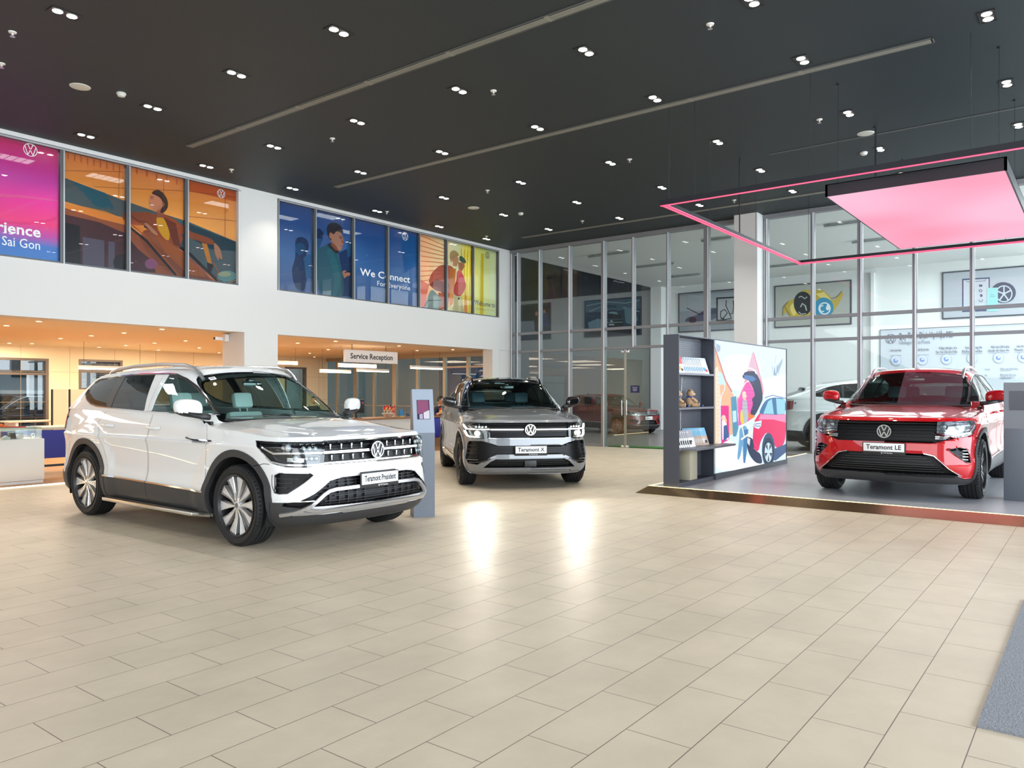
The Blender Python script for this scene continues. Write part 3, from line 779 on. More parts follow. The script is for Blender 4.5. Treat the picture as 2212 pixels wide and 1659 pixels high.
lbx = [
 (emat('lb_sky', (.72, .90, 1.0), 1.25), [(622, 146), (1300, 236), (1300, 1290), (622, 1412)]),
 (emat('lb_glow', (1, 1, 1), 1.5), [(700, 300), (900, 280), (1060, 330), (1060, 560), (860, 640), (700, 560)]),
 (emat('lb_cloud', (.85, .95, 1), 1.4), [(1080, 520), (1300, 470), (1300, 700), (1100, 690)]),
 (emat('lb_snow', (.93, .98, 1.0), 1.3), [(622, 1120), (700, 1100), (780, 1080), (860, 1180), (1000, 1300), (1100, 1330), (622, 1412)]),
 (emat('lb_orange', (.95, .55, .33), 1.15), [(622, 250), (640, 240), (735, 540), (790, 640), (830, 720), (850, 1000), (800, 1040), (700, 1080), (640, 1140), (622, 1120)]),
 (emat('lb_cream', (1, .80, .62), 1.2), [(622, 420), (660, 400), (690, 760), (680, 1100), (622, 1130)]),
 (emat('lb_roofline', (.80, .30, .28), 1.), line([(625, 210), (730, 530), (790, 640)], 14)),
 (emat('lb_win', (.60, .85, .95), 1.2), [(662, 440), (700, 470), (735, 570), (665, 575)]),
 (emat('lb_pipe', (.75, .85, .95), 1.2), line([(725, 560), (720, 620), (690, 680), (682, 760), (682, 1120)], 10)),
 (emat('lb_magenta', (.95, .03, .33), 1.1), [(685, 770), (760, 770), (765, 1090), (690, 1130)]),
 (emat('lb_skin', (1, .70, .55), 1.2), ell(712, 885, 20, 28)),
 (emat('lb_white', (1, 1, 1), 1.3), [(695, 910), (735, 905), (760, 1090), (700, 1090)]),
 (emat('lb_navy', (.06, .16, .42), 1.), [(712, 960), (745, 950), (765, 1060), (710, 1110)]),
 (emat('lb_orange2', (1, .62, .28), 1.15), ell(733, 912, 9, 20)),
 (emat('lb_teal', (.12, .40, .62), 1.), [(780, 690), (830, 680), (852, 980), (830, 1060), (800, 1060)]),
 (emat('lb_win'), [(795, 820), (830, 815), (835, 920), (800, 930)]),
 (emat('lb_houses', (.90, .35, .45), 1.1), [(830, 690), (880, 640), (985, 262), (1000, 262), (1100, 640), (1060, 700), (1000, 870), (850, 900)]),
 (emat('lb_pink', (.98, .12, .55), 1.1), [(850, 720), (935, 525), (1000, 640), (1000, 900), (850, 960)]),
 (emat('lb_spire', (.86, .55, .70), 1.1), [(940, 420), (990, 270), (1060, 520), (1000, 600)]),
 (emat('lb_spirew', (1, .88, .9), 1.3), [(840, 690), (900, 560), (960, 520), (1010, 620), (985, 560), (935, 540), (895, 590), (852, 700)]),
 (emat('lb_dark', (.035, .05, .13), 1.), [(885, 490), (910, 450), (1000, 440), (1030, 480), (1060, 540), (1085, 700), (1060, 760), (1010, 860), (985, 870), (960, 840), (990, 760), (975, 700), (1010, 680), (985, 590), (940, 520), (900, 520)]),
 (emat('lb_blue', (.10, .25, .60), 1.), [(905, 480), (985, 490), (1020, 520), (985, 545), (905, 515)]),
 (emat('lb_white'), line([(890, 480), (910, 430), (960, 415), (1010, 440), (1020, 470)], 14)),
 (emat('lb_skin'), ell(908, 680, 20, 36)),
 (emat('lb_hair', (1, .80, .66), 1.2), ell(905, 660, 18, 26)),
 (emat('lb_scarf', (.55, .62, .68), 1.1), [(890, 720), (930, 715), (945, 880), (930, 930), (880, 940)]),
 (emat('lb_yellow', (1, .72, .05), 1.2), [(870, 820), (885, 800), (895, 900), (905, 930), (880, 950), (868, 900)]),
 (emat('lb_orange3', (.95, .26, .05), 1.1), [(945, 820), (960, 850), (1000, 860), (1010, 880), (960, 900), (940, 880)]),
 (emat('lb_jeans', (.18, .45, .75), 1.1), [(860, 980), (930, 950), (945, 1100), (915, 1310), (895, 1310), (890, 1120), (875, 1230), (850, 1290), (838, 1260), (860, 1080)]),
 (emat('lb_jeans2', (.08, .28, .58), 1.), [(900, 1000), (945, 990), (935, 1130), (915, 1310), (898, 1310)]),
 (emat('lb_ladder', (.95, .92, .80), 1.2), line([(870, 975), (1010, 880)], 14)), (emat('lb_ladder'), line([(875, 1090), (1020, 990)], 16)),
 (emat('lb_ladder'), line([(885, 965), (905, 1060)], 10)), (emat('lb_ladder'), line([(940, 930), (955, 1020)], 10)),
 (emat('lb_car', (.93, .02, .16), 1.1), [(995, 930), (1020, 880), (1060, 830), (1120, 800), (1298, 790), (1298, 1130), (1200, 1180), (1180, 1080), (1120, 1010), (1060, 1100), (1040, 1210), (985, 1180), (985, 1080)]),
 (emat('lb_car2', (.95, .30, .55), 1.15), [(1060, 850), (1298, 855), (1298, 930), (1180, 900), (1040, 900)]),
 (emat('lb_carwin', (.05, .20, .45), 1.), [(1045, 830), (1100, 720), (1180, 690), (1298, 700), (1298, 860), (1060, 850)]),
 (emat('lb_carglass', (.35, .75, .90), 1.1), [(1085, 845), (1130, 730), (1165, 705), (1185, 850)]), (emat('lb_carglass'), [(1205, 700), (1290, 712), (1290, 850), (1215, 850)]),
 (emat('lb_white'), line([(1085, 690), (1120, 665), (1200, 655), (1290, 680)], 14)), (emat('lb_blue'), line([(1100, 695), (1170, 672), (1298, 700)], 8)),
 (emat('lb_lamp', (.80, .92, 1), 1.2), [(998, 925), (1070, 908), (1065, 960), (1040, 990), (1000, 975)]),
 (emat('lb_blue'), line([(1003, 945), (1060, 935), (1050, 965), (1005, 960)], 8)),
 (emat('lb_dark'), [(930, 1060), (990, 1080), (1000, 1190), (1060, 1220), (1080, 1320), (1010, 1310), (950, 1230), (930, 1150)]),
 (emat('lb_sill', (.05, .12, .30), 1.), [(1180, 1180), (1298, 1130), (1298, 1210), (1200, 1290), (1180, 1280)]),
 (emat('lb_arch', (.03, .10, .22), 1.), ell(1133, 1190, 62, 165)),
 (emat('lb_tyre', (.01, .03, .09), 1.), ell(1133, 1205, 52, 135)),
 (emat('lb_rim', (.70, .88, 1.0), 1.1), ell(1133, 1210, 36, 92)),
 (emat('lb_magenta2', (.9, .1, .4), 1.1), line([(990, 1110), (1035, 1170), (1030, 1195), (990, 1170)], 6)),
 (emat('lb_plate', (.8, .85, .9), 1.1), [(935, 1070), (962, 1085), (955, 1150), (932, 1120)]),
 (emat('lb_kite', (.42, .55, .72), 1.1), [(1270, 320), (1215, 400), (1225, 480), (1238, 430), (1262, 370)]),
 (emat('lb_kite'), line([(1168, 395), (1180, 480), (1190, 395), (1205, 490), (1215, 380), (1225, 440)], 7)),
 (emat('lb_kite'), line([(1205, 290), (1195, 370)], 3)), (emat('lb_kite'), [(640, 180), (680, 205), (678, 250), (655, 270), (640, 230)]),
]
for k in range(5):
    a = math.radians(72*k-90); a2 = math.radians(72*k-54)
    lbx.append((emat('lb_tyre'), [(1133+8*math.cos(a2), 1210+20*math.sin(a2)), (1133+34*math.cos(a2-.25), 1210+86*math.sin(a2-.25)), (1133+34*math.cos(a2+.25), 1210+86*math.sin(a2+.25))]))
for k in range(16):
    y = 450+k*40
    lbx.append((emat('lb_roofline2', (.90, .62, .45), 1.), line([(624, y), (672, y+6 if k < 8 else y-4)], 3)))
for k in range(8):
    y = 560+k*34; x0 = 930-k*9
    lbx.append((emat('lb_pinkline', (.80, .05, .42), 1.), line([(x0, y), (995, y+4)], 3)))
art('backlit_picture', 'Y', LBY, E4, lbx, r, step=.00008, off=(sx1, SY0, .1))

# kiosks -----------------------------------------------------------------
kg = mat('kiosk_grey', (.135, .155, .185), .42, metal=.15)
def kiosk(name, label, loc, rz, tilt, wd=.25, h=1.48):
    r = thing(name, label, 'info stand', loc, rz)
    m = MB()
    if tilt:      # leaning reading head above a square column
        pr = [(-.05, 0), (.14, 0), (.14, .98), (.03, h), (-.02, h), (-.05, .98)]
        vs = [(x, -wd/2, z) for x, z in pr]+[(x, wd/2, z) for x, z in pr]; n = len(pr)
        m.add(vs, [tuple(range(n)), tuple(range(n, 2*n))[::-1]]+[(i, (i+1) % n, n+(i+1) % n, n+i) for i in range(n)])
        m.build('stand_body', [kg], r)
        d = Vector((-.11, 0, h-.98)).normalized(); c = Vector((.14, 0, .98)); nn = Vector((h-.98, 0, .11)).normalized()
        M = frame_M(c+d*.06, (0, 1, 0), d)
        if M.to_3x3().col[2].dot(nn) < 0: M = frame_M(c+d*.06, (0, -1, 0), d)
        hd = MB(); hd.box((-wd/2, -.06, 0), (wd/2, .46, .006), 0, M); hd.build('sloping_head', [mat('kiosk_light', (.29, .33, .40), .42, metal=.1)], r)
        s = MB(); s.box((-.075, .10, .006), (.075, .33, .009), 0, M)
        s.add([(-.07, .16, .0095), (.03, .19, .0095), (.065, .215, .0095), (.065, .325, .0095), (-.07, .325, .0095)], [(0, 1, 2, 3, 4)], 1, M)
        s.add([(-.05, .105, .0095), (-.01, .105, .0095), (-.01, .17, .0095), (-.05, .16, .0095)], [(0, 1, 2, 3)], 2, M)
        s.add([(.0, .105, .0095), (.07, .105, .0095), (.07, .21, .0095), (.0, .18, .0095)], [(0, 1, 2, 3)], 3, M)
        s.build('screen', [mat('screen_black', (.01, .01, .03), .2), emat('scr_mag', (.33, .06, .19), 1), emat('scr_lil', (.6, .5, .75), 1), emat('scr_white', (.85, .85, .95), 1)], r, recalc=False)
    else:
        m.bbox((-.16, -wd/2, 0), (.16, wd/2, h), .006); m.build('stand_body', [kg], r)
        hd = MB(); hd.box((-.163, -wd/2+.004, .90), (-.16, wd/2-.004, h-.004)); hd.build('front_panel', [mat('kiosk_mid', (.165, .18, .205), .42, metal=.1)], r)
        s = MB(); s.box((-.167, -wd/2+.10, 1.13), (-.163, wd/2-.06, 1.37)); s.build('screen', [mat('screen_black', (.01, .012, .03), .2)], r)
    return r
kiosk('info_kiosk', 'slim grey info stand with tilted screen in front of the white car', (6.60, 6.38, 0), math.radians(237), True)
bx_ = MB(); bx_.bbox((sx0+.46, 4.80, .161), (sx0+.72, 4.97, .60), .004); tag(bx_.build('carton', [mat('carton_cream', (.50, .46, .34), .7)]), 'cream carton standing in the bottom of the dark shelf', 'box')
kiosk('info_kiosk', 'tall grey upright info stand with black screen at the right edge', (11.62, .66, .1), 0, False, .64, 1.475)

# brochures, bears ---------------------------------------------------------
def brochure(mlist, wd=.21, hg=.255):
    r = thing('brochure', '', 'brochure', (0, 0, 0))
    m = MB(); m.box((0, 0, 0), (wd, .0045, hg)); m.build('pages', [mat('paper_white', (.8, .8, .8), .6)], r)
    c = MB(); c.box((-.0005, -.001, 0), (wd+.0005, 0, hg), 0)
    c.box((-.0005, -.0014, hg*.55), (wd+.0005, -.001, hg), 1); c.box((.02, -.0018, hg*.16), (wd*.6, -.0014, hg*.40), 2); c.box((wd*.45, -.002, hg*.12), (wd*.8, -.0018, hg*.28), 3)
    c.box((.02, -.0018, hg*.86), (wd*.4, -.0014, hg*.9), 4)
    c.build('cover', mlist, r)
    return r
def row(x0, x1, n, z, y, mlist, label, group, wd=.2, hg=.255):
    proto = brochure(mlist, wd, hg); 
    for k in range(n):
        o = proto if k == 0 else copy_tree(proto)
        x = x0+(x1-x0)*k/max(1, n-1)
        o.location = (x, y-.0095*(k % 40), z); o.rotation_euler = (math.radians(-18), 0, 0)
        o['label'] = label; o['group'] = group; o['category'] = 'brochure'
pw = mat('print_pale', (.62, .66, .72), .4); pb = mat('print_blue', (.10, .35, .62), .4); pk = mat('print_black', (.02, .02, .025), .5)
pr_ = mat('print_red', (.62, .05, .05), .4); po = mat('print_orange', (.80, .35, .10), .4); pg = mat('print_grey', (.35, .36, .4), .6); wt = mat('print_white', (.8, .8, .8), .5); sand = mat('print_sand', (.62, .48, .38), .5); sky = mat('print_sky', (.18, .52, .78), .4)
row(sx0+.02, sx0+.06, 3, 1.737, 4.90, [po, pr_, wt, pr_, wt], 'orange and red brochure at the left end of the top shelf', 'orange brochures on the top shelf', .17)
row(sx0+.22, sx0+.24, 2, 1.737, 4.87, [wt, pr_, po, pk, wt], 'red and white brochure in the top shelf row, beside the blue ones', 'red brochures on the top shelf', .19)
row(sx0+.38, sx0+.98, 16, 1.737, 4.955, [wt, pw, pb, pr_, pb], 'pale brochure with blue title, in the long overlapping row on the top shelf', 'pale brochures on the top shelf', .22)
row(sx0+.03, sx0+.34, 7, .657, 4.80, [wt, pg, pk, wt, wt], 'grey brochure with a white car, left stack on the low projecting shelf', 'grey brochures on the low shelf')
row(sx0+.50, sx0+.86, 11, .657, 4.86, [sand, sky, wt, pk, wt], 'sky-blue and sand brochure, right stack on the low projecting shelf', 'blue brochures on the low shelf', .22, .27)

fur = mat('bear_fur', (.52, .34, .20), .9, bump=(120, .8)); furl = mat('bear_muzzle', (.62, .46, .32), .9)
def bear():
    r = thing('teddy_bear', '', 'soft toy', (0, 0, 0))
    b = MB(); b.ball((0, 0, .075), 1, 18, sc=(.058, .062, .078)); b.build('body', [fur], r)
    h = MB(); h.ball((0, -.008, .19), 1, 18, sc=(.056, .052, .052)); hd = h.build('head', [fur], r)
    for s_ in (-1, 1):
        e = MB(); e.ball((s_*.042, 0, .237), 1, 10, sc=(.018, .010, .018)); e.build('ear', [fur], hd)
        a = MB(); a.tube([(s_*.045, -.01, .125), (s_*.068, -.045, .10), (s_*.055, -.075, .08)], [.022, .022, .018], 10); a.ball((s_*.055, -.078, .078), .02, 10); a.build('arm', [fur], r)
        l = MB(); l.tube([(s_*.035, -.02, .03), (s_*.055, -.08, .026), (s_*.065, -.105, .03)], [.03, .027, .024], 10); l.ball((s_*.066, -.11, .034), 1, 10, sc=(.024, .014, .032)); l.build('leg', [fur], r)
        y = MB(); y.ball((s_*.02, -.055, .20), .0055, 8); y.build('eye', [pk], hd)
    z = MB(); z.ball((0, -.058, .178), 1, 12, sc=(.026, .022, .02)); z.build('muzzle', [furl], hd)
    z = MB(); z.ball((0, -.080, .186), 1, 8, sc=(.010, .007, .007)); z.build('nose', [pk], hd)
    s = MB(); s.lathe([(.048, .135), (.056, .142), (.050, .150)], 20); s.prism([(-.03, .135), (.03, .135), (.004, .075)], .062, .066, Matrix.Rotation(PI/2, 4, 'X')); s.build('scarf', [mat('scarf_blue', (.03, .05, .45), .6)], r)
    return r
b1 = bear(); b1.location = (sx0+.17, 4.875, 1.237); b1.rotation_euler = (0, 0, .45); b1.scale = (1.05,)*3; b1['label'] = 'tan teddy bear with blue scarf, left on the middle shelf'; b1['category'] = 'soft toy'; b1['group'] = 'teddy bears'
b2 = copy_tree(b1); b2.location = (sx0+.62, 4.875, 1.237); b2.rotation_euler = (0, 0, .75); b2['label'] = 'tan teddy bear with blue scarf, right on the middle shelf'
for k, (x, lab) in enumerate(((sx0+.36, 'small blue umbrella lying between the two teddy bears'), (sx0+.86, 'small blue umbrella lying right of the teddy bears'))):
    r = thing('folded_umbrella', lab, 'umbrella', (x, 4.84, 1.237), .5, 'small umbrellas')
    m = MB(); m.tube([(-.05, -.06, .018), (.02, .0, .02), (.09, .05, .018)], [.014, .018, .012], 10); m.build('canopy', [mat('umbrella_blue', (.03, .09, .25), .5)], r)
    m = MB(); m.tube([(.09, .05, .018), (.14, .09, .018)], .008, 8); m.build('handle', [wt], r)

# grey entrance mat
m = MB(); m.box((3.88, -3, 0), (6.46, .43, .012)); 
tag(m.build('entrance_mat', [mat('carpet_grey', (.25, .265, .295), .95, noise=(90, .6), bump=(150, .8))]), 'large speckled grey entrance mat at the lower right edge', 'mat')
# ====================================================================== window posters and pictures
def film(name, col=(.5, .5, .5), tr=.12, rough=.25, ramp=None, axis='Z', lo=0, hi=1, noise=0.):
    if name in MATS: return MATS[name]
    m = bpy.data.materials.new(name); m.use_nodes = True; n = m.node_tree; b = n.nodes['Principled BSDF']
    b.inputs['Roughness'].default_value = rough; b.inputs['Base Color'].default_value = (*col, 1)
    b.inputs['Emission Color'].default_value = (*col, 1); b.inputs['Emission Strength'].default_value = 0
    if ramp:
        tc = n.nodes.new('ShaderNodeTexCoord'); sp = n.nodes.new('ShaderNodeSeparateXYZ'); n.links.new(tc.outputs['Object'], sp.inputs[0])
        mr = n.nodes.new('ShaderNodeMapRange'); mr.inputs[1].default_value = lo; mr.inputs[2].default_value = hi
        src = sp.outputs[axis]
        if noise:
            ns = n.nodes.new('ShaderNodeTexNoise'); ns.inputs['Scale'].default_value = .8; n.links.new(tc.outputs['Object'], ns.inputs[0])
            ad = n.nodes.new('ShaderNodeMath'); ad.operation = 'MULTIPLY_ADD'; ad.inputs[1].default_value = noise; n.links.new(ns.outputs[0], ad.inputs[0]); n.links.new(src, ad.inputs[2]); src = ad.outputs[0]
        n.links.new(src, mr.inputs[0])
        cr = n.nodes.new('ShaderNodeValToRGB'); n.links.new(mr.outputs[0], cr.inputs[0])
        e = cr.color_ramp.elements
        while len(e) < len(ramp): e.new(.5)
        for k, (p, c) in enumerate(ramp): e[k].position = p; e[k].color = (*c, 1)
        n.links.new(cr.outputs[0], b.inputs['Base Color'])
    t = n.nodes.new('ShaderNodeBsdfTransparent'); mx = n.nodes.new('ShaderNodeMixShader'); mx.inputs[0].default_value = tr
    out = n.nodes['Material Output']
    tl = n.nodes.new('ShaderNodeBsdfTranslucent'); m0 = n.nodes.new('ShaderNodeMixShader'); m0.inputs[0].default_value = .42; tl.inputs[0].default_value = (*col, 1)
    if ramp: n.links.new(cr.outputs[0], tl.inputs[0])
    n.links.new(b.outputs[0], m0.inputs[1]); n.links.new(tl.outputs[0], m0.inputs[2])
    n.links.new(m0.outputs[0], mx.inputs[1]); n.links.new(t.outputs[0], mx.inputs[2]); n.links.new(mx.outputs[0], out.inputs[0])
    MATS[name] = m
    return m
h_ = hexc
YF = YA+.095
A1 = zz(0, 260, 560, 2212); B1 = zz(580, 400, 540, 2212); C1 = zz(1080, 480, 580, 1924); D1 = zz(1640, 430, 572, 2207)
def wtext(body, px, py, hgt, m_, plane, val, parent, align='RIGHT', bold=.0, wpx=None, off=(0, 0, 0), lift=.006, name='lettering'):
    """lettering with the baseline end at a picture position; wpx = width in photo pixels at that spot"""
    q = onY(px, py, val-lift) if plane == 'Y' else onX(px, py, val-lift)
    vs, fs = text_geo(body, 1., bold, align, .001)
    k = hgt
    ux = (1, 0, 0) if plane == 'Y' else (0, -1, 0)
    sx_ = 1.
    if wpx:
        px2 = px-wpx if align == 'RIGHT' else px+wpx
        q2 = onY(px2, py, val-lift) if plane == 'Y' else onX(px2, py, val-lift)
        w_ = (q2-q).xy.length; tw = max(v.x for v in vs)-min(v.x for v in vs)
        sx_ = w_/(tw*k)
    M = frame_M(q-Vector(off), ux, (0, 0, 1)) @ Matrix.Diagonal((k*sx_, k, 1, 1))
    mb = MB(); mb.add(vs, fs, 0, M)
    return mb.build(name, [m_], parent, recalc=False)
def wlogo(px, py, R, m_, plane, val, parent, off=(0, 0, 0), lift=.006):
    q = onY(px, py, val-lift) if plane == 'Y' else onX(px, py, val-lift)
    ux = (1, 0, 0) if plane == 'Y' else (0, -1, 0)
    mb = MB(); vw_logo(mb, frame_M(q-Vector(off), ux, (0, 0, 1)), R, .001, 0, .11, .10)
    mb.build('emblem', [m_], parent)
wtx = mat('film_white', (.92, .92, .92), .5)

# pink
r = thing('window_poster', 'pink to blue gradient window poster, the words end in Sai Gon', 'poster', (4.0, YF, 3.6))
off = (4.0, YF, 3.6)
bgp = film('film_pink', h_('d0208a'), .10, ramp=[(0, h_('0a74c4')), (.17, h_('1c6ac0')), (.26, h_('b830a0')), (.36, h_('f01878')), (.55, h_('e8189a')), (.72, h_('c02c9c')), (1, h_('c01060'))], lo=0, hi=1.9, noise=.12)
q0 = [(-600, -20), (-600, 1125), (0, 1150), (510, 1200), (510, 205), (0, 70)]
art('printed_film', 'Y', YF, A1, [
    (bgp, LineL([(-700, -80), (-700, 1080), (0, 1152), (520, 1215), (520, 190), (0, 50)])),
    (film('film_pinkglow', h_('f070b0'), .10), [(-300, 610), (0, 628), (250, 645), (500, 685), (500, 692), (250, 665), (0, 650), (-300, 640)]),
    (film('film_pinkhi', h_('f0489a'), .10), line([(-300, 880), (0, 870), (200, 880), (400, 860), (500, 830)], 26)),
], r, off=off)
wtext('Experience', 88, 513, .24, wtx, 'Y', YF, r, 'RIGHT', .022, wpx=176, off=off)
wtext('Volkswagen Sai Gon', 88, 540, .21, wtx, 'Y', YF, r, 'RIGHT', .004, wpx=232, off=off)
wlogo(65.7, 324, .105, wtx, 'Y', YF, r, off)

# orange
r = thing('window_poster', 'orange and teal window poster of a woman leaning out of a car', 'poster', (7.3, YF, 3.6)); off = (7.3, YF, 3.6)
fo = film('film_orange', h_('d8862c'), .12); fo2 = film('film_orange2', h_('b85a22'), .12); teal = film('film_teal', h_('17566a'), .12); teal2 = film('film_teal2', h_('0f4254'), .12)
brn = film('film_brown', h_('8c4a30'), .12); brn2 = film('film_umber', h_('4a2c38'), .12); dk = film('film_dark', h_('1c1a26'), .12); org = film('film_amber', h_('e09038'), .12)
skn = film('film_skin', h_('d09070'), .1); skd = film('film_skin_shade', h_('a86048'), .1); hrr = film('film_hair', h_('2e2426'), .1); jk = film('film_rust', h_('a8502c'), .1); jk2 = film('film_rust_dark', h_('7a3826'), .1); yel = film('film_yellow', h_('ecb020'), .1)
P = [(film('film_orange_bg', h_('d8862c'), .12, ramp=[(0, h_('c46a28')), (.5, h_('e09434')), (1, h_('c86a24'))], lo=.2, hi=1.9), [(535, 195), (535, 1225), (2040, 1420), (2040, 580)]),
     (film('film_rightend', h_('c05a24'), .12), [(1610, 480), (2040, 590), (2040, 700), (1610, 600)]),
     (teal, LineL([(545, 488), (1075, 690), (1320, 775), (1600, 862), (2040, 1045), (2040, 1420), (1880, 1400), (1540, 1100), (1250, 900), (1050, 830), (545, 690)])),
     (teal2, [(1560, 865), (2040, 1050), (2040, 1120), (1800, 1100), (1600, 990)]), (film('film_teal3', h_('1e6a80'), .12), [(620, 520), (900, 620), (980, 760), (820, 740)]),
     (org, LineL([(545, 700), (900, 775), (1100, 860), (1330, 960), (1330, 1000), (1080, 895), (870, 845), (545, 745)])),
     (brn, LineL([(545, 745), (870, 845), (1080, 895), (1250, 1010), (1500, 1170), (1800, 1345), (1880, 1400), (545, 1215)])),
     (brn2, LineL([(545, 800), (850, 870), (1060, 960), (1180, 1100), (1300, 1200), (1330, 1300), (1000, 1280), (545, 1215)])),
     (dk, [(545, 870), (680, 900), (690, 1235), (545, 1215)]), (film('film_grey', h_('6a6478'), .12), [(705, 995), (890, 1025), (890, 1255), (705, 1232)]), (film('film_grey'), [(925, 1030), (980, 1040), (975, 1265), (925, 1258)]),
     (dk, ell(1040, 1215, 75, 75)), (film('film_lilac', h_('9a5a86'), .12), ell(1290, 1225, 55, 45)),
     (brn, [(1250, 905), (1540, 1100), (1860, 1385), (1480, 1335), (1300, 1180), (1180, 1010)]), (film('film_copper', h_('b0602c'), .12), [(1320, 960), (1480, 1060), (1760, 1340), (1600, 1310), (1400, 1120)]),
     (dk, line([(1100, 905), (1250, 1030), (1500, 1320)], 20)), (dk, line([(1230, 900), (1420, 1010), (1620, 1140), (1880, 1395)], 24)), (film('film_copper'), line([(1115, 880), (1250, 1000), (1530, 1330)], 10)),
     (jk, [(1045, 800), (1075, 770), (1160, 785), (1240, 780), (1320, 800), (1400, 800), (1500, 850), (1530, 900), (1560, 1010), (1530, 1090), (1440, 1040), (1380, 1010), (1330, 980), (1250, 900), (1160, 895), (1080, 870), (1045, 840)]),
     (jk, [(1500, 850), (1620, 950), (1740, 985), (1820, 1020), (1830, 1060), (1790, 1060), (1700, 1030), (1600, 1000), (1540, 960)]), (jk2, [(1400, 830), (1500, 880), (1540, 1080), (1480, 1060), (1440, 940)]), (jk2, line([(1100, 800), (1180, 860), (1260, 870)], 8)),
     (skn, [(1225, 870), (1260, 880), (1340, 960), (1350, 985), (1310, 970), (1250, 910)]), (yel, [(1330, 815), (1400, 830), (1450, 960), (1440, 1035), (1390, 1000), (1340, 920)]),
     (skd, [(1330, 740), (1390, 720), (1400, 830), (1340, 830)]), (skn, [(1270, 665), (1285, 630), (1330, 620), (1370, 640), (1395, 700), (1385, 740), (1350, 770), (1300, 768), (1272, 745), (1276, 725), (1266, 705)]),
     (hrr, [(1290, 625), (1310, 600), (1350, 590), (1395, 620), (1430, 680), (1435, 740), (1400, 790), (1360, 790), (1385, 740), (1390, 700), (1365, 660), (1330, 640)]), (skn, ell(1388, 718, 14, 20)),
     (mat('print_black', (.02, .02, .025), .5), line([(1283, 666), (1306, 670)], 5)), (hrr, line([(1280, 652), (1310, 654)], 5)), (skd, line([(1270, 700), (1285, 712)], 5)), (skd, line([(1385, 700), (1392, 735)], 4)), (wtx, line([(1282, 722), (1312, 724)], 6)), (skd, line([(1300, 762), (1330, 768)], 4)),
     (skn, [(1820, 1040), (1850, 1060), (1880, 1100), (1898, 1180), (1885, 1190), (1860, 1160), (1870, 1190), (1858, 1195), (1830, 1130)]),
     (org, [(1720, 1045), (1765, 1055), (1808, 1225), (1770, 1215)]), (dk, [(1765, 1210), (1820, 1235), (1800, 1300), (1770, 1280)]), (film('film_copper'), line([(1820, 1215), (1860, 1290), (1850, 1330)], 10)),
     (film('film_mirror', h_('6aa0a0'), .1), ell(1935, 1330, 82, 48)), (film('film_mirrorhi', h_('b0b898'), .1), ell(1915, 1312, 55, 22)), (film('film_amber2', h_('c87c3c'), .1), line([(1850, 1345), (1870, 1380), (1940, 1390), (2010, 1365)], 8))]
for k in range(9): P.append((fo2, [(575+55*k, 235+14*k), (585+55*k, 238+14*k), (585+55*k, 335+14*k), (575+55*k, 330+14*k)]))
for k in range(6): P.append((fo2, [(1160+85*k, 370+22*k), (1172+85*k, 373+22*k), (1172+85*k, 460+22*k), (1160+85*k, 455+22*k)]))
P += [(brn, line([(545, 430), (1070, 440)], 4)), (brn, line([(800, 568), (1600, 605), (2030, 660)], 4)), (brn, line([(1610, 820), (2030, 862)], 4)), (brn, line([(1015, 440), (1010, 640)], 4)), (brn, line([(1395, 520), (1393, 800)], 4)), (brn, line([(1918, 660), (1918, 1000)], 4))]
art('printed_film', 'Y', YF, A1, P, r, step=.0002, off=off)
wlogo(477.7, 418.5, .085, wtx, 'Y', YF, r, off, .02)

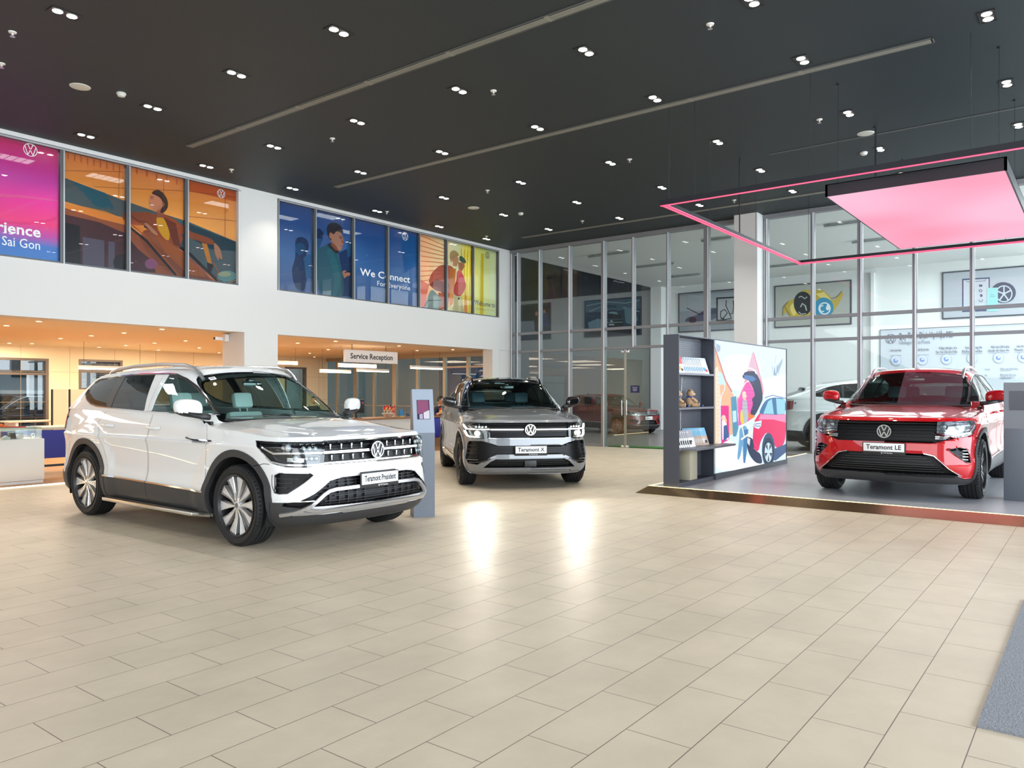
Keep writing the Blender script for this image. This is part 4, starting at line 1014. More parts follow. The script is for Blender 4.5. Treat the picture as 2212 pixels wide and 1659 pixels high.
# blue
r = thing('window_poster', 'blue window poster reading We Connect For Everyone, with a short-haired person in teal', 'poster', (12, YF, 3.6)); off = (12, YF, 3.6)
bl = film('film_blue', h_('06498c'), .1, ramp=[(0, h_('043e78')), (.5, h_('06508e')), (1, h_('0a3c7c'))], lo=0, hi=1.9, noise=.3); bd = film('film_navy', h_('062e5e'), .1); bt = film('film_petrol', h_('1e6272'), .1); bt2 = film('film_petrol2', h_('2c7886'), .1); blm = film('film_bluemid', h_('1264a8'), .1)
P = [(bl, [(68, 85), (68, 935), (1335, 1095), (1335, 405)]),
     (blm, [(1160, 420), (1330, 470), (1330, 700), (1200, 780)]), (bd, [(235, 500), (250, 465), (300, 455), (350, 490), (360, 560), (330, 600), (345, 700), (330, 940), (240, 930), (200, 760), (240, 640)]),
     (film('film_ghost', h_('1a5a90'), .1), [(240, 520), (290, 505), (330, 540), (320, 600), (270, 625), (240, 590)]), (film('film_ghost2', h_('24689a'), .1), [(310, 640), (400, 580), (405, 800), (330, 830)]),
     (film('film_ghost'), [(425, 420), (470, 410), (485, 470), (450, 560), (425, 560)]), (bd, [(400, 400), (450, 380), (490, 420), (470, 470), (420, 470)]),
     (bd, [(620, 600), (700, 560), (740, 620), (740, 990), (660, 980)]), (film('film_ghost'), [(690, 500), (735, 480), (735, 620), (700, 640)]),
     (bt, [(425, 575), (470, 545), (520, 525), (570, 545), (620, 620), (640, 720), (668, 850), (668, 1005), (425, 972)]), (bt2, [(500, 560), (560, 560), (610, 680), (640, 850), (600, 990), (560, 985), (590, 800)]),
     (hrr, [(515, 520), (560, 510), (620, 560), (625, 600), (600, 610), (560, 570), (530, 540)]),
     (skn, [(545, 410), (600, 400), (640, 415), (655, 450), (668, 510), (655, 530), (645, 575), (620, 582), (585, 560), (560, 510), (540, 480), (535, 430)]), (skd, [(560, 500), (600, 540), (620, 582), (590, 575), (550, 530)]),
     (hrr, [(515, 400), (520, 355), (555, 330), (610, 335), (650, 370), (665, 430), (640, 420), (600, 405), (575, 440), (560, 420), (545, 440), (560, 500), (535, 470), (520, 440)]),
     (dk, line([(622, 452), (652, 458)], 5)), (dk, line([(628, 468), (646, 470)], 7)), (skd, [(648, 470), (668, 512), (655, 520), (645, 500)]), (skd, line([(640, 560), (655, 560)], 5)), (skn, ell(548, 445, 12, 28)), (film('film_lip', h_('9a4038'), .1), line([(632, 535), (652, 540)], 8)),
     (skn, [(650, 760), (680, 750), (690, 770), (725, 775), (720, 800), (690, 805), (670, 830), (660, 800)]), (dk, line([(672, 775), (732, 758)], 9))]
art('printed_film', 'Y', YF, B1, P, r, step=.0002, off=off)
wtext('We Connect', 885.5, 611, .235, wtx, 'Y', YF, r, 'RIGHT', .012, wpx=108, off=off, lift=.012)
wtext('For Everyone', 886.5, 627.5, .17, wtx, 'Y', YF, r, 'RIGHT', 0, wpx=71, off=off, lift=.012)
wlogo(875, 510.5, .105, wtx, 'Y', YF, r, off, .012)

# yellow
r = thing('window_poster', 'yellow and orange window poster of two people hugging, reading Welcome to', 'poster', (16, YF, 3.6)); off = (16, YF, 3.6)
yb = film('film_yellowbg', h_('d8cc60'), .1, ramp=[(0, h_('e89a6a')), (.30, h_('e8c890')), (.5, h_('c8cc98')), (.62, h_('e0cc38')), (.8, h_('c8cc60')), (1, h_('b8c48c'))], axis='X', lo=-1.9, hi=1.3)
stk = film('film_streak', h_('e07a40'), .1); stky = film('film_streaky', h_('dcc020'), .1)
P = [(yb, [(1335, 395), (1335, 1100), (2040, 1185), (2040, 565)]), (film('film_coral', h_('e06a50'), .1), [(1338, 830), (1420, 880), (1380, 1095), (1338, 1092)])]
for k in range(11): P.append((stk, line([(1336, 440+46*k), (1570, 540+30*k)], 7)))
for k in range(5): P.append((stky, [(1700+28*k, 560+8*k), (1710+28*k, 562+8*k), (1720+20*k, 1130), (1706+20*k, 1128)]))
P += [(stky, [(1880, 600), (1905, 605), (1900, 1160), (1870, 1155)]),
      (film('film_maroon', h_('6a3038'), .1), [(1550, 640), (1580, 610), (1590, 700), (1555, 700)]),
      (film('film_redjacket', h_('b85040'), .1), [(1480, 740), (1520, 705), (1590, 705), (1640, 730), (1650, 800), (1610, 980), (1530, 960), (1500, 900), (1430, 880), (1415, 850), (1440, 780)]), (film('film_redjacket2', h_('8c3c3c'), .1), [(1490, 830), (1600, 880), (1570, 960), (1470, 930), (1420, 880)]),
      (film('film_trouser', h_('b0482c'), .1), [(1500, 950), (1600, 960), (1590, 1080), (1505, 1110)]), (film('film_bag', h_('7ca0a8'), .1), [(1440, 910), (1490, 960), (1530, 1020), (1515, 1090), (1460, 1105), (1390, 1090), (1380, 1050)]), (dk, line([(1378, 1075), (1410, 1020), (1525, 1020)], 6)),
      (film('film_or3', h_('e08420'), .1), [(1595, 730), (1660, 740), (1650, 850), (1630, 1050), (1600, 1080)]), (film('film_or3'), [(1740, 880), (1760, 1130), (1730, 1120)]),
      (film('film_skirt', h_('c8c098'), .1), [(1640, 960), (1700, 980), (1735, 1130), (1625, 1120)]), (film('film_redtop', h_('c01818'), .1), [(1660, 840), (1700, 760), (1740, 850), (1750, 900), (1700, 990), (1640, 970), (1630, 930)]), (film('film_pinktop', h_('e05868'), .1), [(1665, 770), (1690, 740), (1725, 800), (1740, 860), (1660, 860)]),
      (skn, [(1625, 640), (1665, 620), (1685, 660), (1665, 720), (1630, 715)]), (film('film_blond', h_('b89868'), .1), [(1600, 640), (1605, 590), (1640, 572), (1680, 600), (1685, 630), (1650, 625), (1630, 660), (1615, 690)]),
      (skd, [(1675, 680), (1730, 690), (1735, 720), (1710, 760), (1680, 740)]), (film('film_cap', h_('1c5a58'), .1), [(1685, 640), (1700, 622), (1735, 650), (1752, 690), (1720, 690), (1690, 670)]), (dk, [(1675, 995), (1690, 995), (1690, 1015), (1675, 1012)])]
art('printed_film', 'Y', YF, B1, P, r, step=.0002, off=off)
btx = mat('print_black', (.02, .02, .025), .5)
wtext('Welcome to', 1069.5, 664.5, .20, btx, 'Y', YF, r, 'RIGHT', .004, wpx=44, off=off, lift=.012)
wtext('Volkswagen Sai Gon', 1067, 673.5, .10, mat('print_olive', (.40, .40, .12), .5), 'Y', YF, r, 'RIGHT', 0, wpx=40, off=off, lift=.012)
wlogo(1053, 551.7, .095, btx, 'Y', YF, r, off, .012)

# ---------- framed pictures in the workshop
def pic(label, px, conv, corners, polys, frame_col=(.05, .05, .07), wf=.04):
    ps = [onX(*conv(*c), 27.86) for c in corners]
    y0, y1 = min(p.y for p in ps), max(p.y for p in ps); z0, z1 = min(p.z for p in ps), max(p.z for p in ps)
    o_ = (27.87, (y0+y1)/2, z0)
    r = thing('wall_picture', label, 'picture', o_)
    hw = (y1-y0)/2; hh = z1-z0
    m = MB(); m.box((0, -hw, 0), (.03, hw, hh)); m.box((-.02, -hw-wf, -wf), (.03, -hw, hh+wf)); m.box((-.02, hw, -wf), (.03, hw+wf, hh+wf)); m.box((-.02, -hw, -wf), (.03, hw, 0)); m.box((-.02, -hw, hh), (.03, hw, hh+wf))
    m.build('picture_frame', [mat('picture_frame_dark', frame_col, .5)], r)
    full = [(27.865, y1, z1), (27.865, y0, z1), (27.865, y0, z0), (27.865, y1, z0)]
    mb = MB(); mb.add([Vector(p)-Vector(o_) for p in full], [(0, 1, 2, 3)]); mb.build('print', [polys[0][0]], r, recalc=False)
    if len(polys) > 1: art('printed_image', 'X', 27.86, conv, polys[1:], r, step=.0008, off=o_)
    return r, o_
pc = lambda n_, c='808080': mat('pic_'+n_, hexc(c), .6)
pic('dark framed picture of people by a car, far left of the workshop wall', 0, C1, [(135, 600), (357, 594), (357, 830), (135, 842)],
    [(pc('slate', '3c4450'),), (pc('dusk', '2a2c34'), [(135, 600), (357, 594), (357, 700), (135, 712)]), (pc('grey', '7c8288'), [(135, 712), (250, 705), (260, 800), (135, 815)]), (pc('plum', '3a2a30'), [(240, 640), (290, 620), (300, 760), (250, 780)]), (pc('blue', '3a4e74'), [(300, 650), (345, 640), (350, 740), (300, 750)]), (pc('skin', 'a88070'), ell(262, 655, 10, 16)), (pc('skin', 'a88070'), ell(318, 640, 9, 14))])
rr_, oo_ = pic('dark blue framed service picture with a black car on a lift', 0, C1, [(612, 570), (1006, 543), (1006, 800), (612, 812)],
    [(pc('navy', '22384c'),), (pc('steel', '48606e'), [(612, 570), (1006, 543), (1006, 620), (612, 650)]), (pc('pale', '8aa0a8'), line([(620, 600), (760, 570), (900, 580), (1000, 560)], 6)), (pc('pale'), line([(640, 640), (740, 600)], 6)), (pc('pale'), line([(880, 610), (1000, 640)], 8)),
     (pc('carblack', '10161e'), [(755, 650), (780, 632), (830, 630), (860, 660), (882, 700), (885, 750), (750, 755), (750, 690)]), (pc('glassy', '7c98a0'), [(775, 652), (790, 640), (835, 642), (850, 662)]), (pc('grille', '3c5058'), line([(752, 700), (880, 695)], 9)), (pc('chromish', '8c9ca4'), line([(752, 720), (880, 716)], 5)), (pc('platew', 'b0b8bc'), [(780, 730), (820, 728), (820, 738), (780, 740)]),
     (pc('pale'), ell(800, 710, 9, 9)), (pc('mech', '6c8896'), [(630, 720), (700, 690), (740, 700), (735, 760), (640, 770)]), (pc('mech2', '5c7c88'), [(890, 620), (960, 610), (990, 700), (960, 740), (900, 720)]), (pc('carblack'), [(640, 760), (1000, 745), (1000, 800), (640, 808)])])
wtext('VW Service', 1331, 663.5, .16, pc('carblack', '10161e'), 'X', 27.86, rr_, 'RIGHT', .004, wpx=24, off=oo_, lift=.02)
pic('framed picture of a silver car with open bonnet and a stethoscope', 0, C1, [(1285, 517), (1712, 487), (1712, 762), (1285, 780)],
    [(pc('sky2', '8a9098'),), (pc('sky3', '9aa2a8'), [(1287, 530), (1700, 500), (1700, 620), (1287, 640)]), (pc('silvercar', '465064'), [(1325, 700), (1350, 680), (1400, 670), (1450, 640), (1500, 615), (1560, 612), (1560, 700), (1330, 718)]), (pc('darkwin', '1c2a44'), [(1415, 665), (1455, 638), (1550, 618), (1552, 655), (1480, 665)]), (pc('tyre', '14181c'), ell(1380, 700, 28, 22)), (pc('carblack'), line([(1340, 615), (1440, 665)], 6)),
     (pc('carblack'), [(1550, 540), (1704, 532), (1704, 715), (1550, 712)]), (pc('tablet', 'a0a4a8'), [(1562, 550), (1694, 543), (1694, 702), (1562, 700)]), (pc('carblack'), line([(1622, 560), (1620, 600), (1645, 655), (1668, 655), (1675, 600), (1672, 560)], 7)), (pc('carblack'), line([(1645, 655), (1660, 690), (1610, 698), (1580, 680), (1582, 640), (1610, 625), (1630, 650), (1600, 690), (1560, 700), (1500, 705)], 8))])
rr_, oo_ = pic('framed picture of yellow oil splashing round black and blue discs', 0, D1, [(135, 733), (758, 685), (758, 1032), (135, 1066)],
    [(pc('bggrey', 'a8aaa4'),), (pc('oil', 'b8a040'), [(195, 975), (205, 890), (240, 850), (290, 830), (330, 790), (370, 755), (450, 760), (520, 755), (580, 800), (620, 850), (660, 800), (690, 765), (698, 800), (660, 880), (610, 950), (540, 985), (260, 985), (220, 940)]), (pc('oil2', 'dcc870'), [(300, 850), (360, 775), (420, 790), (330, 850), (310, 960), (280, 975), (250, 900)]), (pc('oil2'), [(470, 790), (540, 775), (600, 840), (580, 860), (520, 830)]),
     (pc('carblack'), ell(365, 870, 78, 100)), (pc('fleck', 'b0b4b4'), line([(330, 820), (350, 810), (380, 830), (400, 815)], 8)), (pc('fleck'), line([(345, 900), (360, 870), (385, 890), (395, 930)], 10)), (pc('fleck'), line([(330, 940), (350, 960), (390, 955)], 8)),
     (pc('discblue', '2c88b0'), ell(538, 905, 82, 85)), (pc('fleck2', 'd8e0e0'), ell(545, 912, 52, 52)), (pc('discblue'), ell(545, 912, 42, 42)), (pc('fleck2'), line([(535, 885), (510, 895), (505, 920), (520, 940), (540, 935)], 11)), (pc('fleck2'), [(570, 870), (588, 905), (582, 925), (565, 928), (555, 910)]), (pc('carblack'), line([(340, 1003), (400, 1000)], 6)), (pc('carblack'), line([(440, 996), (550, 990)], 6)),
     (pc('oilline', '6a5a28'), line([(195, 975), (200, 900), (240, 860)], 5)), (pc('oilline'), line([(600, 830), (650, 815), (690, 768)], 5)), (pc('oilline'), line([(210, 890), (260, 975)], 4))])
rr_, oo_ = pic('framed picture with clipboard, teal bottle and car wheel', 0, D1, [(1535, 620), (2420, 560), (2420, 945), (1535, 992)],
    [(pc('bgpale', 'a8acb4'),), (pc('clip', '484a6c'), [(1692, 665), (1922, 652), (1922, 925), (1692, 940)]), (pc('clipin', 'b4b8c0'), [(1703, 676), (1912, 664), (1912, 905), (1703, 918)]), (pc('clip'), line([(1692, 936), (1895, 928)], 12)), (pc('clip'), line([(1725, 672), (1730, 690), (1885, 682), (1890, 660)], 4)),
     (pc('tyre2', '3c4458'), ell(2035, 780, 105, 88)), (pc('alloy', 'b0b8c0'), ell(2040, 790, 72, 72)), (pc('tyre2'), ell(2040, 790, 62, 62)), (pc('alloy'), line([(2040, 790), (2040, 722)], 12)), (pc('alloy'), line([(2040, 790), (2100, 760)], 12)), (pc('alloy'), line([(2040, 790), (2080, 848)], 12)), (pc('alloy'), line([(2040, 790), (2000, 848)], 12)), (pc('alloy'), line([(2040, 790), (1978, 765)], 12)),
     (pc('bottle', '8cc0c0'), [(1900, 740), (1990, 738), (1990, 935), (1895, 935)]), (pc('bottledark', '5c9ca4'), line([(1925, 800), (1965, 798)], 5)), (pc('bottledark'), line([(1925, 815), (1965, 813)], 5)), (pc('clip'), [(1835, 714), (1860, 713), (1860, 730), (1835, 731)]), (pc('clip'), ell(1846, 764, 14, 12)), (pc('clipin'), ell(1846, 764, 8, 7)), (pc('clip'), ell(1852, 804, 10, 12)), (pc('clip'), line([(1832, 838), (1840, 856), (1858, 854), (1864, 836)], 4))])
# service process board
rr_, oo_ = pic('large white service process board with Vietnamese headings behind the red car', 0, D1, [(1010, 1108), (2330, 1035), (2330, 1690), (1010, 1690)], [(pc('board', 'b4bcc4'),), (pc('boardline', '9ca4b4'), line([(1010, 1112), (2320, 1045)], 3))], (.10, .12, .2), .02)
dkn = pc('ink', '2c3050'); gry = pc('inkgrey', '6c7488'); blu = pc('inkblue', '4a74c0')
wlogo(1924, 732, .16, dkn, 'X', 27.86, rr_, oo_, .02)
wtext('Quy Trình Dịch Vụ Hậu Mãi', 1941, 733, .30, dkn, 'X', 27.86, rr_, 'LEFT', .01, wpx=117, off=oo_, lift=.02)
wtext('Volkswagen Service Process', 1941, 744, .17, gry, 'X', 27.86, rr_, 'LEFT', .004, wpx=68, off=oo_, lift=.02)
for a, b, l1, l2, w_ in ((1140, 1268, 'Liên Lịch Hẹn', '', 92), (1360, 1262, 'Chuẩn Bị Lịch Hẹn', '', 110), (1560, 1256, 'Tiếp Nhận Xe', 'Tạo Yêu Cầu Sửa Chữa', 180), (1775, 1252, 'Thực Hiện Công Việc', 'Sửa Chữa', 170), (1995, 1245, 'Kiểm Soát Chất Lượng', 'Chuẩn Bị Giao Xe', 180), (2200, 1240, 'Giao Xe Cho Khách', 'Thanh Toán', 150)):
    q = D1(a+w_/2, b)
    wtext(l1, q[0], q[1]-(2 if l2 else 0), .105, dkn, 'X', 27.86, rr_, 'RIGHT', .006, wpx=w_*.2592*(.85 if l2 else 1), off=oo_, lift=.02)
    if l2: wtext(l2, q[0], q[1]+6, .105, dkn, 'X', 27.86, rr_, 'RIGHT', .006, wpx=w_*.2592, off=oo_, lift=.02)
    art('underline', 'X', 27.84, D1, [(gry, line([(a-w_/2, b+38), (a+w_/2, b+34)], 3))], rr_, off=oo_)
    yy_ = 1345-(a-1140)*.025
    art('icon', 'X', 27.84, D1, [(pc('iconring', '8ca0c8'), ell(a, yy_, 44, 44, 28)), (pc('board'), ell(a, yy_, 41, 41, 28)), (blu, [(a-22, yy_-12), (a+5, yy_-18), (a+20, yy_+2), (a+10, yy_+18), (a-18, yy_+14)]), (pc('board'), ell(a+2, yy_-5, 11, 10))], rr_, step=.004, off=oo_)
for a, b, t_ in ((1880, 1420, 'Tư vấn'), (2010, 1415, 'Kiểm soát chất lượng'), (2010, 1465, 'Điều hành đơn hàng'), (2010, 1483, 'Chuẩn bị giao xe'), (1880, 1468, 'Hẹn'), (1150, 1430, 'Gọi điện')):
    q = D1(a, b); wtext(t_, q[0], q[1]+2, .085, gry, 'X', 27.86, rr_, 'LEFT', .003, wpx=len(t_)*1.9, off=oo_, lift=.02)
for a, b, c_ in ((2010, 1432, 90), (2010, 1497, 90)): art('underline', 'X', 27.84, D1, [(gry, line([(a, b), (a+c_, b-3)], 3))], rr_, off=oo_)
# small navy notice on the door
q = onX(1375, 841, 18.05)
r = thing('door_notice', 'small navy blue notice on the glass door', 'sign', (17.96, q.y, q.z-.09))
m = MB(); m.box((0, -.13, 0), (.003, .13, .19)); m.build('plate', [mat('notice_navy', (.01, .015, .09), .4)], r)
m = MB()
for k, w_ in enumerate((.16, .12, .14, .10)): m.box((-.001, -w_/2, .135-.03*k), (0, w_/2, .143-.03*k))
m.build('print', [mat('print_pale', (.62, .66, .72), .4)], r)
# fluorescent fittings
tube_m = mat('batten_grey', (.30, .31, .31), .4)
for k, ((ax_, ay_), (bx_, by_), lab) in enumerate([((1273, 560), (1360, 548), 'grey ceiling batten above the dark blue service picture'), ((1366, 583), (1458, 573), 'grey ceiling batten left of the hall pillar, second from the blue picture'), ((1446, 603), (1514, 596), 'grey ceiling batten just above the stethoscope picture'), ((1514, 525), (1583, 518), 'grey ceiling batten close to the left side of the pillar'),
        ((1780, 494), (1880, 481), 'grey ceiling batten left of the pink panel corner'), ((1842, 530), (1930, 518), 'grey ceiling batten partly behind the pink panel'), ((1893, 558), (1996, 548), 'grey ceiling batten under the pink panel'), ((1661, 580), (1741, 574), 'grey ceiling batten above the oil splash picture'), ((2166, 532), (2250, 522), 'grey ceiling batten at the far right edge')]):
    a = onZ(ax_, ay_, 5.5); b = onZ(bx_, by_, 5.5)
    if a.x > 27.4: a = onZ(ax_, ay_, 5.5)
    xx = (a.x+b.x)/2
    if xx > 27.5: xx = 27.2
    r = thing('batten_light', lab, 'ceiling light', (xx, (a.y+b.y)/2, 5.5), 0, 'fluorescent battens'); L_ = abs(a.y-b.y)/2
    m = MB(); m.bbox((-.05, -L_, .04), (.05, L_, .08), .01); m.box((-.02, -L_*.8, .08), (.02, -L_*.75, .1)); m.box((-.02, L_*.75, .08), (.02, L_*.8, .1)); m.build('housing', [tube_m], r)
    for s_ in (-.03, .03):
        m = MB(); m.cyl((s_, -L_*.97, .02), (s_, L_*.97, .02), .014, n=10); m.build('tube', [mat('tube_white', (.7, .72, .72), .4)], r)
# ====================================================================== cars
import numpy as np

def smooth01(t): t = min(1, max(0, t)); return t*t*(3-2*t)
def interp(x, xs, ys): return float(np.interp(x, xs, ys))

class Surf:
    """half body surface (y >= 0) through a grid of control points; cut into regions in its own parameter plane"""
    def __init__(s, grid, sub, post=None, spine=False, sharp=()):
        s.g = np.array(grid, float)           # [a][b][3]
        s.na, s.nb = s.g.shape[:2]
        s.post = post; s.spine = spine; s.sub = sub
        g = s.g
        m = np.array([1, -1, 1.])
        lo = g[1] * m; hi = g[-2] * m
        if abs(g[0, 0, 1]) > 1e-6: lo = 2*g[0] - g[1]
        if abs(g[-1, 0, 1]) > 1e-6: hi = 2*g[-1] - g[-2]
        G = np.concatenate([lo[None], g, hi[None]], 0)
        bl = 2*G[:, :1] - G[:, 1:2]
        bh = G[:, -2:-1] * m if spine else 2*G[:, -1:] - G[:, -2:-1]
        s.G = np.concatenate([bl, G, bh], 1)
        bm = bmesh.new()
        ka, kb = sub
        A = [i / ka for i in range((s.na-1)*ka+1)]; B = [i / kb for i in range((s.nb-1)*kb+1)]
        vs = [[bm.verts.new((a, b, 0)) for b in B] for a in A]
        for i in range(len(A)-1):
            for j in range(len(B)-1):
                bm.faces.new((vs[i][j], vs[i+1][j], vs[i+1][j+1], vs[i][j+1]))
        s.bm = bm
        s.lay = bm.faces.layers.int.new('reg')
        s.names = {0: 'body'}
        ta = np.linspace(0, s.na-1, (s.na-1)*8+1); tb = np.linspace(0, s.nb-1, (s.nb-1)*8+1)
        AA, BB = np.meshgrid(ta, tb, indexing='ij')
        s.tab = (AA.ravel(), BB.ravel(), s.pos(AA.ravel(), BB.ravel()))
    def pos(s, a, b):
        a = np.clip(np.asarray(a, float), 0, s.na-1); b = np.clip(np.asarray(b, float), 0, s.nb-1)
        i = np.minimum(a.astype(int), s.na-2); j = np.minimum(b.astype(int), s.nb-2)
        u = (a-i)[:, None]; v = (b-j)[:, None]
        def w(t): return (-.5*t+t*t-.5*t**3, 1-2.5*t*t+1.5*t**3, .5*t+2*t*t-1.5*t**3, -.5*t*t+.5*t**3)
        wu = w(u); wv = w(v); P = 0
        for k in range(4):
            for l in range(4):
                P = P + wu[k]*wv[l]*s.G[i+k, j+l]
        if s.post is not None: P = s.post(P)
        P = P.copy()
        P[(a == 0) & (abs(s.g[0, 0, 1]) < 1e-6), 1] = 0
        P[(a == s.na-1) & (abs(s.g[-1, 0, 1]) < 1e-6), 1] = 0
        if s.spine: P[b == s.nb-1, 1] = 0
        return P
    def nrm(s, a, b):
        a = np.asarray(a, float); b = np.asarray(b, float); e = .06
        a0 = np.clip(a-e, 0, s.na-1); a1 = np.clip(a+e, 0, s.na-1); b0 = np.clip(b-e, 0, s.nb-1); b1 = np.clip(b+e, 0, s.nb-1)
        da = s.pos(a1, b) - s.pos(a0, b); db = s.pos(a, b1) - s.pos(a, b0)
        n = np.cross(da, db)
        P = s.pos(a, b); c = P - np.array([0, 0, .7])*1.0; c[:, 0] *= .25
        sg = np.sign((n*c).sum(1)); sg[sg == 0] = 1
        n = n*sg[:, None]
        cen = abs(P[:, 1]) < 1e-5
        n[cen, 1] = 0
        return n/np.maximum(np.linalg.norm(n, axis=1)[:, None], 1e-9)
    def inv(s, view, c1, c2):
        A, B, P = s.tab
        k = {'s': (0, 2), 'f': (1, 2), 'r': (1, 2), 't': (0, 1)}[view]
        d = (P[:, k[0]]-c1)**2 + (P[:, k[1]]-c2)**2
        if view == 'f': d = d + 100*(P[:, 0] < .1)
        if view == 'r': d = d + 100*(P[:, 0] > -1.8)
        if view == 's': d = d + 100*((P[:, 1] < .35))
        q = int(np.argmin(d)); a, b = A[q], B[q]
        t = np.array([c1, c2])
        for _ in range(8):
            p = s.pos([a, a+.02, a], [b, b, b+.02])[:, k]
            r = t - p[0]
            if np.hypot(*r) < 1e-5: break
            J = np.array([(p[1]-p[0])/.02, (p[2]-p[0])/.02]).T
            try: st = np.linalg.solve(J, r)
            except Exception: break
            st = np.clip(st, -.4, .4)
            a = min(s.na-1, max(0, a+st[0])); b = min(s.nb-1, max(0, b+st[1]))
        return (a, b)
    def path(s, pts, step=.06):
        """[(view, c1, c2)] -> dense list of parameters"""
        out = []
        for i, p in enumerate(pts):
            out.append(s.inv(*p))
            if i+1 < len(pts):
                q = pts[i+1]
                if q[0] == p[0]:
                    L = math.hypot(q[1]-p[1], q[2]-p[2]); n = int(L/step)
                    for k in range(1, n+1):
                        t = k/(n+1); out.append(s.inv(p[0], p[1]+(q[1]-p[1])*t, p[2]+(q[2]-p[2])*t))
        return out
    def region(s, name, pts=None, ab=None):
        poly = ab if ab is not None else s.path(list(pts)+[pts[0]])[:-1]
        poly = [Vector((p[0], p[1])) for p in poly]
        cl = [poly[0]]
        for p in poly[1:]:
            if (p-cl[-1]).length > 1e-3: cl.append(p)
        if (cl[0]-cl[-1]).length < 1e-3: cl.pop()
        poly = cl
        bm = s.bm; n = len(poly)
        for i in range(n):
            p, q = poly[i], poly[(i+1) % n]
            x0, x1 = sorted((p.x, q.x)); y0, y1 = sorted((p.y, q.y))
            e = .02
            fs = []
            for f in bm.faces:
                xs = [v.co.x for v in f.verts]; ys = [v.co.y for v in f.verts]
                if max(xs) >= x0-e and min(xs) <= x1+e and max(ys) >= y0-e and min(ys) <= y1+e: fs.append(f)
            if not fs: continue
            d = q-p
            geom = set(fs)
            for f in fs: geom.update(f.edges); geom.update(f.verts)
            bmesh.ops.bisect_plane(bm, geom=list(geom), dist=1e-4, plane_co=(p.x, p.y, 0), plane_no=(-d.y, d.x, 0))
        rid = [k for k, v in s.names.items() if v == name]
        if rid: rid = rid[0]
        else: rid = len(s.names); s.names[rid] = name
        bx0 = min(p.x for p in poly); bx1 = max(p.x for p in poly); by0 = min(p.y for p in poly); by1 = max(p.y for p in poly)
        for f in bm.faces:
            c = f.calc_center_median()
            if bx0 <= c.x <= bx1 and by0 <= c.y <= by1:
                ins = False; j = n-1
                for i in range(n):
                    a, b_ = poly[i], poly[j]
                    if (a.y > c.y) != (b_.y > c.y) and c.x < (b_.x-a.x)*(c.y-a.y)/(b_.y-a.y)+a.x: ins = not ins
                    j = i
                if ins: f[s.lay] = rid
        return poly
    def seam(s, name, pts, w=.006, ab=None):
        """region framed by a dark gap"""
        poly = ab if ab is not None else s.path(list(pts)+[pts[0]])[:-1]
        P = s.pos([p[0] for p in poly], [p[1] for p in poly])
        s.region('gap', ab=poly)
        n = len(poly)
        area = sum(poly[i][0]*poly[(i+1) % n][1]-poly[(i+1) % n][0]*poly[i][1] for i in range(n))
        sg = 1 if area > 0 else -1
        out = []
        for i in range(n):
            a = poly[i-1]; b = poly[i]; c = poly[(i+1) % n]
            # metric scale of the parameters here
            e = .05
            q = s.pos([b[0]-e, b[0]+e, b[0], b[0]], [b[1], b[1], b[1]-e, b[1]+e])
            ma = max(.02, np.linalg.norm(q[1]-q[0])/(2*e)); mb_ = max(.02, np.linalg.norm(q[3]-q[2])/(2*e))
            t1 = Vector(((b[0]-a[0])*ma, (b[1]-a[1])*mb_)); t2 = Vector(((c[0]-b[0])*ma, (c[1]-b[1])*mb_))
            if t1.length < 1e-6: t1 = t2
            if t2.length < 1e-6: t2 = t1
            t1.normalize(); t2.normalize()
            n1 = Vector((-t1.y, t1.x))*sg; n2 = Vector((-t2.y, t2.x))*sg
            nn = n1+n2; nn = nn/max(.4, nn.length_squared/2) if nn.length > .1 else n1
            out.append((min(s.na-1, max(0, b[0]+nn.x*w/ma)), min(s.nb-1, max(0, b[1]+nn.y*w/mb_))))
        s.region(name, ab=out)
    def at(s, pts, off=0., step=.06):
        """3D points along a path, lifted off the surface"""
        ab = s.path(pts, step)
        a = [p[0] for p in ab]; b = [p[1] for p in ab]
        return [Vector(v) for v in s.pos(a, b) + s.nrm(a, b)*off], [Vector(v) for v in s.nrm(a, b)]

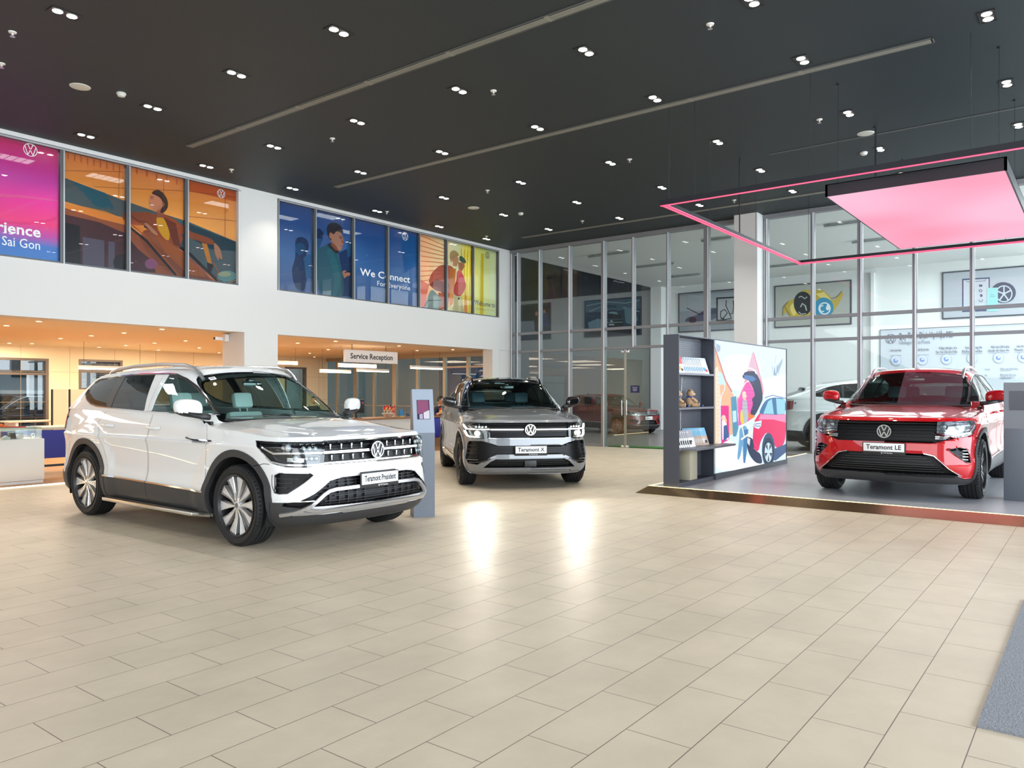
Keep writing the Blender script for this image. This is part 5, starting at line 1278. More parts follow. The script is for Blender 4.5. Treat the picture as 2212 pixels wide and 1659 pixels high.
def emit(surfs, name, m, parent, regs, off=0., thick=.012, side=0, kind=None, drop=None):
    """one mesh out of region faces of one or more surfaces. side 0 both, 1 left, -1 right"""
    if isinstance(regs, str): regs = [regs]
    V = []; Fc = []; N = []
    for s in surfs:
        ids = [k for k, v in s.names.items() if v in regs]
        fs = [f for f in s.bm.faces if f[s.lay] in ids]
        if not fs: continue
        idx = {}; ab = []
        for f in fs:
            for v in f.verts:
                if v not in idx: idx[v] = len(ab); ab.append((v.co.x, v.co.y))
        a = [p[0] for p in ab]; b = [p[1] for p in ab]
        P = s.pos(a, b); n = s.nrm(a, b)
        if drop is not None: P = drop(P)
        P1 = P + n*off
        cen = abs(P[:, 1]) < 1e-6
        P1[cen, 1] = 0
        bnd = {}
        for f in fs:
            vs = list(f.verts)
            for i in range(len(vs)):
                p, q = idx[vs[i]], idx[vs[(i+1) % len(vs)]]
                if (q, p) in bnd: del bnd[(q, p)]
                else: bnd[(p, q)] = 1
        P2 = P1 - n*thick
        for sg in ((1, -1) if side == 0 else (side,)):
            M = np.array([1, sg, 1.])
            base = len(V)
            V.extend((P1*M).tolist()); V.extend((P2*M).tolist())
            nv = len(P1)
            nn = n*M
            # winding check on the first usable face
            for f in fs:
                q = [idx[v] for v in f.verts]
                p0, p1, p2 = (P1[q[0]]*M, P1[q[1]]*M, P1[q[2]]*M)
                g = np.cross(p1-p0, p2-p0)
                # robust: newell
                g = np.zeros(3)
                for i in range(len(q)):
                    x, y = P1[q[i]]*M, P1[q[(i+1) % len(q)]]*M
                    g += np.cross(x, y)
                if np.dot(g, nn[q[0]]) < 0: q = q[::-1]
                Fc.append([base+i for i in q]); N.extend([tuple(nn[i]) for i in q])
            if thick:
                for (p, q) in bnd:
                    if side == 0 and cen[p] and cen[q]: continue
                    quad = [base+p, base+q, base+nv+q, base+nv+p]
                    A_, B_, C_ = np.array(V[quad[0]]), np.array(V[quad[1]]), np.array(V[quad[2]])
                    g = np.cross(B_-A_, C_-A_); L = np.linalg.norm(g)
                    if L < 1e-12: continue
                    g /= L
                    Fc.append(quad); N.extend([tuple(g)]*4)
    if not Fc: return None
    o = mesh_obj(name, V, Fc, m, parent)
    o.data.polygons.foreach_set('use_smooth', [True]*len(o.data.polygons))
    o.data.normals_split_custom_set(N)
    if kind: o['kind'] = kind
    return o

def strip(mb, s, pts, w=.02, h=.008, off=0., mi=0, step=.05, mirror=True, closed=False, view_up=(0, 0, 1)):
    """bar of rectangular section lying on the surface along a path"""
    P, N = s.at(list(pts)+([pts[0]] if closed else []), 0, step)
    if closed: P = P[:-1]; N = N[:-1]
    n = len(P)
    for sg in ((1, -1) if mirror else (1,)):
        vs = []
        for i in range(n):
            if closed: t = P[(i+1) % n]-P[i-1]
            else: t = P[min(i+1, n-1)]-P[max(i-1, 0)]
            if t.length < 1e-9: t = Vector((1, 0, 0))
            t.normalize(); nn = N[i]; u = nn.cross(t).normalized()
            for a, b in ((-w/2, 0), (-w/2*.75, h), (w/2*.75, h), (w/2, 0)):
                v = P[i]+u*a+nn*(b+off); vs.append(Vector((v.x, v.y*sg, v.z)))
        fs = []
        for i in range(n if closed else n-1):
            j = (i+1) % n
            for k in range(4):
                l = (k+1) % 4
                fs.append((i*4+k, i*4+l, j*4+l, j*4+k))
        if not closed: fs += [(0, 1, 2, 3), tuple(range(n*4-4, n*4))[::-1]]
        mb.add(vs, fs, mi)
    return mb

def arc2(cx, cz, r, a0, a1, n=20, view='s'):
    return [(view, cx+r*math.cos(math.radians(a0+(a1-a0)*k/n)), cz+r*math.sin(math.radians(a0+(a1-a0)*k/n))) for k in range(n+1)]

AX = 1.53
def hood_z(x, y):
    zc = interp(x, [.6, 1.0, 1.5, 1.9, 2.15, 2.3, 2.38, 2.44], [1.185, 1.175, 1.145, 1.10, 1.065, 1.04, 1.02, 1.0])
    ay = abs(y)
    z = zc - .055*(ay/.9)**4 * smooth01((2.5-x)/.6)
    z += .012*(1-smooth01((ay-.52)/.10))*smooth01((2.3-x)/.3)*smooth01((x-.7)/.2)
    return z

def lower_grid(coupe=False):
    st = [(2.43,0,1,0),(2.425,.25,1,0),(2.405,.48,1,0),(2.36,.67,.97,.2),(2.27,.81,.85,.45),(2.12,.90,.6,.75),(1.95,.945,.3,.95),
          (1.72,.965,.08,1),(1.45,.975,0,1),(1.1,.985,0,1),(.75,.99,0,1),(.3,.99,0,1),(-.2,.99,0,1),(-.7,.99,0,1),(-1.1,.985,0,1),(-1.5,.978,0,1),
          (-1.85,.968,0,1),(-2.15,.94,.15,1),(-2.36,.88,.4,.85),(-2.49,.76,.8,.5),(-2.56,.5,1,.15),(-2.58,.25,1,0),(-2.59,0,1,0)]
    lv = [  # nominal z, front inset, side inset, rear inset
        (.22, .17, .13, .16), (.27, .085, .06, .08), (.34, .03, .022, .02), (.43, .0, .005, .0), (.52, .002, .006, .0), (.60, .008, .024, .01), (.72, .02, .028, .03), (.84, .035, .022, .05), (.92, .05, .006, .05), (.955, .06, .0, .05), (.985, .08, .020, .05)]
    g = []
    for (x0, y0, wx, wy) in st:
        row = []
        fr = x0 > 0
        for (z, fi, si, ri) in lv:
            dx = (fi if fr else -ri)*wx
            if not fr: dx = -ri*wx
            row.append((x0-dx, max(0, y0-si*wy) if y0 else 0, z))
        if x0 > .8:     # up to the bonnet line
            x1 = x0-.12*wx; y1 = y0-.05*wy if y0 else 0
            zt = hood_z(x1, y1)
            p = row[-1]
            zm = .985 + (zt-.985)*.6
            row[-1] = (p[0], p[1], min(.985, zt-.03))
            row.append(((p[0]*.5+x1*.5), (p[1]*.45+y1*.55) if y0 else 0, zm))
            row.append((x1, y1, zt))
        else:
            zt = interp(x0, [-2.6, -2.2, -1.2, 0, .8], [1.27, 1.29, 1.27, 1.245, 1.20])
            p = row[-1]; q = .05 if x0 > -2.2 else .05
            row.append((p[0]+(.02*wx), (p[1]-.028*wy) if y0 else 0, .985+(zt-.985)*.5))
            row.append((p[0]+(.05*wx), (p[1]-.072*wy) if y0 else 0, zt))
        g.append(row)
    return g

def flare(P):
    P = np.array(P)
    for cx in (AX, -AX-.01):
        d = np.hypot(P[:, 0]-cx, P[:, 2]-.385)
        t = np.clip((.76-d)/.14, 0, 1); t = t*t*(3-2*t)
        k = np.clip((P[:, 1]-.6)/.3, 0, 1)
        P[:, 1] += .022*t*k
    return P

def hood_grid(LG):
    g = []
    spx = [2.22, 2.2, 2.1, 1.95, 1.75, 1.6, 1.45, 1.25, 1.1, .98, .9]
    for i in range(11):
        x1, y1, z1 = LG[i][-1]
        row = []
        for r in (0, .05, .14, .26, .4, .55, .7, .85, 1.0):
            y = y1*(1-r)
            x = x1+(spx[i]-x1)*(r if i > 3 else r)
            x = min(x, x1) if i < 4 else x
            row.append((x, y, hood_z(x, y)))
        row[0] = (x1, y1, z1)
        g.append(row)
    for k in range(len(g[0])):
        g[0][k] = (g[0][0][0]+(spx[0]-g[0][0][0])*[0, .05, .14, .26, .4, .55, .7, .85, 1.0][k], 0, 0)
        g[0][k] = (g[0][k][0], 0, hood_z(g[0][k][0], 0))
    return g

def house_grid(coupe=False, h=0.):
    base = [(1.20,0,1.12),(1.185,.3,1.12),(1.12,.58,1.12),(1.03,.735,1.12),(.93,.835,1.13),(.75,.885,1.165),(.3,.912,1.20),(-.15,.916,1.215),(-.7,.916,1.225),(-1.3,.912,1.24),(-1.8,.90,1.25),
            (-2.15,.872,1.25),(-2.38,.81,1.25),(-2.50,.68,1.25),(-2.545,.4,1.24),(-2.55,0,1.24)]
    top = [(.32,0,1.715),(.31,.25,1.71),(.27,.47,1.69),(.22,.60,1.665),(.13,.665,1.65),(-.02,.69,1.655),(-.25,.695,1.665),(-.5,.70,1.67),(-.95,.70,1.67),(-1.35,.695,1.66),(-1.7,.68,1.645),
           (-1.93,.655,1.625),(-2.06,.60,1.61),(-2.13,.50,1.605),(-2.17,.3,1.61),(-2.18,0,1.615)]
    if coupe:
        top = [(x if x > -1.2 else x*.78-.26, y, z-.035-(.13*smooth01((-x-.6)/1.6))) for x, y, z in top]
    g = []
    sx = [.05, .04, 0, -.05, -.12, -.2, -.35, -.55, -.95, -1.3, -1.55, -1.68, -1.78, -1.85, -1.9, -1.92]
    for i, (b, t) in enumerate(zip(base, top)):
        row = []
        for k in (0, .12, .3, .5, .7, .85, .95):
            bulge = .02*math.sin(PI*k)*(1 if i > 2 else .6)
            p = [b[j]+(t[j]-b[j])*k for j in range(3)]
            if i >= 4 and i <= 11: p[1] += bulge
            elif i < 4: p[0] += bulge*.9; p[2] += bulge*.6
            else: p[0] -= bulge
            row.append(tuple(p))
        cz = 1.775 - (.035 if coupe else 0)
        zt = t[2]
        for r, q in ((.03, .14), (.10, .42), (.25, .66), (.5, .88), (.75, .97), (1, 1)):
            x = t[0]+(sx[i]-t[0])*r*(1 if i > 3 else 1)
            zc = cz + interp(x, [-2.2, -1.6, -.6, .1, .4], [-.10, -.035, 0, -.02, -.05] if not coupe else [-.26, -.12, -.01, -.02, -.05])
            row.append((x, t[1]*(1-r), zt+(max(zc, zt+.012)-zt)*q))
        g.append(row)
    for row in (g[0], g[-1]):
        for k, p in enumerate(row): row[k] = (p[0], 0, p[2])
    return g

def make_wheel(style, Rt=.385, W=.25, name='wheel'):
    """wheel centred on the origin, outer face towards +Y"""
    root = bpy.data.objects.new(name, None); COL.objects.link(root)
    Mx = Matrix.Rotation(-PI/2, 4, 'X')          # local z -> +y
    rr = .290
    t = MB()
    prof = [(rr, -W/2+.012), (rr+.02, -W/2), (Rt-.045, -W/2-.004), (Rt-.012, -W/2+.02), (Rt, -W/2+.04)]
    for gx in (-.066, -.022, .022, .066):
        prof += [(Rt, gx-.006), (Rt-.009, gx-.004), (Rt-.009, gx+.004), (Rt, gx+.006)]
    prof += [(Rt, W/2-.04), (Rt-.012, W/2-.02), (Rt-.045, W/2+.004), (rr+.06, W/2+.006), (rr+.02, W/2), (rr, W/2-.012)]
    t.lathe(prof, 56, 0, Mx)
    # shoulder blocks
    for k in range(60):
        a = 2*PI*k/60
        M = Matrix.Rotation(-PI/2, 4, 'X') @ Matrix.Rotation(a, 4, 'Z')
        t.box((Rt-.03, -.004, W/2-.034), (Rt-.007, .010, W/2-.014), 0, M)
    t.build('tyre', [mat('tyre_rubber', (.012, .013, .014), .62, spec=.4)], root)
    r = MB()
    r.lathe([(rr-.001, W/2-.012), (rr+.006, W/2), (rr-.008, W/2+.001), (rr-.016, W/2-.012), (rr-.022, W/2-.05), (rr-.03, -W/2+.03), (rr-.002, -W/2+.012)], 56, 1, Mx)
    zf = W/2-.022
    dark, face = 1, 0
    if style == 'turbine':
        for k in range(10):
            a = 2*PI*k/10
            M = Mx @ Matrix.Rotation(a, 4, 'Z')
            # broad blade with a raised rib on each flank
            blade = [(.045, -.012), (.12, -.030), (.20, -.054), (.276, -.074), (.280, .016), (.20, .012), (.12, .008), (.045, .010)]
            vs = [(x, y, zf-.016*(1-abs(x-.16)/.12)) for x, y in blade]+[(x, y, zf-.05) for x, y in blade]
            n = 8
            r.add(vs, [tuple(range(n)), tuple(range(n, 2*n))[::-1]]+[(i, (i+1) % n, n+(i+1) % n, n+i) for i in range(n)], 0, M)
            for y0, y1 in ((-.014, -.078), (.010, .020)):
                r.tube([M @ Vector((.04, y0*.6, zf-.004)), M @ Vector((.13, y0*1.7 if y0 < 0 else y0*.7, zf-.012)), M @ Vector((.279, y1, zf+.004))], .0055, 6, 2)
    elif style == 'blade5':
        for k in range(5):
            for o in (-1, 1):
                a = 2*PI*k/5
                M = Mx @ Matrix.Rotation(a, 4, 'Z')
                bl = [(.04, .006*o), (.12, .016*o), (.283, .020*o), (.283, .066*o), (.12, .036*o), (.04, .030*o)]
                vs = [(x, y, zf-.012*(x < .2)) for x, y in bl]+[(x, y, zf-.05) for x, y in bl]
                n = 6
                r.add(vs, [tuple(range(n)), tuple(range(n, 2*n))[::-1]]+[(i, (i+1) % n, n+(i+1) % n, n+i) for i in range(n)], 0, M)
    r.lathe([(0.0, zf+.002), (.03, zf+.002), (.042, zf-.004), (.055, zf-.02), (.055, zf-.06), (0, zf-.06)], 28, 0, Mx)
    face_m = {'turbine': [mat('wheel_satin', (.82, .82, .83), .38, metal=.6), mat('wheel_barrel', (.05, .05, .055), .4, metal=.7), mat('chrome', (.82, .83, .85), .08, metal=1)],
              'blade5': [mat('wheel_silver', (.62, .63, .66), .25, metal=.95), mat('wheel_barrel'), mat('chrome')],
              'black': None}
    if style == 'blade5': pass
    r.build('rim', face_m[style], root)
    d = MB()
    d.lathe([(.06, zf-.10), (.19, zf-.10), (.19, zf-.125), (.06, zf-.125)], 36, 0, Mx, closed=True)
    d.lathe([(0.0, -W/2+.04), (rr-.03, -W/2+.04)], 36, 1, Mx)
    d.build('brake_disc', [mat('brake_steel', (.32, .32, .33), .3, metal=.9), mat('wheel_well', (.006, .006, .007), .9)], root)
    c = MB()
    M = Mx @ Matrix.Rotation(-PI/2, 4, 'Z') @ Matrix.Translation((0, 0, zf+.002))
    M = Matrix.Translation((0, zf+.002, 0)) @ Matrix(((-1, 0, 0, 0), (0, 0, 1, 0), (0, 1, 0, 0), (0, 0, 0, 1)))
    c.lathe([(0, .001), (.027, .001), (.028, -.002)], 24, 1, M)
    vw_logo(c, M @ Matrix.Translation((0, 0, .001)), .026, .002, 0)
    c.build('hub_cap', [mat('chrome'), mat('gloss_black', (.006, .006, .008), .08, coat=1)], root)
    return root

def make_seat(parent, x, y, col, bench=False):
    w_ = .25 if not bench else .62
    s = MB()
    s.bbox((x-.28, y-w_, .52), (x+.27, y+w_, .68), .05)
    M = Matrix.Translation((x-.26, 0, .62)) @ Matrix.Rotation(math.radians(-16), 4, 'Y')
    s.bbox((-.07, y-w_+.01, 0), (.06, y+w_-.01, .62), .05, 0, M)
    for yy in ([y] if not bench else [y-.38, y+.38]):
        s.bbox((-.05, yy-.13, .66), (.05, yy+.13, .86), .04, 0, M)
        s.cyl(M @ Vector((0, yy-.05, .6)), M @ Vector((0, yy-.05, .7)), .007)
        s.cyl(M @ Vector((0, yy+.05, .6)), M @ Vector((0, yy+.05, .7)), .007)
    s.build('seat', [col], parent)

def make_car(name, label, loc, rz, P, group=None):
    root = thing(name, label, 'car', loc, rz, group)
    paint = P['paint']; clad = P['clad']; roofm = P.get('roof', paint)
    chrome = mat('chrome', (.82, .83, .85), .08, metal=1)
    black = mat('gloss_black', (.006, .006, .008), .08, coat=1)
    dark = mat('trim_black', (.018, .019, .021), .45)
    gapm = mat('panel_gap', (.012, .012, .013), .8)
    silver = P.get('silver', mat('satin_silver', (.60, .61, .62), .35, metal=.35))
    det = P.get('detail', 1)
    LG = lower_grid()
    L = Surf(LG, (4, 3) if det else (3, 2), flare)
    Hd = Surf(hood_grid(LG), (4, 3) if det else (3, 2), None, spine=True)
    G = Surf(house_grid(P.get('coupe', False)), (4, 3) if det else (3, 2), None, spine=True)

    # ---------- regions, side
    CZ = .385
    for nm, xs in (('door_rear', [( -.105, .44), (-.105, 1.26)]),):
        pass
    L.seam('door_front', [('s', .93, .30), ('s', 1.03, .62), ('s', 1.045, .95), ('s', 1.0, 1.08), ('s', .93, 1.19), ('s', -.10, 1.235), ('s', -.10, .28)], .005)
    L.seam('door_rear', [('s', -.112, .28), ('s', -.112, 1.235), ('s', -1.15, 1.262)] + [('s', -1.30, 1.1), ('s', -1.20, .98), ('s', -1.08, .82), ('s', -.98, .62), ('s', -.93, .45), ('s', -.93, .28)], .005)
    # lower cladding between the arches, bumpers' lower skirts
    zc = P.get('clad_z', .485)
    L.region('cladding_f', [('s', 1.06, zc-.02), ('s', -.103, zc), ('s', -.103, .225), ('s', 1.06, .225)])
    L.region('cladding_r', [('s', -.109, zc), ('s', -1.08, zc+.015), ('s', -1.08, .225), ('s', -.109, .225)])
    L.region('gap', [('s', -.103, zc), ('s', -.109, zc), ('s', -.109, .23), ('s', -.103, .23)])
    for cx, nm in ((AX, 'arch_f'), (-AX-.01, 'arch_r')):
        L.region(nm, arc2(cx, CZ, .53, -18, 198, 30) + [('s', cx-.515, .225), ('s', cx+.515, .225)])
        L.region('hole', arc2(cx, CZ, .462, -22, 202, 30) + [('s', cx-.44, .222), ('s', cx+.44, .222)])
    ab = [(0, 0), (L.na-1, 0), (L.na-1, .004), (0, .004)]
    # rear skirt and tail lamps
    L.region('skirt_r', [('r', 0, .225), ('r', 0, .50), ('r', .7, .50), ('s', -2.08, .48), ('s', -2.05, .225)])
    L.region('tail_lamp', [('s', -2.27, 1.20), ('s', -2.30, 1.0), ('s', -2.40, .98), ('r', .62, .98), ('r', .62, 1.18)])

    # ---------- regions, front
    T = P['front']
    fr = {}
    if T == 'president':
        L.region('skirt_f', [('f', 0, .225), ('f', 0, .345), ('f', .60, .335), ('f', .86, .35), ('f', .93, .43), ('s', 2.03, .46), ('s', 2.0, .225)])
        L.region('skirt_f', [('f', .80, .225), ('f', .70, .35), ('f', .80, .46), ('s', 2.03, .455), ('s', 2.0, .225)])
        L.region('intake', [('f', 0, .40), ('f', 0, .665), ('f', .42, .665), ('f', .55, .64), ('f', .70, .53), ('f', .82, .465), ('f', .90, .455), ('f', .905, .425), ('f', .80, .405), ('f', .70, .415)])
        L.region('vent', [('f', .70, .70), ('f', .72, .715), ('s', 2.10, .72), ('s', 2.06, .70), ('s', 2.07, .545), ('f', .915, .535), ('f', .875, .54)])
        L.region('grille', [('f', 0, .79), ('f', 0, 1.0), ('f', .565, 1.0), ('f', .60, .79)])
        L.region('lamp', [('f', .565, 1.0), ('s', 1.90, 1.005), ('s', 1.80, 1.01), ('s', 1.92, .90), ('s', 2.03, .805), ('f', .87, .775), ('f', .73, .770), ('f', .66, .79), ('f', .60, .79)])
    elif T == 'x':
        L.region('skirt_f', [('f', 0, .225), ('f', 0, .30), ('f', .62, .30), ('f', .66, .26), ('s', 2.0, .27), ('s', 2.0, .225)])
        L.region('intake', [('f', 0, .33), ('f', 0, .46), ('f', .52, .46), ('f', .60, .42), ('f', .70, .33)])
        L.region('vent', [('f', 0, .53), ('f', 0, .66), ('f', .48, .66), ('f', .60, .70), ('f', .72, .73), ('s', 2.12, .72), ('s', 2.08, .66), ('s', 2.07, .46), ('f', .90, .385), ('f', .78, .375), ('f', .60, .49), ('f', .50, .53)])
        L.region('grille', [('f', 0, .775), ('f', 0, 1.0), ('f', .60, 1.0), ('f', .60, .775)])
        L.region('lamp', [('f', .60, 1.0), ('s', 1.93, 1.01), ('s', 1.86, .99), ('s', 1.96, .86), ('s', 2.04, .80), ('f', .85, .765), ('f', .72, .755), ('f', .60, .775)])
    elif T == 'le':
        L.region('skirt_f', [('f', 0, .225), ('f', 0, .345), ('f', .78, .345), ('f', .84, .30), ('s', 2.0, .30), ('s', 2.0, .225)])
        L.region('intake', [('f', 0, .34), ('f', 0, .60), ('f', .46, .60), ('f', .54, .575), ('f', .70, .42), ('f', .80, .345), ('f', .78, .34)])
        L.region('vent', [('f', .70, .66), ('f', .80, .685), ('f', .865, .665), ('f', .895, .60), ('f', .905, .50), ('f', .85, .515), ('f', .78, .585)])
        L.region('grille', [('f', 0, .735), ('f', 0, .995), ('f', .575, .995), ('f', .575, .85), ('f', .76, .795), ('f', .64, .765), ('f', .56, .735)])
        L.region('lamp', [('f', .575, .995), ('f', .75, 1.0), ('s', 2.03, 1.01), ('s', 1.93, 1.0), ('s', 1.99, .89), ('f', .915, .84), ('f', .86, .815), ('f', .77, .80), ('f', .575, .855)])
    elif T == 'small':
        L.region('skirt_f', [('f', 0, .225), ('f', 0, .40), ('f', .7, .40), ('f', .8, .46), ('s', 2.0, .44), ('s', 2.0, .225)])
        L.region('grille', [('f', 0, .80), ('f', 0, .99), ('f', .55, .99), ('f', .55, .82)])
        L.region('lamp', [('f', .55, .99), ('s', 2.0, 1.0), ('s', 1.93, .96), ('f', .88, .84), ('f', .75, .81), ('f', .55, .82)])
        L.region('vent', [('f', .52, .62), ('f', .86, .68), ('f', .86, .55), ('f', .60, .50)])
        L.region('intake', [('f', 0, .42), ('f', 0, .60), ('f', .42, .60), ('f', .50, .42)])
    # bumper / wing shut line
    L.region('gap', [('s', 2.0, .80), ('s', 1.93, .803), ('s', 1.80, .775), ('s', 1.80, .769), ('s', 1.93, .797), ('s', 2.0, .794)])

    # ---------- bonnet, windscreen, side glass
    Hd.seam('hood', [('t', 2.50, .0), ('t', 2.50, .62), ('t', 2.18, .635), ('t', 1.9, .69), ('t', 1.5, .74), ('t', 1.08, .77), ('t', .98, .76), ('t', .98, 0)], .005) if False else None
    a_c = Hd.inv('t', 2.22, .63)[0]
    hp = Hd.path([('t', 2.20, .64), ('t', 2.05, .69), ('t', 1.8, .74), ('t', 1.4, .775), ('t', 1.02, .79)])
    nb = Hd.nb-1; na = Hd.na-1
    hp2 = [p for p in hp]
    poly = [(0, 0), (hp2[0][0], 0)] + hp2 + [(na, hp2[-1][1]), (na, nb), (0, nb)]
    Hd.region('gap', ab=poly)
    off = .022
    def shift(p, q):
        # inward (towards the spine)
        return (p[0], min(nb, p[1]+.035))
    poly2 = [(0, 0), (hp2[0][0]-.06, 0)] + [shift(p, 0) for p in hp2] + [(na, hp2[-1][1]+.035), (na, nb), (0, nb)]
    Hd.region('hood', ab=poly2)
    zw0, zw1 = 1.135, 1.685 - (.03 if P.get('coupe') else 0)
    wtop = G.inv('f', .3, zw1)[1]
    ws = [(0, .35), (0, 6.05), (3.05, 5.75), (3.35, 5.2), (3.45, 4.5), (3.42, .75), (3.2, .45)]
    def glass_poly(k):
        return ws
    wp = []
    for i in range(len(ws)):
        p, q = ws[i], ws[(i+1) % len(ws)]
        for k in range(6): wp.append((p[0]+(q[0]-p[0])*k/6, p[1]+(q[1]-p[1])*k/6))
    G.region('screen_band', ab=wp)
    wp2 = []
    wi = [(0, .75), (0, 5.75), (2.98, 5.5), (3.2, 5.0), (3.3, 4.4), (3.28, 1.1), (3.1, .85)]
    for i in range(len(wi)):
        p, q = wi[i], wi[(i+1) % len(wi)]
        for k in range(6): wp2.append((p[0]+(q[0]-p[0])*k/6, p[1]+(q[1]-p[1])*k/6))
    G.region('windscreen', ab=wp2)
    if P.get('coupe'):
        SW = dict(front=[('s', .84, 1.235), ('s', .62, 1.36), ('s', .40, 1.47), ('s', .15, 1.565), ('s', -.02, 1.605), ('s', -.10, 1.61), ('s', -.10, 1.255)],
                  rear=[('s', -.16, 1.257), ('s', -.16, 1.612), ('s', -.6, 1.605), ('s', -1.0, 1.58), ('s', -1.03, 1.275)],
                  quarter=[('s', -1.08, 1.277), ('s', -1.06, 1.575), ('s', -1.45, 1.50), ('s', -1.82, 1.37), ('s', -1.72, 1.31)])
        outl = [('s', .88, 1.225), ('s', .62, 1.375), ('s', .40, 1.49), ('s', .15, 1.582), ('s', -.1, 1.625), ('s', -.6, 1.62), ('s', -1.05, 1.592), ('s', -1.45, 1.515), ('s', -1.85, 1.375), ('s', -1.74, 1.30), ('s', -1.05, 1.265), ('s', -.1, 1.243)]
    else:
        SW = dict(front=[('s', .84, 1.235), ('s', .62, 1.38), ('s', .40, 1.50), ('s', .20, 1.58), ('s', 0, 1.632), ('s', -.16, 1.645), ('s', -.16, 1.255)],
                  rear=[('s', -.30, 1.257), ('s', -.42, 1.648), ('s', -.8, 1.648), ('s', -1.10, 1.64), ('s', -1.08, 1.278)],
                  quarter=[('s', -1.20, 1.285), ('s', -1.28, 1.635), ('s', -1.55, 1.62), ('s', -1.78, 1.598), ('s', -1.85, 1.565), ('s', -1.90, 1.49), ('s', -1.88, 1.445), ('s', -1.76, 1.375), ('s', -1.60, 1.325), ('s', -1.42, 1.30)])
        outl = [('s', .88, 1.225), ('s', .62, 1.395), ('s', .40, 1.515), ('s', .20, 1.597), ('s', 0, 1.648), ('s', -.16, 1.66), ('s', -.8, 1.663), ('s', -1.28, 1.645), ('s', -1.80, 1.614), ('s', -1.88, 1.575), ('s', -1.93, 1.49), ('s', -1.91, 1.43), ('s', -1.77, 1.36), ('s', -1.60, 1.308), ('s', -1.42, 1.283), ('s', -.3, 1.243)]
    G.region('frame', outl)
    if not P.get('coupe'):
        G.region('pillar', [('s', -.155, 1.25), ('s', -.155, 1.648), ('s', -.43, 1.65), ('s', -.31, 1.25)])
        G.region('gapg', [('s', -.225, 1.25), ('s', -.245, 1.65), ('s', -.252, 1.65), ('s', -.232, 1.25)])
    for k, v in SW.items(): G.region('win_'+k, v)
    G.region('backlight', [('r', 0, 1.30), ('r', 0, 1.52), ('r', .45, 1.51), ('r', .58, 1.34), ('r', .60, 1.30)])
    if P.get('roof_glass', True):
        rp = [(2.2, 8.3), (9.2, 8.3), (9.2, G.nb-1), (0, G.nb-1), (0, 8.6)]
        a0 = G.inv('t', .02, .42); a1 = G.inv('t', -1.55, .42)
        G.region('roof_glass', [('t', .03, 0), ('t', .03, .44), ('t', -.62, .45), ('t', -.62, 0)])
        G.region('roof_glass', [('t', -.66, 0), ('t', -.66, .45), ('t', -1.45, .44), ('t', -1.45, 0)])

    # ---------- meshes
    all3 = [L, Hd, G]
    emit([L], 'bumper', paint, root, ['body'])          # body side, wings and bumpers in paint
    root.children[-1].name = 'body_shell'
    emit([Hd], 'wing', paint, root, ['body'], side=1); emit([Hd], 'wing', paint, root, ['body'], side=-1)
    emit([Hd], 'hood', paint, root, ['hood'], thick=.015)
    emit([G], 'roof', roofm, root, ['body'])
    emit([L, Hd], 'shut_lines', gapm, root, ['gap'], off=-.008, thick=-.008)
    for sd in (1, -1):
        for dn, cl, hx in (('door_front', 'cladding_f', .02), ('door_rear', 'cladding_r', -.99)):
            d = emit([L], 'door', paint, root, [dn], side=sd)
            emit([L], 'door_cladding', clad, d, [cl], off=.010, thick=.02, side=sd)
            hb = MB()
            c, n = L.at([('s', hx, 1.075)]); c = c[0]; n = n[0]
            pts = [(c.x-.11, .006), (c.x-.10, .035), (c.x-.05, .045), (c.x+.05, .045), (c.x+.095, .03), (c.x+.105, .006)]
            hp_ = [Vector((x, (c.y+o_)*sd, c.z+.002*(x-c.x))) for x, o_ in pts]
            hb.tube(hp_, [.014, .017, .018, .018, .017, .014], 10, 0, flat=.9)
            # the cup behind the grip
            cup = MB(); cup.ball((c.x, (c.y-.012)*sd, c.z-.012), 1, 16, sc=(.085, .016, .034))
            hb.build('door_handle', [P.get('handle', paint)], d)
            cup.build('handle_cup', [paint], d)
            if P.get('chrome_sill', True):
                cs = MB()
                x0, x1 = ((1.03, -.095) if 'front' in dn else (-.118, -1.03))
                z0, z1 = ((zc-.017, zc) if 'front' in dn else (zc, zc+.012))
                strip(cs, L, [('s', x0, z0+.012), ('s', x1, z1+.012)], .022, .012, .006, mirror=False)
                if sd < 0: cs.v = [Vector((v.x, -v.y, v.z)) for v in cs.v]
                cs.build('chrome_strip', [chrome], d)
        for an in ('arch_f', 'arch_r'):
            emit([L], 'wheel_arch', clad, root, [an], off=.014, thick=.05, side=sd)
    emit([L], 'front_skirt', clad, root, ['skirt_f'], off=.006, thick=.03)
    emit([L], 'rear_skirt', clad, root, ['skirt_r'], off=.006, thick=.03)
    for sd in (1, -1):
        emit([L], 'tail_lamp', mat('tail_red', (.22, .006, .008), .1, coat=1), root, ['tail_lamp'], off=.012, thick=.03, side=sd)

    gp = P.get('glass', glass_mat('car_glass', (.74, .93, .89), .9))
    gd = P.get('glass_rear', glass_mat('car_glass_tint', (.10, .11, .10), 1.3))
    emit([G], 'screen_surround', black, root, ['screen_band'], off=-.004, thick=.01)
    emit([G], 'windshield', gp, root, ['windscreen'], off=-.004, thick=0)
    for sd in (1, -1):
        fr_ = emit([G], 'window_frame', mat('trim_black'), root, ['frame'], off=-.002, thick=.012, side=sd)
        emit([G], 'side_window', gp, root, ['win_front'], off=-.005, thick=0, side=sd)
        emit([G], 'side_window', gd, root, ['win_rear'], off=-.005, thick=0, side=sd)
        emit([G], 'side_window', gd, root, ['win_quarter'], off=-.005, thick=0, side=sd)
        emit([G], 'pillar_trim', P.get('pillar', paint), root, ['pillar'], off=.002, thick=.01, side=sd)
        emit([G], 'pillar_seam', gapm, root, ['gapg'], off=-.006, thick=-.006, side=sd)
        ct = MB()
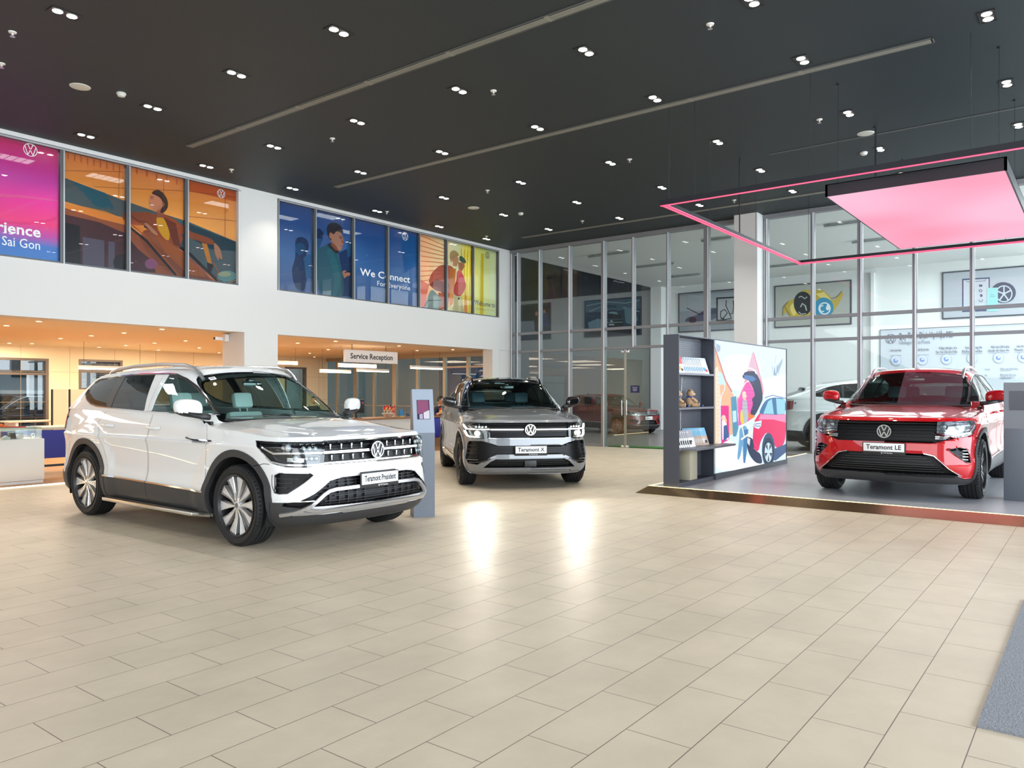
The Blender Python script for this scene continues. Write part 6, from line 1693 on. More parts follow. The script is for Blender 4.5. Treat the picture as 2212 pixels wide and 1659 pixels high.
        strip(ct, G, outl, .014, .007, 0, mirror=False, closed=True)
        if sd < 0: ct.v = [Vector((v.x, -v.y, v.z)) for v in ct.v]
        ct.build('window_trim', [P.get('trim', chrome)], root)
    emit([G], 'rear_window', gd, root, ['backlight'], off=-.004, thick=0)
    emit([G], 'roof_glass', black, root, ['roof_glass'], off=.001, thick=.006)

    G_ant = float(G.pos(*[[q] for q in G.inv('t', -1.62, .02)])[0][2])
    # cowl, wipers
    cw = MB()
    P3, _ = G.at([('f', 0, 1.16), ('f', .3, 1.16), ('f', .6, 1.16), ('f', .74, 1.165)])
    pr = [p+Vector((.03, 0, .012)) for p in P3]; pl = [Vector((p.x, -p.y, p.z)) for p in pr[1:]][::-1]
    cw.tube(pl+pr, .022, 8, 0, flat=.6)
    cw.build('cowl', [dark], root)
    wb = MB()
    for y0, y1, y2 in ((.62, .35, -.05), (-.05, -.35, -.68)):
        a, _ = G.at([('f', abs(y0), 1.165)], .02); b, _ = G.at([('f', abs(y2), 1.19)], .016); c, _ = G.at([('f', abs(y1), 1.185)], .03)
        a, b, c = [Vector((q[0].x, math.copysign(q[0].y, yy), q[0].z)) for q, yy in ((a, y0), (b, y2), (c, y1))]
        wb.tube([a, c], .007, 6); wb.tube([a+Vector((-.02, 0, .012)), c, b], .006, 6)
    wb.build('wiper', [dark], root)

    # ---------- front end
    hp_front = []
    gblk = mat('grille_black', (.006, .006, .007), .4, spec=.25)
    if 'grille':
        emit([L], 'grille', gblk, root, ['grille'], off=-.03, thick=-.03)
        gr = root.children[-1]
        bars = MB()
        if T == 'president':
            for z, w_, h_ in ((.992, .020, .012), (.897, .030, .014), (.803, .020, .012)):
                strip(bars, L, [('f', 0, z), ('f', .56, z), ('f', .60 if z < .9 else .575, z)], w_, h_+.012, -.006)
            for k in range(4):
                y = .165+.118*k
                for z0, z1 in ((.915, .978), (.818, .878)):
                    if y > .57: continue
                    P0, N0 = L.at([('f', y, (z0+z1)/2)], -.012); p = P0[0]
                    for sg in (1, -1): bars.bbox((p.x-.012, p.y*sg-.008, z0+.006), (p.x+.014, p.y*sg+.008, z1-.004), .003)
            for k in range(5):
                for z in (.84, .858, .935, .955):
                    pass
            bars.build('grille_bars', [chrome], gr)
            mesh = MB()
            for z in (.835, .85, .865, .93, .945, .96):
                strip(mesh, L, [('f', 0, z), ('f', .575, z)], .006, .004, -.028)
            mesh.build('grille_mesh', [dark], gr)
        elif T == 'x':
            for z in (.975, .945, .85, .82, .795):
                strip(bars, L, [('f', 0, z), ('f', .595, z)], .009, .014, -.02)
            strip(bars, L, [('f', 0, .765), ('f', .5, .765), ('f', .62, .772)], .008, .01, 0, 1)
            bars.build('grille_bars', [gblk, chrome], gr)
            dl = MB()
            strip(dl, L, [('f', .10, .898), ('f', .59, .898)], .017, .012, .0)
            dl.build('light_bar', [P['drl']], gr)
        elif T == 'le':
            for z in (.97, .93, .89, .85, .81, .77):
                x1 = .57 if z > .84 else .64 if z > .79 else .60
                strip(bars, L, [('f', 0, z), ('f', x1, z)], .014, .02, -.02)
            for z in (.815, .80, .785):
                strip(bars, L, [('f', .56, z), ('f', .70-.03*(.815-z)/.03, z)], .006, .02, -.006, 1)
            bars.build('grille_bars', [gblk, chrome], gr)
        else:
            for z in (.97, .93, .88, .84):
                strip(bars, L, [('f', 0, z), ('f', .55, z)], .012, .02, -.02)
            bars.build('grille_bars', [chrome], gr)
        # badge
        e = MB()
        zE = {'president': .897, 'x': .895, 'le': .865, 'small': .95}[T]
        p = L.at([('f', 0, zE)])[0][0]
        Rb = .083 if T != 'small' else .07
        Mb = frame_M((p.x+.028, 0, zE), (0, 1, 0), (0, 0, 1))
        e.lathe([(0, -.05), (Rb*.98, -.05), (Rb*.98, 0), (0, 0)], 32, 1, Mb)
        vw_logo(e, Mb, Rb, .008, 0)
        e.build('emblem', [P.get('badge', chrome), black], gr)
        emit([L], 'air_intake', gblk, root, ['intake'], off=-.05, thick=-.05)
        ai = root.children[-1]
        b2 = MB()
        if T == 'president':
            for z, y1 in ((.635, .53), (.605, .58), (.575, .62), (.545, .66), (.515, .71), (.50, .50), (.455, .6), (.425, .64)):
                strip(b2, L, [('f', 0, z), ('f', y1, z)], .008, .02, -.045)
            for y in (.15, .25, .35, .45, .55):
                strip(b2, L, [('f', y, .41), ('f', y, .65 if y < .5 else .62)], .006, .02, -.045)
            b2.build('intake_mesh', [dark], ai)
            u = MB()
            strip(u, L, [('f', 0, .568), ('f', .50, .560), ('f', .57, .548), ('f', .62, .52), ('f', .72, .43), ('f', .82, .372), ('f', .90, .345)], .040, .022, .002)
            strip(u, L, [('f', 0, .385), ('f', .45, .382), ('f', .62, .378), ('f', .70, .385), ('f', .78, .40)], .034, .022, .002)
            strip(u, L, [('f', 0, .350), ('f', .40, .350), ('f', .46, .368), ('f', .7, .36), ('f', .84, .355)], .036, .012, .004)
            u.build('bumper_trim', [silver], ai)
            c2 = MB()
            strip(c2, L, [('f', .70, .470), ('f', .80, .468), ('s', 2.10, .468)], .014, .012, .004)
            c2.build('chrome_strip', [chrome], ai)
        elif T == 'x':
            for z, y1 in ((.36, .6), (.39, .6), (.42, .55), (.44, .5)):
                strip(b2, L, [('f', 0, z), ('f', y1, z)], .008, .02, -.045)
            b2.bbox((2.39, -.09, .345), (2.42, .09, .44), .005, 0)
            b2.build('intake_mesh', [dark], ai)
        elif T == 'le':
            for z, y1 in ((.57, .42), (.54, .48), (.51, .52), (.47, .56), (.44, .6), (.41, .62), (.38, .66)):
                strip(b2, L, [('f', 0, z), ('f', y1, z)], .012, .03, -.045)
            b2.build('intake_mesh', [dark], ai)
            c2 = MB()
            strip(c2, L, [('f', .44, .603), ('f', .55, .578), ('f', .70, .43), ('f', .82, .342)], .012, .010, .003)
            c2.build('chrome_strip', [chrome], ai)
        else:
            strip(b2, L, [('f', 0, .405), ('f', .6, .405), ('f', .78, .44)], .02, .02, 0)
            b2.build('chrome_strip', [chrome], ai)
        for sd in ((1, -1) if T in ('president', 'le', 'small') else (0,)):
            v = emit([L], 'air_vent', gblk, root, ['vent'], off=-.035, thick=-.035, side=sd)
            if v is None: continue
            f = MB()
            if T == 'president':
                for z in (.67, .63, .59):
                    strip(f, L, [('f', .80+(.67-z)*.9, z), ('f', .925, z)], .008, .02, -.03, mirror=False)
                strip(f, L, [('f', .925, .705), ('f', .93, .56)], .008, .036, -.034, mirror=False)
                strip(f, L, [('f', .70, .70), ('f', .72, .715), ('s', 2.10, .72), ('s', 2.06, .70), ('s', 2.07, .545), ('f', .915, .535), ('f', .875, .54)], .010, .006, 0, mirror=False, closed=True)
            elif T == 'le':
                for z in (.645, .61, .575, .54):
                    strip(f, L, [('f', .835, z), ('f', .885, z-.004)], .008, .03, -.03, 1, mirror=False)
                strip(f, L, [('f', .70, .66), ('f', .80, .685), ('f', .865, .665), ('f', .895, .60), ('f', .905, .50), ('f', .85, .515), ('f', .78, .585)], .008, .004, 0, mirror=False, closed=True)
            if f.v:
                if sd < 0: f.v = [Vector((q.x, -q.y, q.z)) for q in f.v]
                f.build('vent_fin', [dark, chrome], v)
            elif T == 'x':
                f = MB()
                for z in (.63, .60, .57): strip(f, L, [('f', 0, z), ('f', .58, z)], .008, .02, -.03)
                for z in (.66, .60, .54, .48): strip(f, L, [('f', .80, z), ('f', .92, z)], .010, .025, -.03)
                strip(f, L, [('f', .60, .47), ('f', .70, .42), ('f', .90, .40)], .03, .02, -.02)
                strip(f, L, [('f', .78, .45), ('f', .92, .445)], .012, .02, -.01, 1)
                f.build('vent_fin', [dark, silver], v)
        # head lamps
        for sd in (1, -1):
            h = emit([L], 'headlamp', P.get('lamp_base', mat('lamp_housing', (.03, .032, .035), .15, metal=.6)), root, ['lamp'], off=-.05, thick=-.05, side=sd)
            if h is None: continue
            q = MB()
            def mir(mb_):
                if sd < 0: mb_.v = [Vector((z_.x, -z_.y, z_.z)) for z_ in mb_.v]
                return mb_
            if T == 'president':
                strip(q, L, [('f', .58, .985), ('f', .9, .99), ('s', 1.87, .99)], .016, .02, -.02, mirror=False)
                strip(q, L, [('f', .585, .897), ('f', .86, .90), ('s', 2.04, .895), ('s', 1.90, .965)], .020, .03, -.02, mirror=False)
                strip(q, L, [('f', .60, .80), ('f', .68, .79), ('f', .87, .795), ('s', 2.02, .82), ('s', 1.97, .865)], .02, .03, -.02, mirror=False)
                strip(q, L, [('f', .76, .835), ('f', .86, .84)], .05, .02, -.03, mirror=False)
                for y, z, r_ in ((.865, .945, .036), (.655, .945, .020), (.705, .945, .020), (.755, .945, .020), (.655, .85, .018), (.70, .85, .018), (.745, .85, .018)):
                    c = L.at([('f', y, z)], -.03)[0][0]
                    q.ball(c, r_, 12, 1); q.cyl(c-Vector((.03, 0, 0)), c+Vector((r_*.5, 0, 0)), r_*1.25, n=16, mi=0, cap=False)
                q.ball(L.at([('f', .82, .85)], -.03)[0][0], .03, 12, 1)
                mir(q).build('lamp_optics', [chrome, mat('lamp_lens', (.45, .5, .52), .03, coat=1)], h)
            elif T == 'x':
                strip(q, L, [('f', .605, .905), ('f', .80, .90), ('f', .86, .90), ('s', 2.03, .90), ('s', 1.93, .965)], .014, .03, -.02, 1, mirror=False)
                strip(q, L, [('s', 1.97, .87), ('s', 2.06, .80), ('f', .86, .785), ('f', .76, .785)], .016, .03, -.02, 1, mirror=False)
                for y, z, r_ in ((.66, .95, .02), (.71, .95, .02), (.76, .95, .02), (.81, .95, .02)):
                    c = L.at([('f', y, z)], -.03)[0][0]; q.ball(c, r_, 12, 0)
                c = L.at([('f', .80, .84)], -.025)[0][0]
                q.ball(c, .036, 14, 2)
                mir(q).build('lamp_optics', [chrome, P['drl'], P['beam']], h)
            else:
                strip(q, L, [('f', .60, .87), ('f', .78, .835), ('s', 2.1, .86), ('s', 2.0, .95)], .022, .03, -.02, mirror=False)
                strip(q, L, [('f', .59, .895), ('f', .75, .88), ('f', .90, .895)], .016, .03, -.03, mirror=False)
                for y, z, r_ in ((.66, .94, .034), (.80, .94, .034)):
                    c = L.at([('f', y, z)], -.035)[0][0]
                    q.ball(c, r_*.7, 14, 1); q.cyl(c-Vector((.03, 0, 0)), c+Vector((r_*.5, 0, 0)), r_*1.2, n=16, mi=0, cap=False)
                mir(q).build('lamp_optics', [chrome, mat('lamp_lens')], h)
            emit([L], 'lamp_cover', glass_mat('lamp_glass', (.93, .96, .97), 1.2), h, ['lamp'], off=.0, thick=0, side=sd)
        # display plate
        pz = P.get('plate', (.60, .62))[1]; pw, ph = P.get('plate_size', (.235, .052))
        px_ = L.at([('f', 0, pz)])[0][0].x
        if T == 'president':
            hb = MB(); hb.bbox((px_-.01, -.225, .565), (px_+.030, .225, .695), .012)
            hb.build('plate_bracket', [dark], root)
        pb = MB()
        x0 = px_+.035
        pb.bbox((x0-.012, -pw-.012, pz-ph-.035), (x0, pw+.012, pz+ph+.008), .006, 1)
        pb.bbox((x0, -pw, pz-ph), (x0+.004, pw, pz+ph), .012, 0)
        vs, fs = text_geo(P['text'], .080, .0018, 'CENTER', .0006)
        wt = max(v.x for v in vs)-min(v.x for v in vs)
        k = min(1., 2*pw*.86/wt)
        Mt = frame_M((x0+.0048, 0, pz-.024), (0, 1, 0), (0, 0, 1)) @ Matrix.Diagonal((k, 1, 1, 1))
        pb.add(vs, fs, 2, Mt)
        Ml = frame_M((x0+.0006, -.015 if T == 'president' else -.02, pz-ph-.018), (0, 1, 0), (0, 0, 1))
        if T != 'small':
            vs, fs = text_geo('VW Sai Gon', .02, .0003, 'LEFT', .0004)
            pb.add(vs, fs, 3, frame_M((x0+.0006, 0, pz-ph-.024), (0, 1, 0), (0, 0, 1)))
            vw_logo(pb, Ml, .010, .001, 3)
        pb.build('number_plate', [mat('plate_white', (.82, .84, .86), .35), dark, mat('print_black', (.02, .02, .025), .5), mat('print_white', (.8, .8, .8), .5)], root)

    # ---------- under body and wells
    ub = MB()
    ub.box((-2.3, -.78, .24), (-2.02, .78, .60)); ub.box((2.02, -.72, .24), (2.18, .72, .60))
    ub.box((-1.0, -.84, .24), (1.0, .84, .44)); ub.box((-2.1, -.62, .30), (2.05, .62, .52))
    for cx in (AX, -AX-.01):
        for sd in (1, -1):
            n = 14; vs = []
            for k in range(n+1):
                a = math.radians(-20+220*k/n)
                for y in (.60, .962): vs.append((cx+.47*math.cos(a), y*sd, CZ+.47*math.sin(a)))
            ub.add(vs, [(2*k, 2*k+1, 2*k+3, 2*k+2) for k in range(n)])
            ub.add([(cx+.47*math.cos(math.radians(-17+214*k/20)), .60*sd, CZ+.47*math.sin(math.radians(-17+214*k/20))) for k in range(21)], [tuple(range(21))])
    ub.build('underbody', [mat('wheel_well', (.006, .006, .007), .9)], root, recalc=False)

    # ---------- cabin
    ins = P.get('inside', mat('cabin_dark', (.02, .021, .022), .7))
    cb = MB()
    cb.box((-2.2, -.84, .44), (1.05, .84, .46))
    for sd in (1, -1): cb.box((-2.25, .845*sd, .44), (.95, .875*sd, 1.16))
    cb.box((-2.3, -.84, .44), (-2.25, .84, 1.2)); cb.box((1.02, -.8, .44), (1.08, .8, 1.05))
    cb.add([(.62, -.84, 1.0), (.62, .84, 1.0), (.74, .84, 1.115), (.74, -.84, 1.115), (1.12, .72, 1.125), (1.12, -.72, 1.125), (.6, -.84, .6), (.6, .84, .6)],
           [(0, 1, 2, 3), (3, 2, 4, 5), (6, 7, 1, 0)])
    cb.build('dashboard', [ins], root, recalc=False)
    seatm = P.get('seat', mat('seat_leather', (.55, .60, .58), .5))
    make_seat(root, .02, .40, seatm); make_seat(root, .02, -.40, seatm)
    make_seat(root, -.95, 0, seatm, bench=True)
    swl = MB()
    Ms = Matrix.Translation((.52, .38, 1.03)) @ Matrix.Rotation(math.radians(62), 4, 'Y')
    ring = [Ms @ Vector((.185*math.cos(2*PI*k/28), .185*math.sin(2*PI*k/28), 0)) for k in range(28)]
    swl.tube(ring, .015, 8, closed=True)
    swl.cyl(Ms @ Vector((0, 0, -.03)), Ms @ Vector((0, 0, .01)), .06)
    for a in (90, 210, 330):
        swl.tube([Ms @ Vector((0, 0, 0)), Ms @ Vector((.18*math.cos(math.radians(a)), .18*math.sin(math.radians(a)), 0))], .014, 6)
    swl.build('steering_wheel', [dark], root)
    rm = MB(); rm.bbox((.34, -.12, 1.51), (.37, .12, 1.575), .012); rm.bbox((.27, -.04, 1.56), (.35, .04, 1.615), .02)
    rm.build('rear_view_mirror', [black], root)
    if P.get('sticker'):
        sm = MB(); a, n_ = G.at([('f', .52, 1.60)], .002)
        c = a[0]; nn = n_[0]; u = Vector((0, 1, 0)); u = (u-nn*u.dot(nn)).normalized()
        M = frame_M((c.x, -c.y, c.z), (u.x, -u.y, u.z), Vector((nn.x, -nn.y, nn.z)).cross(Vector((u.x, -u.y, u.z))))
        sm.box((-.035, -.028, -.001), (.035, .028, .002), 0, M); sm.box((-.022, -.018, .002), (.022, .012, .003), 1, M)
        sm.build('paper_tag', [mat('paper_white', (.8, .8, .8), .6), mat('print_grey', (.35, .36, .4), .6)], root)

    # ---------- mirrors, rails, steps
    for sd in (1, -1):
        m_ = MB()
        bm = bmesh.new(); bmesh.ops.create_cube(bm, size=1)
        bmesh.ops.subdivide_edges(bm, edges=bm.edges[:], cuts=3, use_grid_fill=True)
        for v in bm.verts:
            x, y, z = v.co*2
            # rounded shell: flat rear face, bulging front, tapering outwards
            k = (abs(x)**3+abs(y)**3+abs(z)**3)**(1/3.)
            x, y, z = x/k, y/k, z/k
            hgt = .085*(1-.12*y); th = .06*(1-.25*y)
            if z < 0: hgt *= .95
            v.co = Vector((.86+(x*th*1.3 if x > 0 else x*.06)-(y+1)*.025, (1.055+y*.128), 1.295+z*hgt*1.08+(.014*y)))
        bmesh.ops.smooth_vert(bm, verts=bm.verts[:], factor=.5, use_axis_x=True, use_axis_y=True, use_axis_z=True)
        bmesh.ops.subdivide_edges(bm, edges=bm.edges[:], cuts=1, use_grid_fill=True, smooth=.6)
        bm.verts.index_update()
        vs = [v.co.copy() for v in bm.verts]; fs = [tuple(v.index for v in f.verts) for f in bm.faces]
        low = [True for f in fs]
        bm.free()
        for q, f in enumerate(fs):
            m_.add([vs[i] for i in f], [tuple(range(len(f)))], 1 if (sum(vs[i].z for i in f)/len(f)) < 1.252 else 0, None, True)
        m_.tube([(.93, .875, 1.205), (.91, .95, 1.212), (.86, 1.06, 1.235)], [.05, .045, .04], 10, 1, flat=.6)
        m_.add([(.795, .97, 1.245), (.775, 1.155, 1.255), (.775, 1.155, 1.355), (.795, .97, 1.345)], [(0, 1, 2, 3)], 2)
        if sd < 0: m_.v = [Vector((v.x, -v.y, v.z)) for v in m_.v]
        o = m_.build('wing_mirror', [P.get('mirror', paint), dark, chrome], root)
        bm = bmesh.new(); bm.from_mesh(o.data); bmesh.ops.remove_doubles(bm, verts=bm.verts[:], dist=.0005); bmesh.ops.recalc_face_normals(bm, faces=bm.faces[:]); bm.to_mesh(o.data); bm.free()
        o.data.polygons.foreach_set('use_smooth', [True]*len(o.data.polygons))
        if P.get('rails', True):
            r_ = MB()
            dz = -.035 if P.get('coupe') else 0
            xs = [.36, .31, .2, .0, -.5, -1.1, -1.5, -1.66, -1.72]
            hs = [-.010, .018, .040, .048, .050, .046, .034, .018, -.010]
            pts = []
            for x, h_ in zip(xs, hs):
                a, b = G.inv('t', x, .60)
                q = G.pos([a], [b])[0]
                pts.append(Vector((x, .60*sd, q[2]+h_)))
            r_.tube(pts, [.016, .02, .02, .019, .018, .019, .02, .02, .016], 8, 0, flat=1.1)
            r_.build('roof_rail', [P.get('rail_mat', silver)], root)
        if P.get('steps'):
            s_ = MB()
            s_.bbox((-1.02, .90*sd, .225), (.86, 1.03*sd, .268), .012)
            s_.tube([Vector((.84, 1.0*sd, .246)), Vector((1.02, .97*sd, .25)), Vector((1.09, .93*sd, .25))], .024, 8, flat=.9)
            s_.box((-.6, .7*sd, .24), (-.55, .95*sd, .26), 0); s_.box((.5, .7*sd, .24), (.55, .95*sd, .26), 0)
            s_.box((-.98, .915*sd, .268), (.82, .985*sd, .272), 1)
            s_.build('running_board', [mat('step_steel', (.72, .70, .64), .16, metal=1), dark], root)
        if T in ('president',):
            b_ = MB()
            strip(b_, L, [('s', 1.12, .975), ('s', .80, .975), ('s', .66, .995)], .020, .008, .002, mirror=False)
            strip(b_, L, [('s', 1.10, .958), ('s', .82, .958)], .018, .012, .002, 1, mirror=False)
            if sd < 0: b_.v = [Vector((v.x, -v.y, v.z)) for v in b_.v]
            b_.build('wing_badge', [black, chrome], root)
    # antenna
    _aa = G_ant; an = MB(); an.ball((-1.62, 0, _aa), 1, 12, sc=(.07, .016, .045)); an.build('antenna', [roofm], root)

    # wheels
    wheel = WHEELS.get(P['wheel'])
    if wheel is None:
        wheel = make_wheel(P['wheel'][0], name='wheel')
        WHEELS[P['wheel']] = wheel
        if P['wheel'][1] == 'black':
            rim = [c for c in wheel.children if c.name.startswith('rim')][0]
            rim.data.materials[0] = mat('wheel_black', (.015, .015, .017), .25, coat=.5)
            rim.data.materials[2] = mat('wheel_silver', (.62, .63, .66), .25, metal=.95)
        first = True
    else: first = False
    for cx in (AX, -AX-.01):
        for sd in (1, -1):
            if first: wv = wheel; first = False
            else: wv = copy_tree(wheel)
            wv.parent = root
            wv.location = (cx, sd*(.985-.128), .385)
            turn = P.get('steer', 0) if cx > 0 else 0
            wv.rotation_euler = (0, random.uniform(0, 1.2), (0 if sd > 0 else PI)+turn)
    for s_ in all3: s_.bm.free()
    return root
WHEELS = {}

def car_paint(name, color, metal=0., rough=.32):
    return mat(name, color, rough, metal=metal, coat=1.0, spec=.15)
def cars():
    clad = mat('cladding_grey', (.035, .036, .038), .5)
    white = car_paint('paint_white', (.80, .81, .81), rough=.35)
    drl = mat('lit_daylight_lamp', (1, 1, 1), .4, emit=(1, .97, .86), estr=4)
    beam = mat('lit_projector', (1, 1, 1), .4, emit=(1, .95, .80), estr=16)
    make_car('car', 'white SUV with silver multi-spoke wheels and chrome side step, nearest the camera', (5.175, 8.01, 0), -PI/2,
        dict(paint=white, clad=clad, front='president', text='Teramont President', plate=(0, .628), wheel=('turbine', ''), steps=True, sticker=True))
    grey = car_paint('paint_grey', (.22, .232, .25), metal=.3, rough=.35)
    ang = math.radians(-132.5)
    c = Vector((9.92, 7.42, 0)) - Vector((math.cos(ang), math.sin(ang), 0))*(AX)
    make_car('car', 'grey SUV with black roof and glowing headlights in the middle of the hall', (c.x, c.y, 0), ang,
        dict(paint=grey, clad=grey, roof=mat('gloss_black', (.006, .006, .008), .08, coat=1), front='x', coupe=True, text='Teramont X', plate=(0, .60), wheel=('blade5', 'black'),
             mirror=mat('gloss_black'), drl=drl, beam=beam, badge=mat('lit_badge', (1, 1, 1), .4, emit=(1, .98, .93), estr=1.0), pillar=mat('gloss_black'), rail_mat=mat('gloss_black'), clad_z=.40, silver=grey,
             seat=mat('seat_blue', (.05, .09, .12), .5)))
    red = car_paint('paint_red', (.46, .0015, .006), metal=.1, rough=.3)
    make_car('car', 'red SUV with black grille on the raised platform under the pink light panel', (12.95, 2.17, .1), PI,
        dict(paint=red, clad=mat('cladding_grey'), front='le', coupe=True, text='Teramont LE', plate=(0, .665), wheel=('blade5', 'silver'),
             sticker=True, lamp_base=mat('lamp_housing_pale', (.34, .38, .42), .2, metal=.5), rail_mat=mat('satin_silver', (.55, .56, .58), .28, metal=.85), seat=mat('seat_dark', (.03, .03, .035), .6)))
    sm = dict(detail=0, rails=False, front='small', clad=mat('trim_black', (.018, .019, .021), .45), wheel=('blade5', 'silver'), seat=mat('seat_dark'))
    c = make_car('car', 'dark red car parked in the workshop behind the glass door', (24.8, 14.35, 0), math.radians(252),
        dict(sm, paint=car_paint('paint_dark_red', (.15, .003, .005), rough=.35), text='51K 889.12', plate=(0, .70), plate_size=(.2, .07))); c.scale = (.80, .84, .80)
    c = make_car('car', 'white car parked in the workshop, seen from behind through the glass', (21.3, 4.58, 0), math.radians(-62),
        dict(sm, paint=car_paint('paint_pearl', (.72, .75, .76), rough=.35), text='51K 220.68', coupe=True, plate=(0, .70))); c.scale = (.95, .95, 1.04)
    c = make_car('car', 'dark blue car parked in the street outside the left window', (10.4, 29.0, -.15), math.radians(200),
        dict(sm, paint=car_paint('paint_dark_blue', (.01, .02, .035), rough=.35), text='51H 115.02', plate=(0, .70))); c.scale = (.9, .9, .88)
    # glowing beams of the grey car
    for s_ in (1, -1):
        ld = bpy.data.lights.new('headlamp_beam', 'SPOT'); ld.energy = 40; ld.color = (1, .97, .85); ld.spot_size = math.radians(70); ld.spot_blend = .8; ld.shadow_soft_size = .04
        lo = bpy.data.objects.new('headlamp_beam', ld); COL.objects.link(lo)
        d = Vector((math.cos(ang), math.sin(ang), 0)); n_ = Vector((-d.y, d.x, 0)); cc = Vector((9.92, 7.42, 0))-d*AX
        lo.location = cc+d*2.345+n_*(.74*s_)+Vector((0, 0, .84))
        lo.rotation_euler = (d+Vector((0, 0, -.12))).to_track_quat('-Z', 'Y').to_euler()
# ====================================================================== reception furniture
# hanging sign
p0 = onY(745, 754.4, 15.1); p1 = onY(859, 761.5, 15.1); p2 = onY(745, 781.8, 15.1)
r = thing('hanging_sign', 'white hanging sign board reading Service Reception', 'sign', ((p0.x+p1.x)/2, 15.1, p2.z))
W_ = p1.x-p0.x; Hh = p0.z-p2.z
m = MB(); m.bbox((-W_/2, 0, 0), (W_/2, .06, Hh), .005); m.build('board', [mat('sign_white', (.78, .76, .74), .5)], r)
vs, fs = text_geo('Service Reception', Hh*.62, .004, 'CENTER', .001)
tw_ = max(v.x for v in vs)-min(v.x for v in vs); k = W_*.80/tw_
m = MB(); m.add(vs, fs, 0, frame_M((0, -.002, Hh*.30), (1, 0, 0), (0, 0, 1)) @ Matrix.Diagonal((k, 1, 1, 1))); m.build('lettering', [mat('print_black', (.02, .02, .025), .5)], r)
for x in (-W_*.36, W_*.28):
    m = MB(); m.cyl((x, .03, Hh), (x, .03, 2.68-p2.z), .008, n=8); m.build('hanging_rod', [alu_black], r)
# pendant lamps
pend = mat('pendant_on', (1, 1, 1), .5, emit=(1, .93, .80), estr=2.5)
def pendant(xa_, xb_, y, z, lab, cord=None):
    L_ = xb_-xa_
    r = thing('pendant_light', lab, 'pendant light', ((xa_+xb_)/2, y, z), 0, 'linear pendant lights')
    m = MB(); m.bbox((-L_/2, -.035, .0), (L_/2, .035, .09), .008); m.build('housing', [mat('pendant_white', (.80, .78, .72), .4)], r)
    m = MB(); m.box((-L_/2+.01, -.03, -.006), (L_/2-.01, .03, .0)); m.box((-L_/2+.01, -.038, .004), (L_/2-.01, -.035, .03)); m.build('diffuser', [pend], r)
    for s_ in (-1, 1):
        c = MB(); c.cyl((s_*L_*.42, 0, .09), (s_*L_*.42, 0, 2.68-z), .004, n=6); c.build('cable', [alu_black], r)
def pnd(pxa, pxb, py, y, lab):
    a = onY(pxa, py, y); b = onY(pxb, py+3, y); pendant(a.x, b.x, y, a.z, lab)
pnd(169, 313, 797, 19.5, 'long white linear pendant light over the left reception desks')
pnd(596, 642, 786, 17.5, 'white linear pendant light just right of the white column')
pnd(731, 812, 792, 15.9, 'white linear pendant light hanging right below the sign board')
pnd(691, 757, 804, 17.6, 'thin linear pendant light left below the sign board')
pnd(771, 839, 802, 17.6, 'thin linear pendant light below the right half of the sign')
pnd(887, 955, 796, 15.9, 'white linear pendant light right of the sign board')
# white display cabinet with glass case
r = thing('display_cabinet', 'white display cabinet with glass showcase top at the left edge', 'cabinet', (4.98, 13.5, 0))
m = MB(); m.bbox((-.31, -.02, .06), (.32, .62, .715), .004); m.build('cabinet_body', [mat('laminate_white', (.80, .80, .79), .4)], r)
m = MB(); m.box((-.30, -.005, 0), (.31, .6, .055)); m.build('plinth', [mat('laminate_white')], r)
m = MB()
for a, b in (((-.29, 0, .716), (.29, .004, .90)), ((-.29, .55, .716), (.29, .554, .90)), ((-.29, 0, .716), (-.286, .554, .90)), ((.286, 0, .716), (.29, .554, .90)), ((-.29, 0, .896), (.29, .554, .90))): m.box(a, b)
m.build('glass_case', [glass_mat('case_glass', (.88, .94, .93), 1.3)], r)
for k, (x, y, w_, h_, mt, nm, lab, cat_) in enumerate([(4.80, 13.62, .11, .055, 'laminate_white', 'model_house', 'small white model inside the glass showcase', 'ornament'), (5.0, 13.8, .20, .09, 'gloss_black', 'black_box', 'low black box inside the glass showcase', 'box'), (5.20, 13.66, .035, .08, 'chrome', 'metal_tin', 'small shiny metal tin inside the glass showcase', 'tin')]):
    mm = {'laminate_white': mat('laminate_white'), 'gloss_black': mat('gloss_black', (.006, .006, .008), .08, coat=1), 'chrome': mat('chrome', (.82, .83, .85), .08, metal=1)}[mt]
    o = MB()
    if nm == 'metal_tin': o.lathe([(0, 0), (.03, 0), (.03, .06), (.026, .065), (.026, .075), (0, .078)], 20, M=Matrix.Translation((x, y, .717)))
    elif nm == 'model_house': o.prism([(-.05, 0), (.05, 0), (.05, .035), (.02, .04), (0, .06), (-.03, .04), (-.05, .03)], -.04, .04, Matrix.Translation((x, y, .717)) @ Matrix.Rotation(PI/2, 4, 'X'))
    else: o.bbox((x-w_/2, y-.05, .717), (x+w_/2, y+.05, .717+h_), .01); o.box((x-w_/2-.01, y-.06, .717+h_), (x+w_/2+.01, y+.06, .717+h_+.008))
    tag(o.build(nm, [mm]), lab, cat_)
r = thing('gift_toy', 'orange and red soft toys lying on top of the showcase', 'toy', (4.78, 13.6, .901))
m = MB(); m.ball((0, 0, .02), 1, 12, sc=(.05, .03, .02)); m.ball((-.05, .01, .04), 1, 12, sc=(.035, .03, .028)); m.build('body', [mat('toy_orange', (.85, .18, .04), .6)], r)
m = MB(); m.tube([(.04, 0, .012), (.14, .01, .008), (.30, 0, .006)], .007, 8); m.build('tail', [mat('toy_red', (.7, .02, .03), .6)], r)

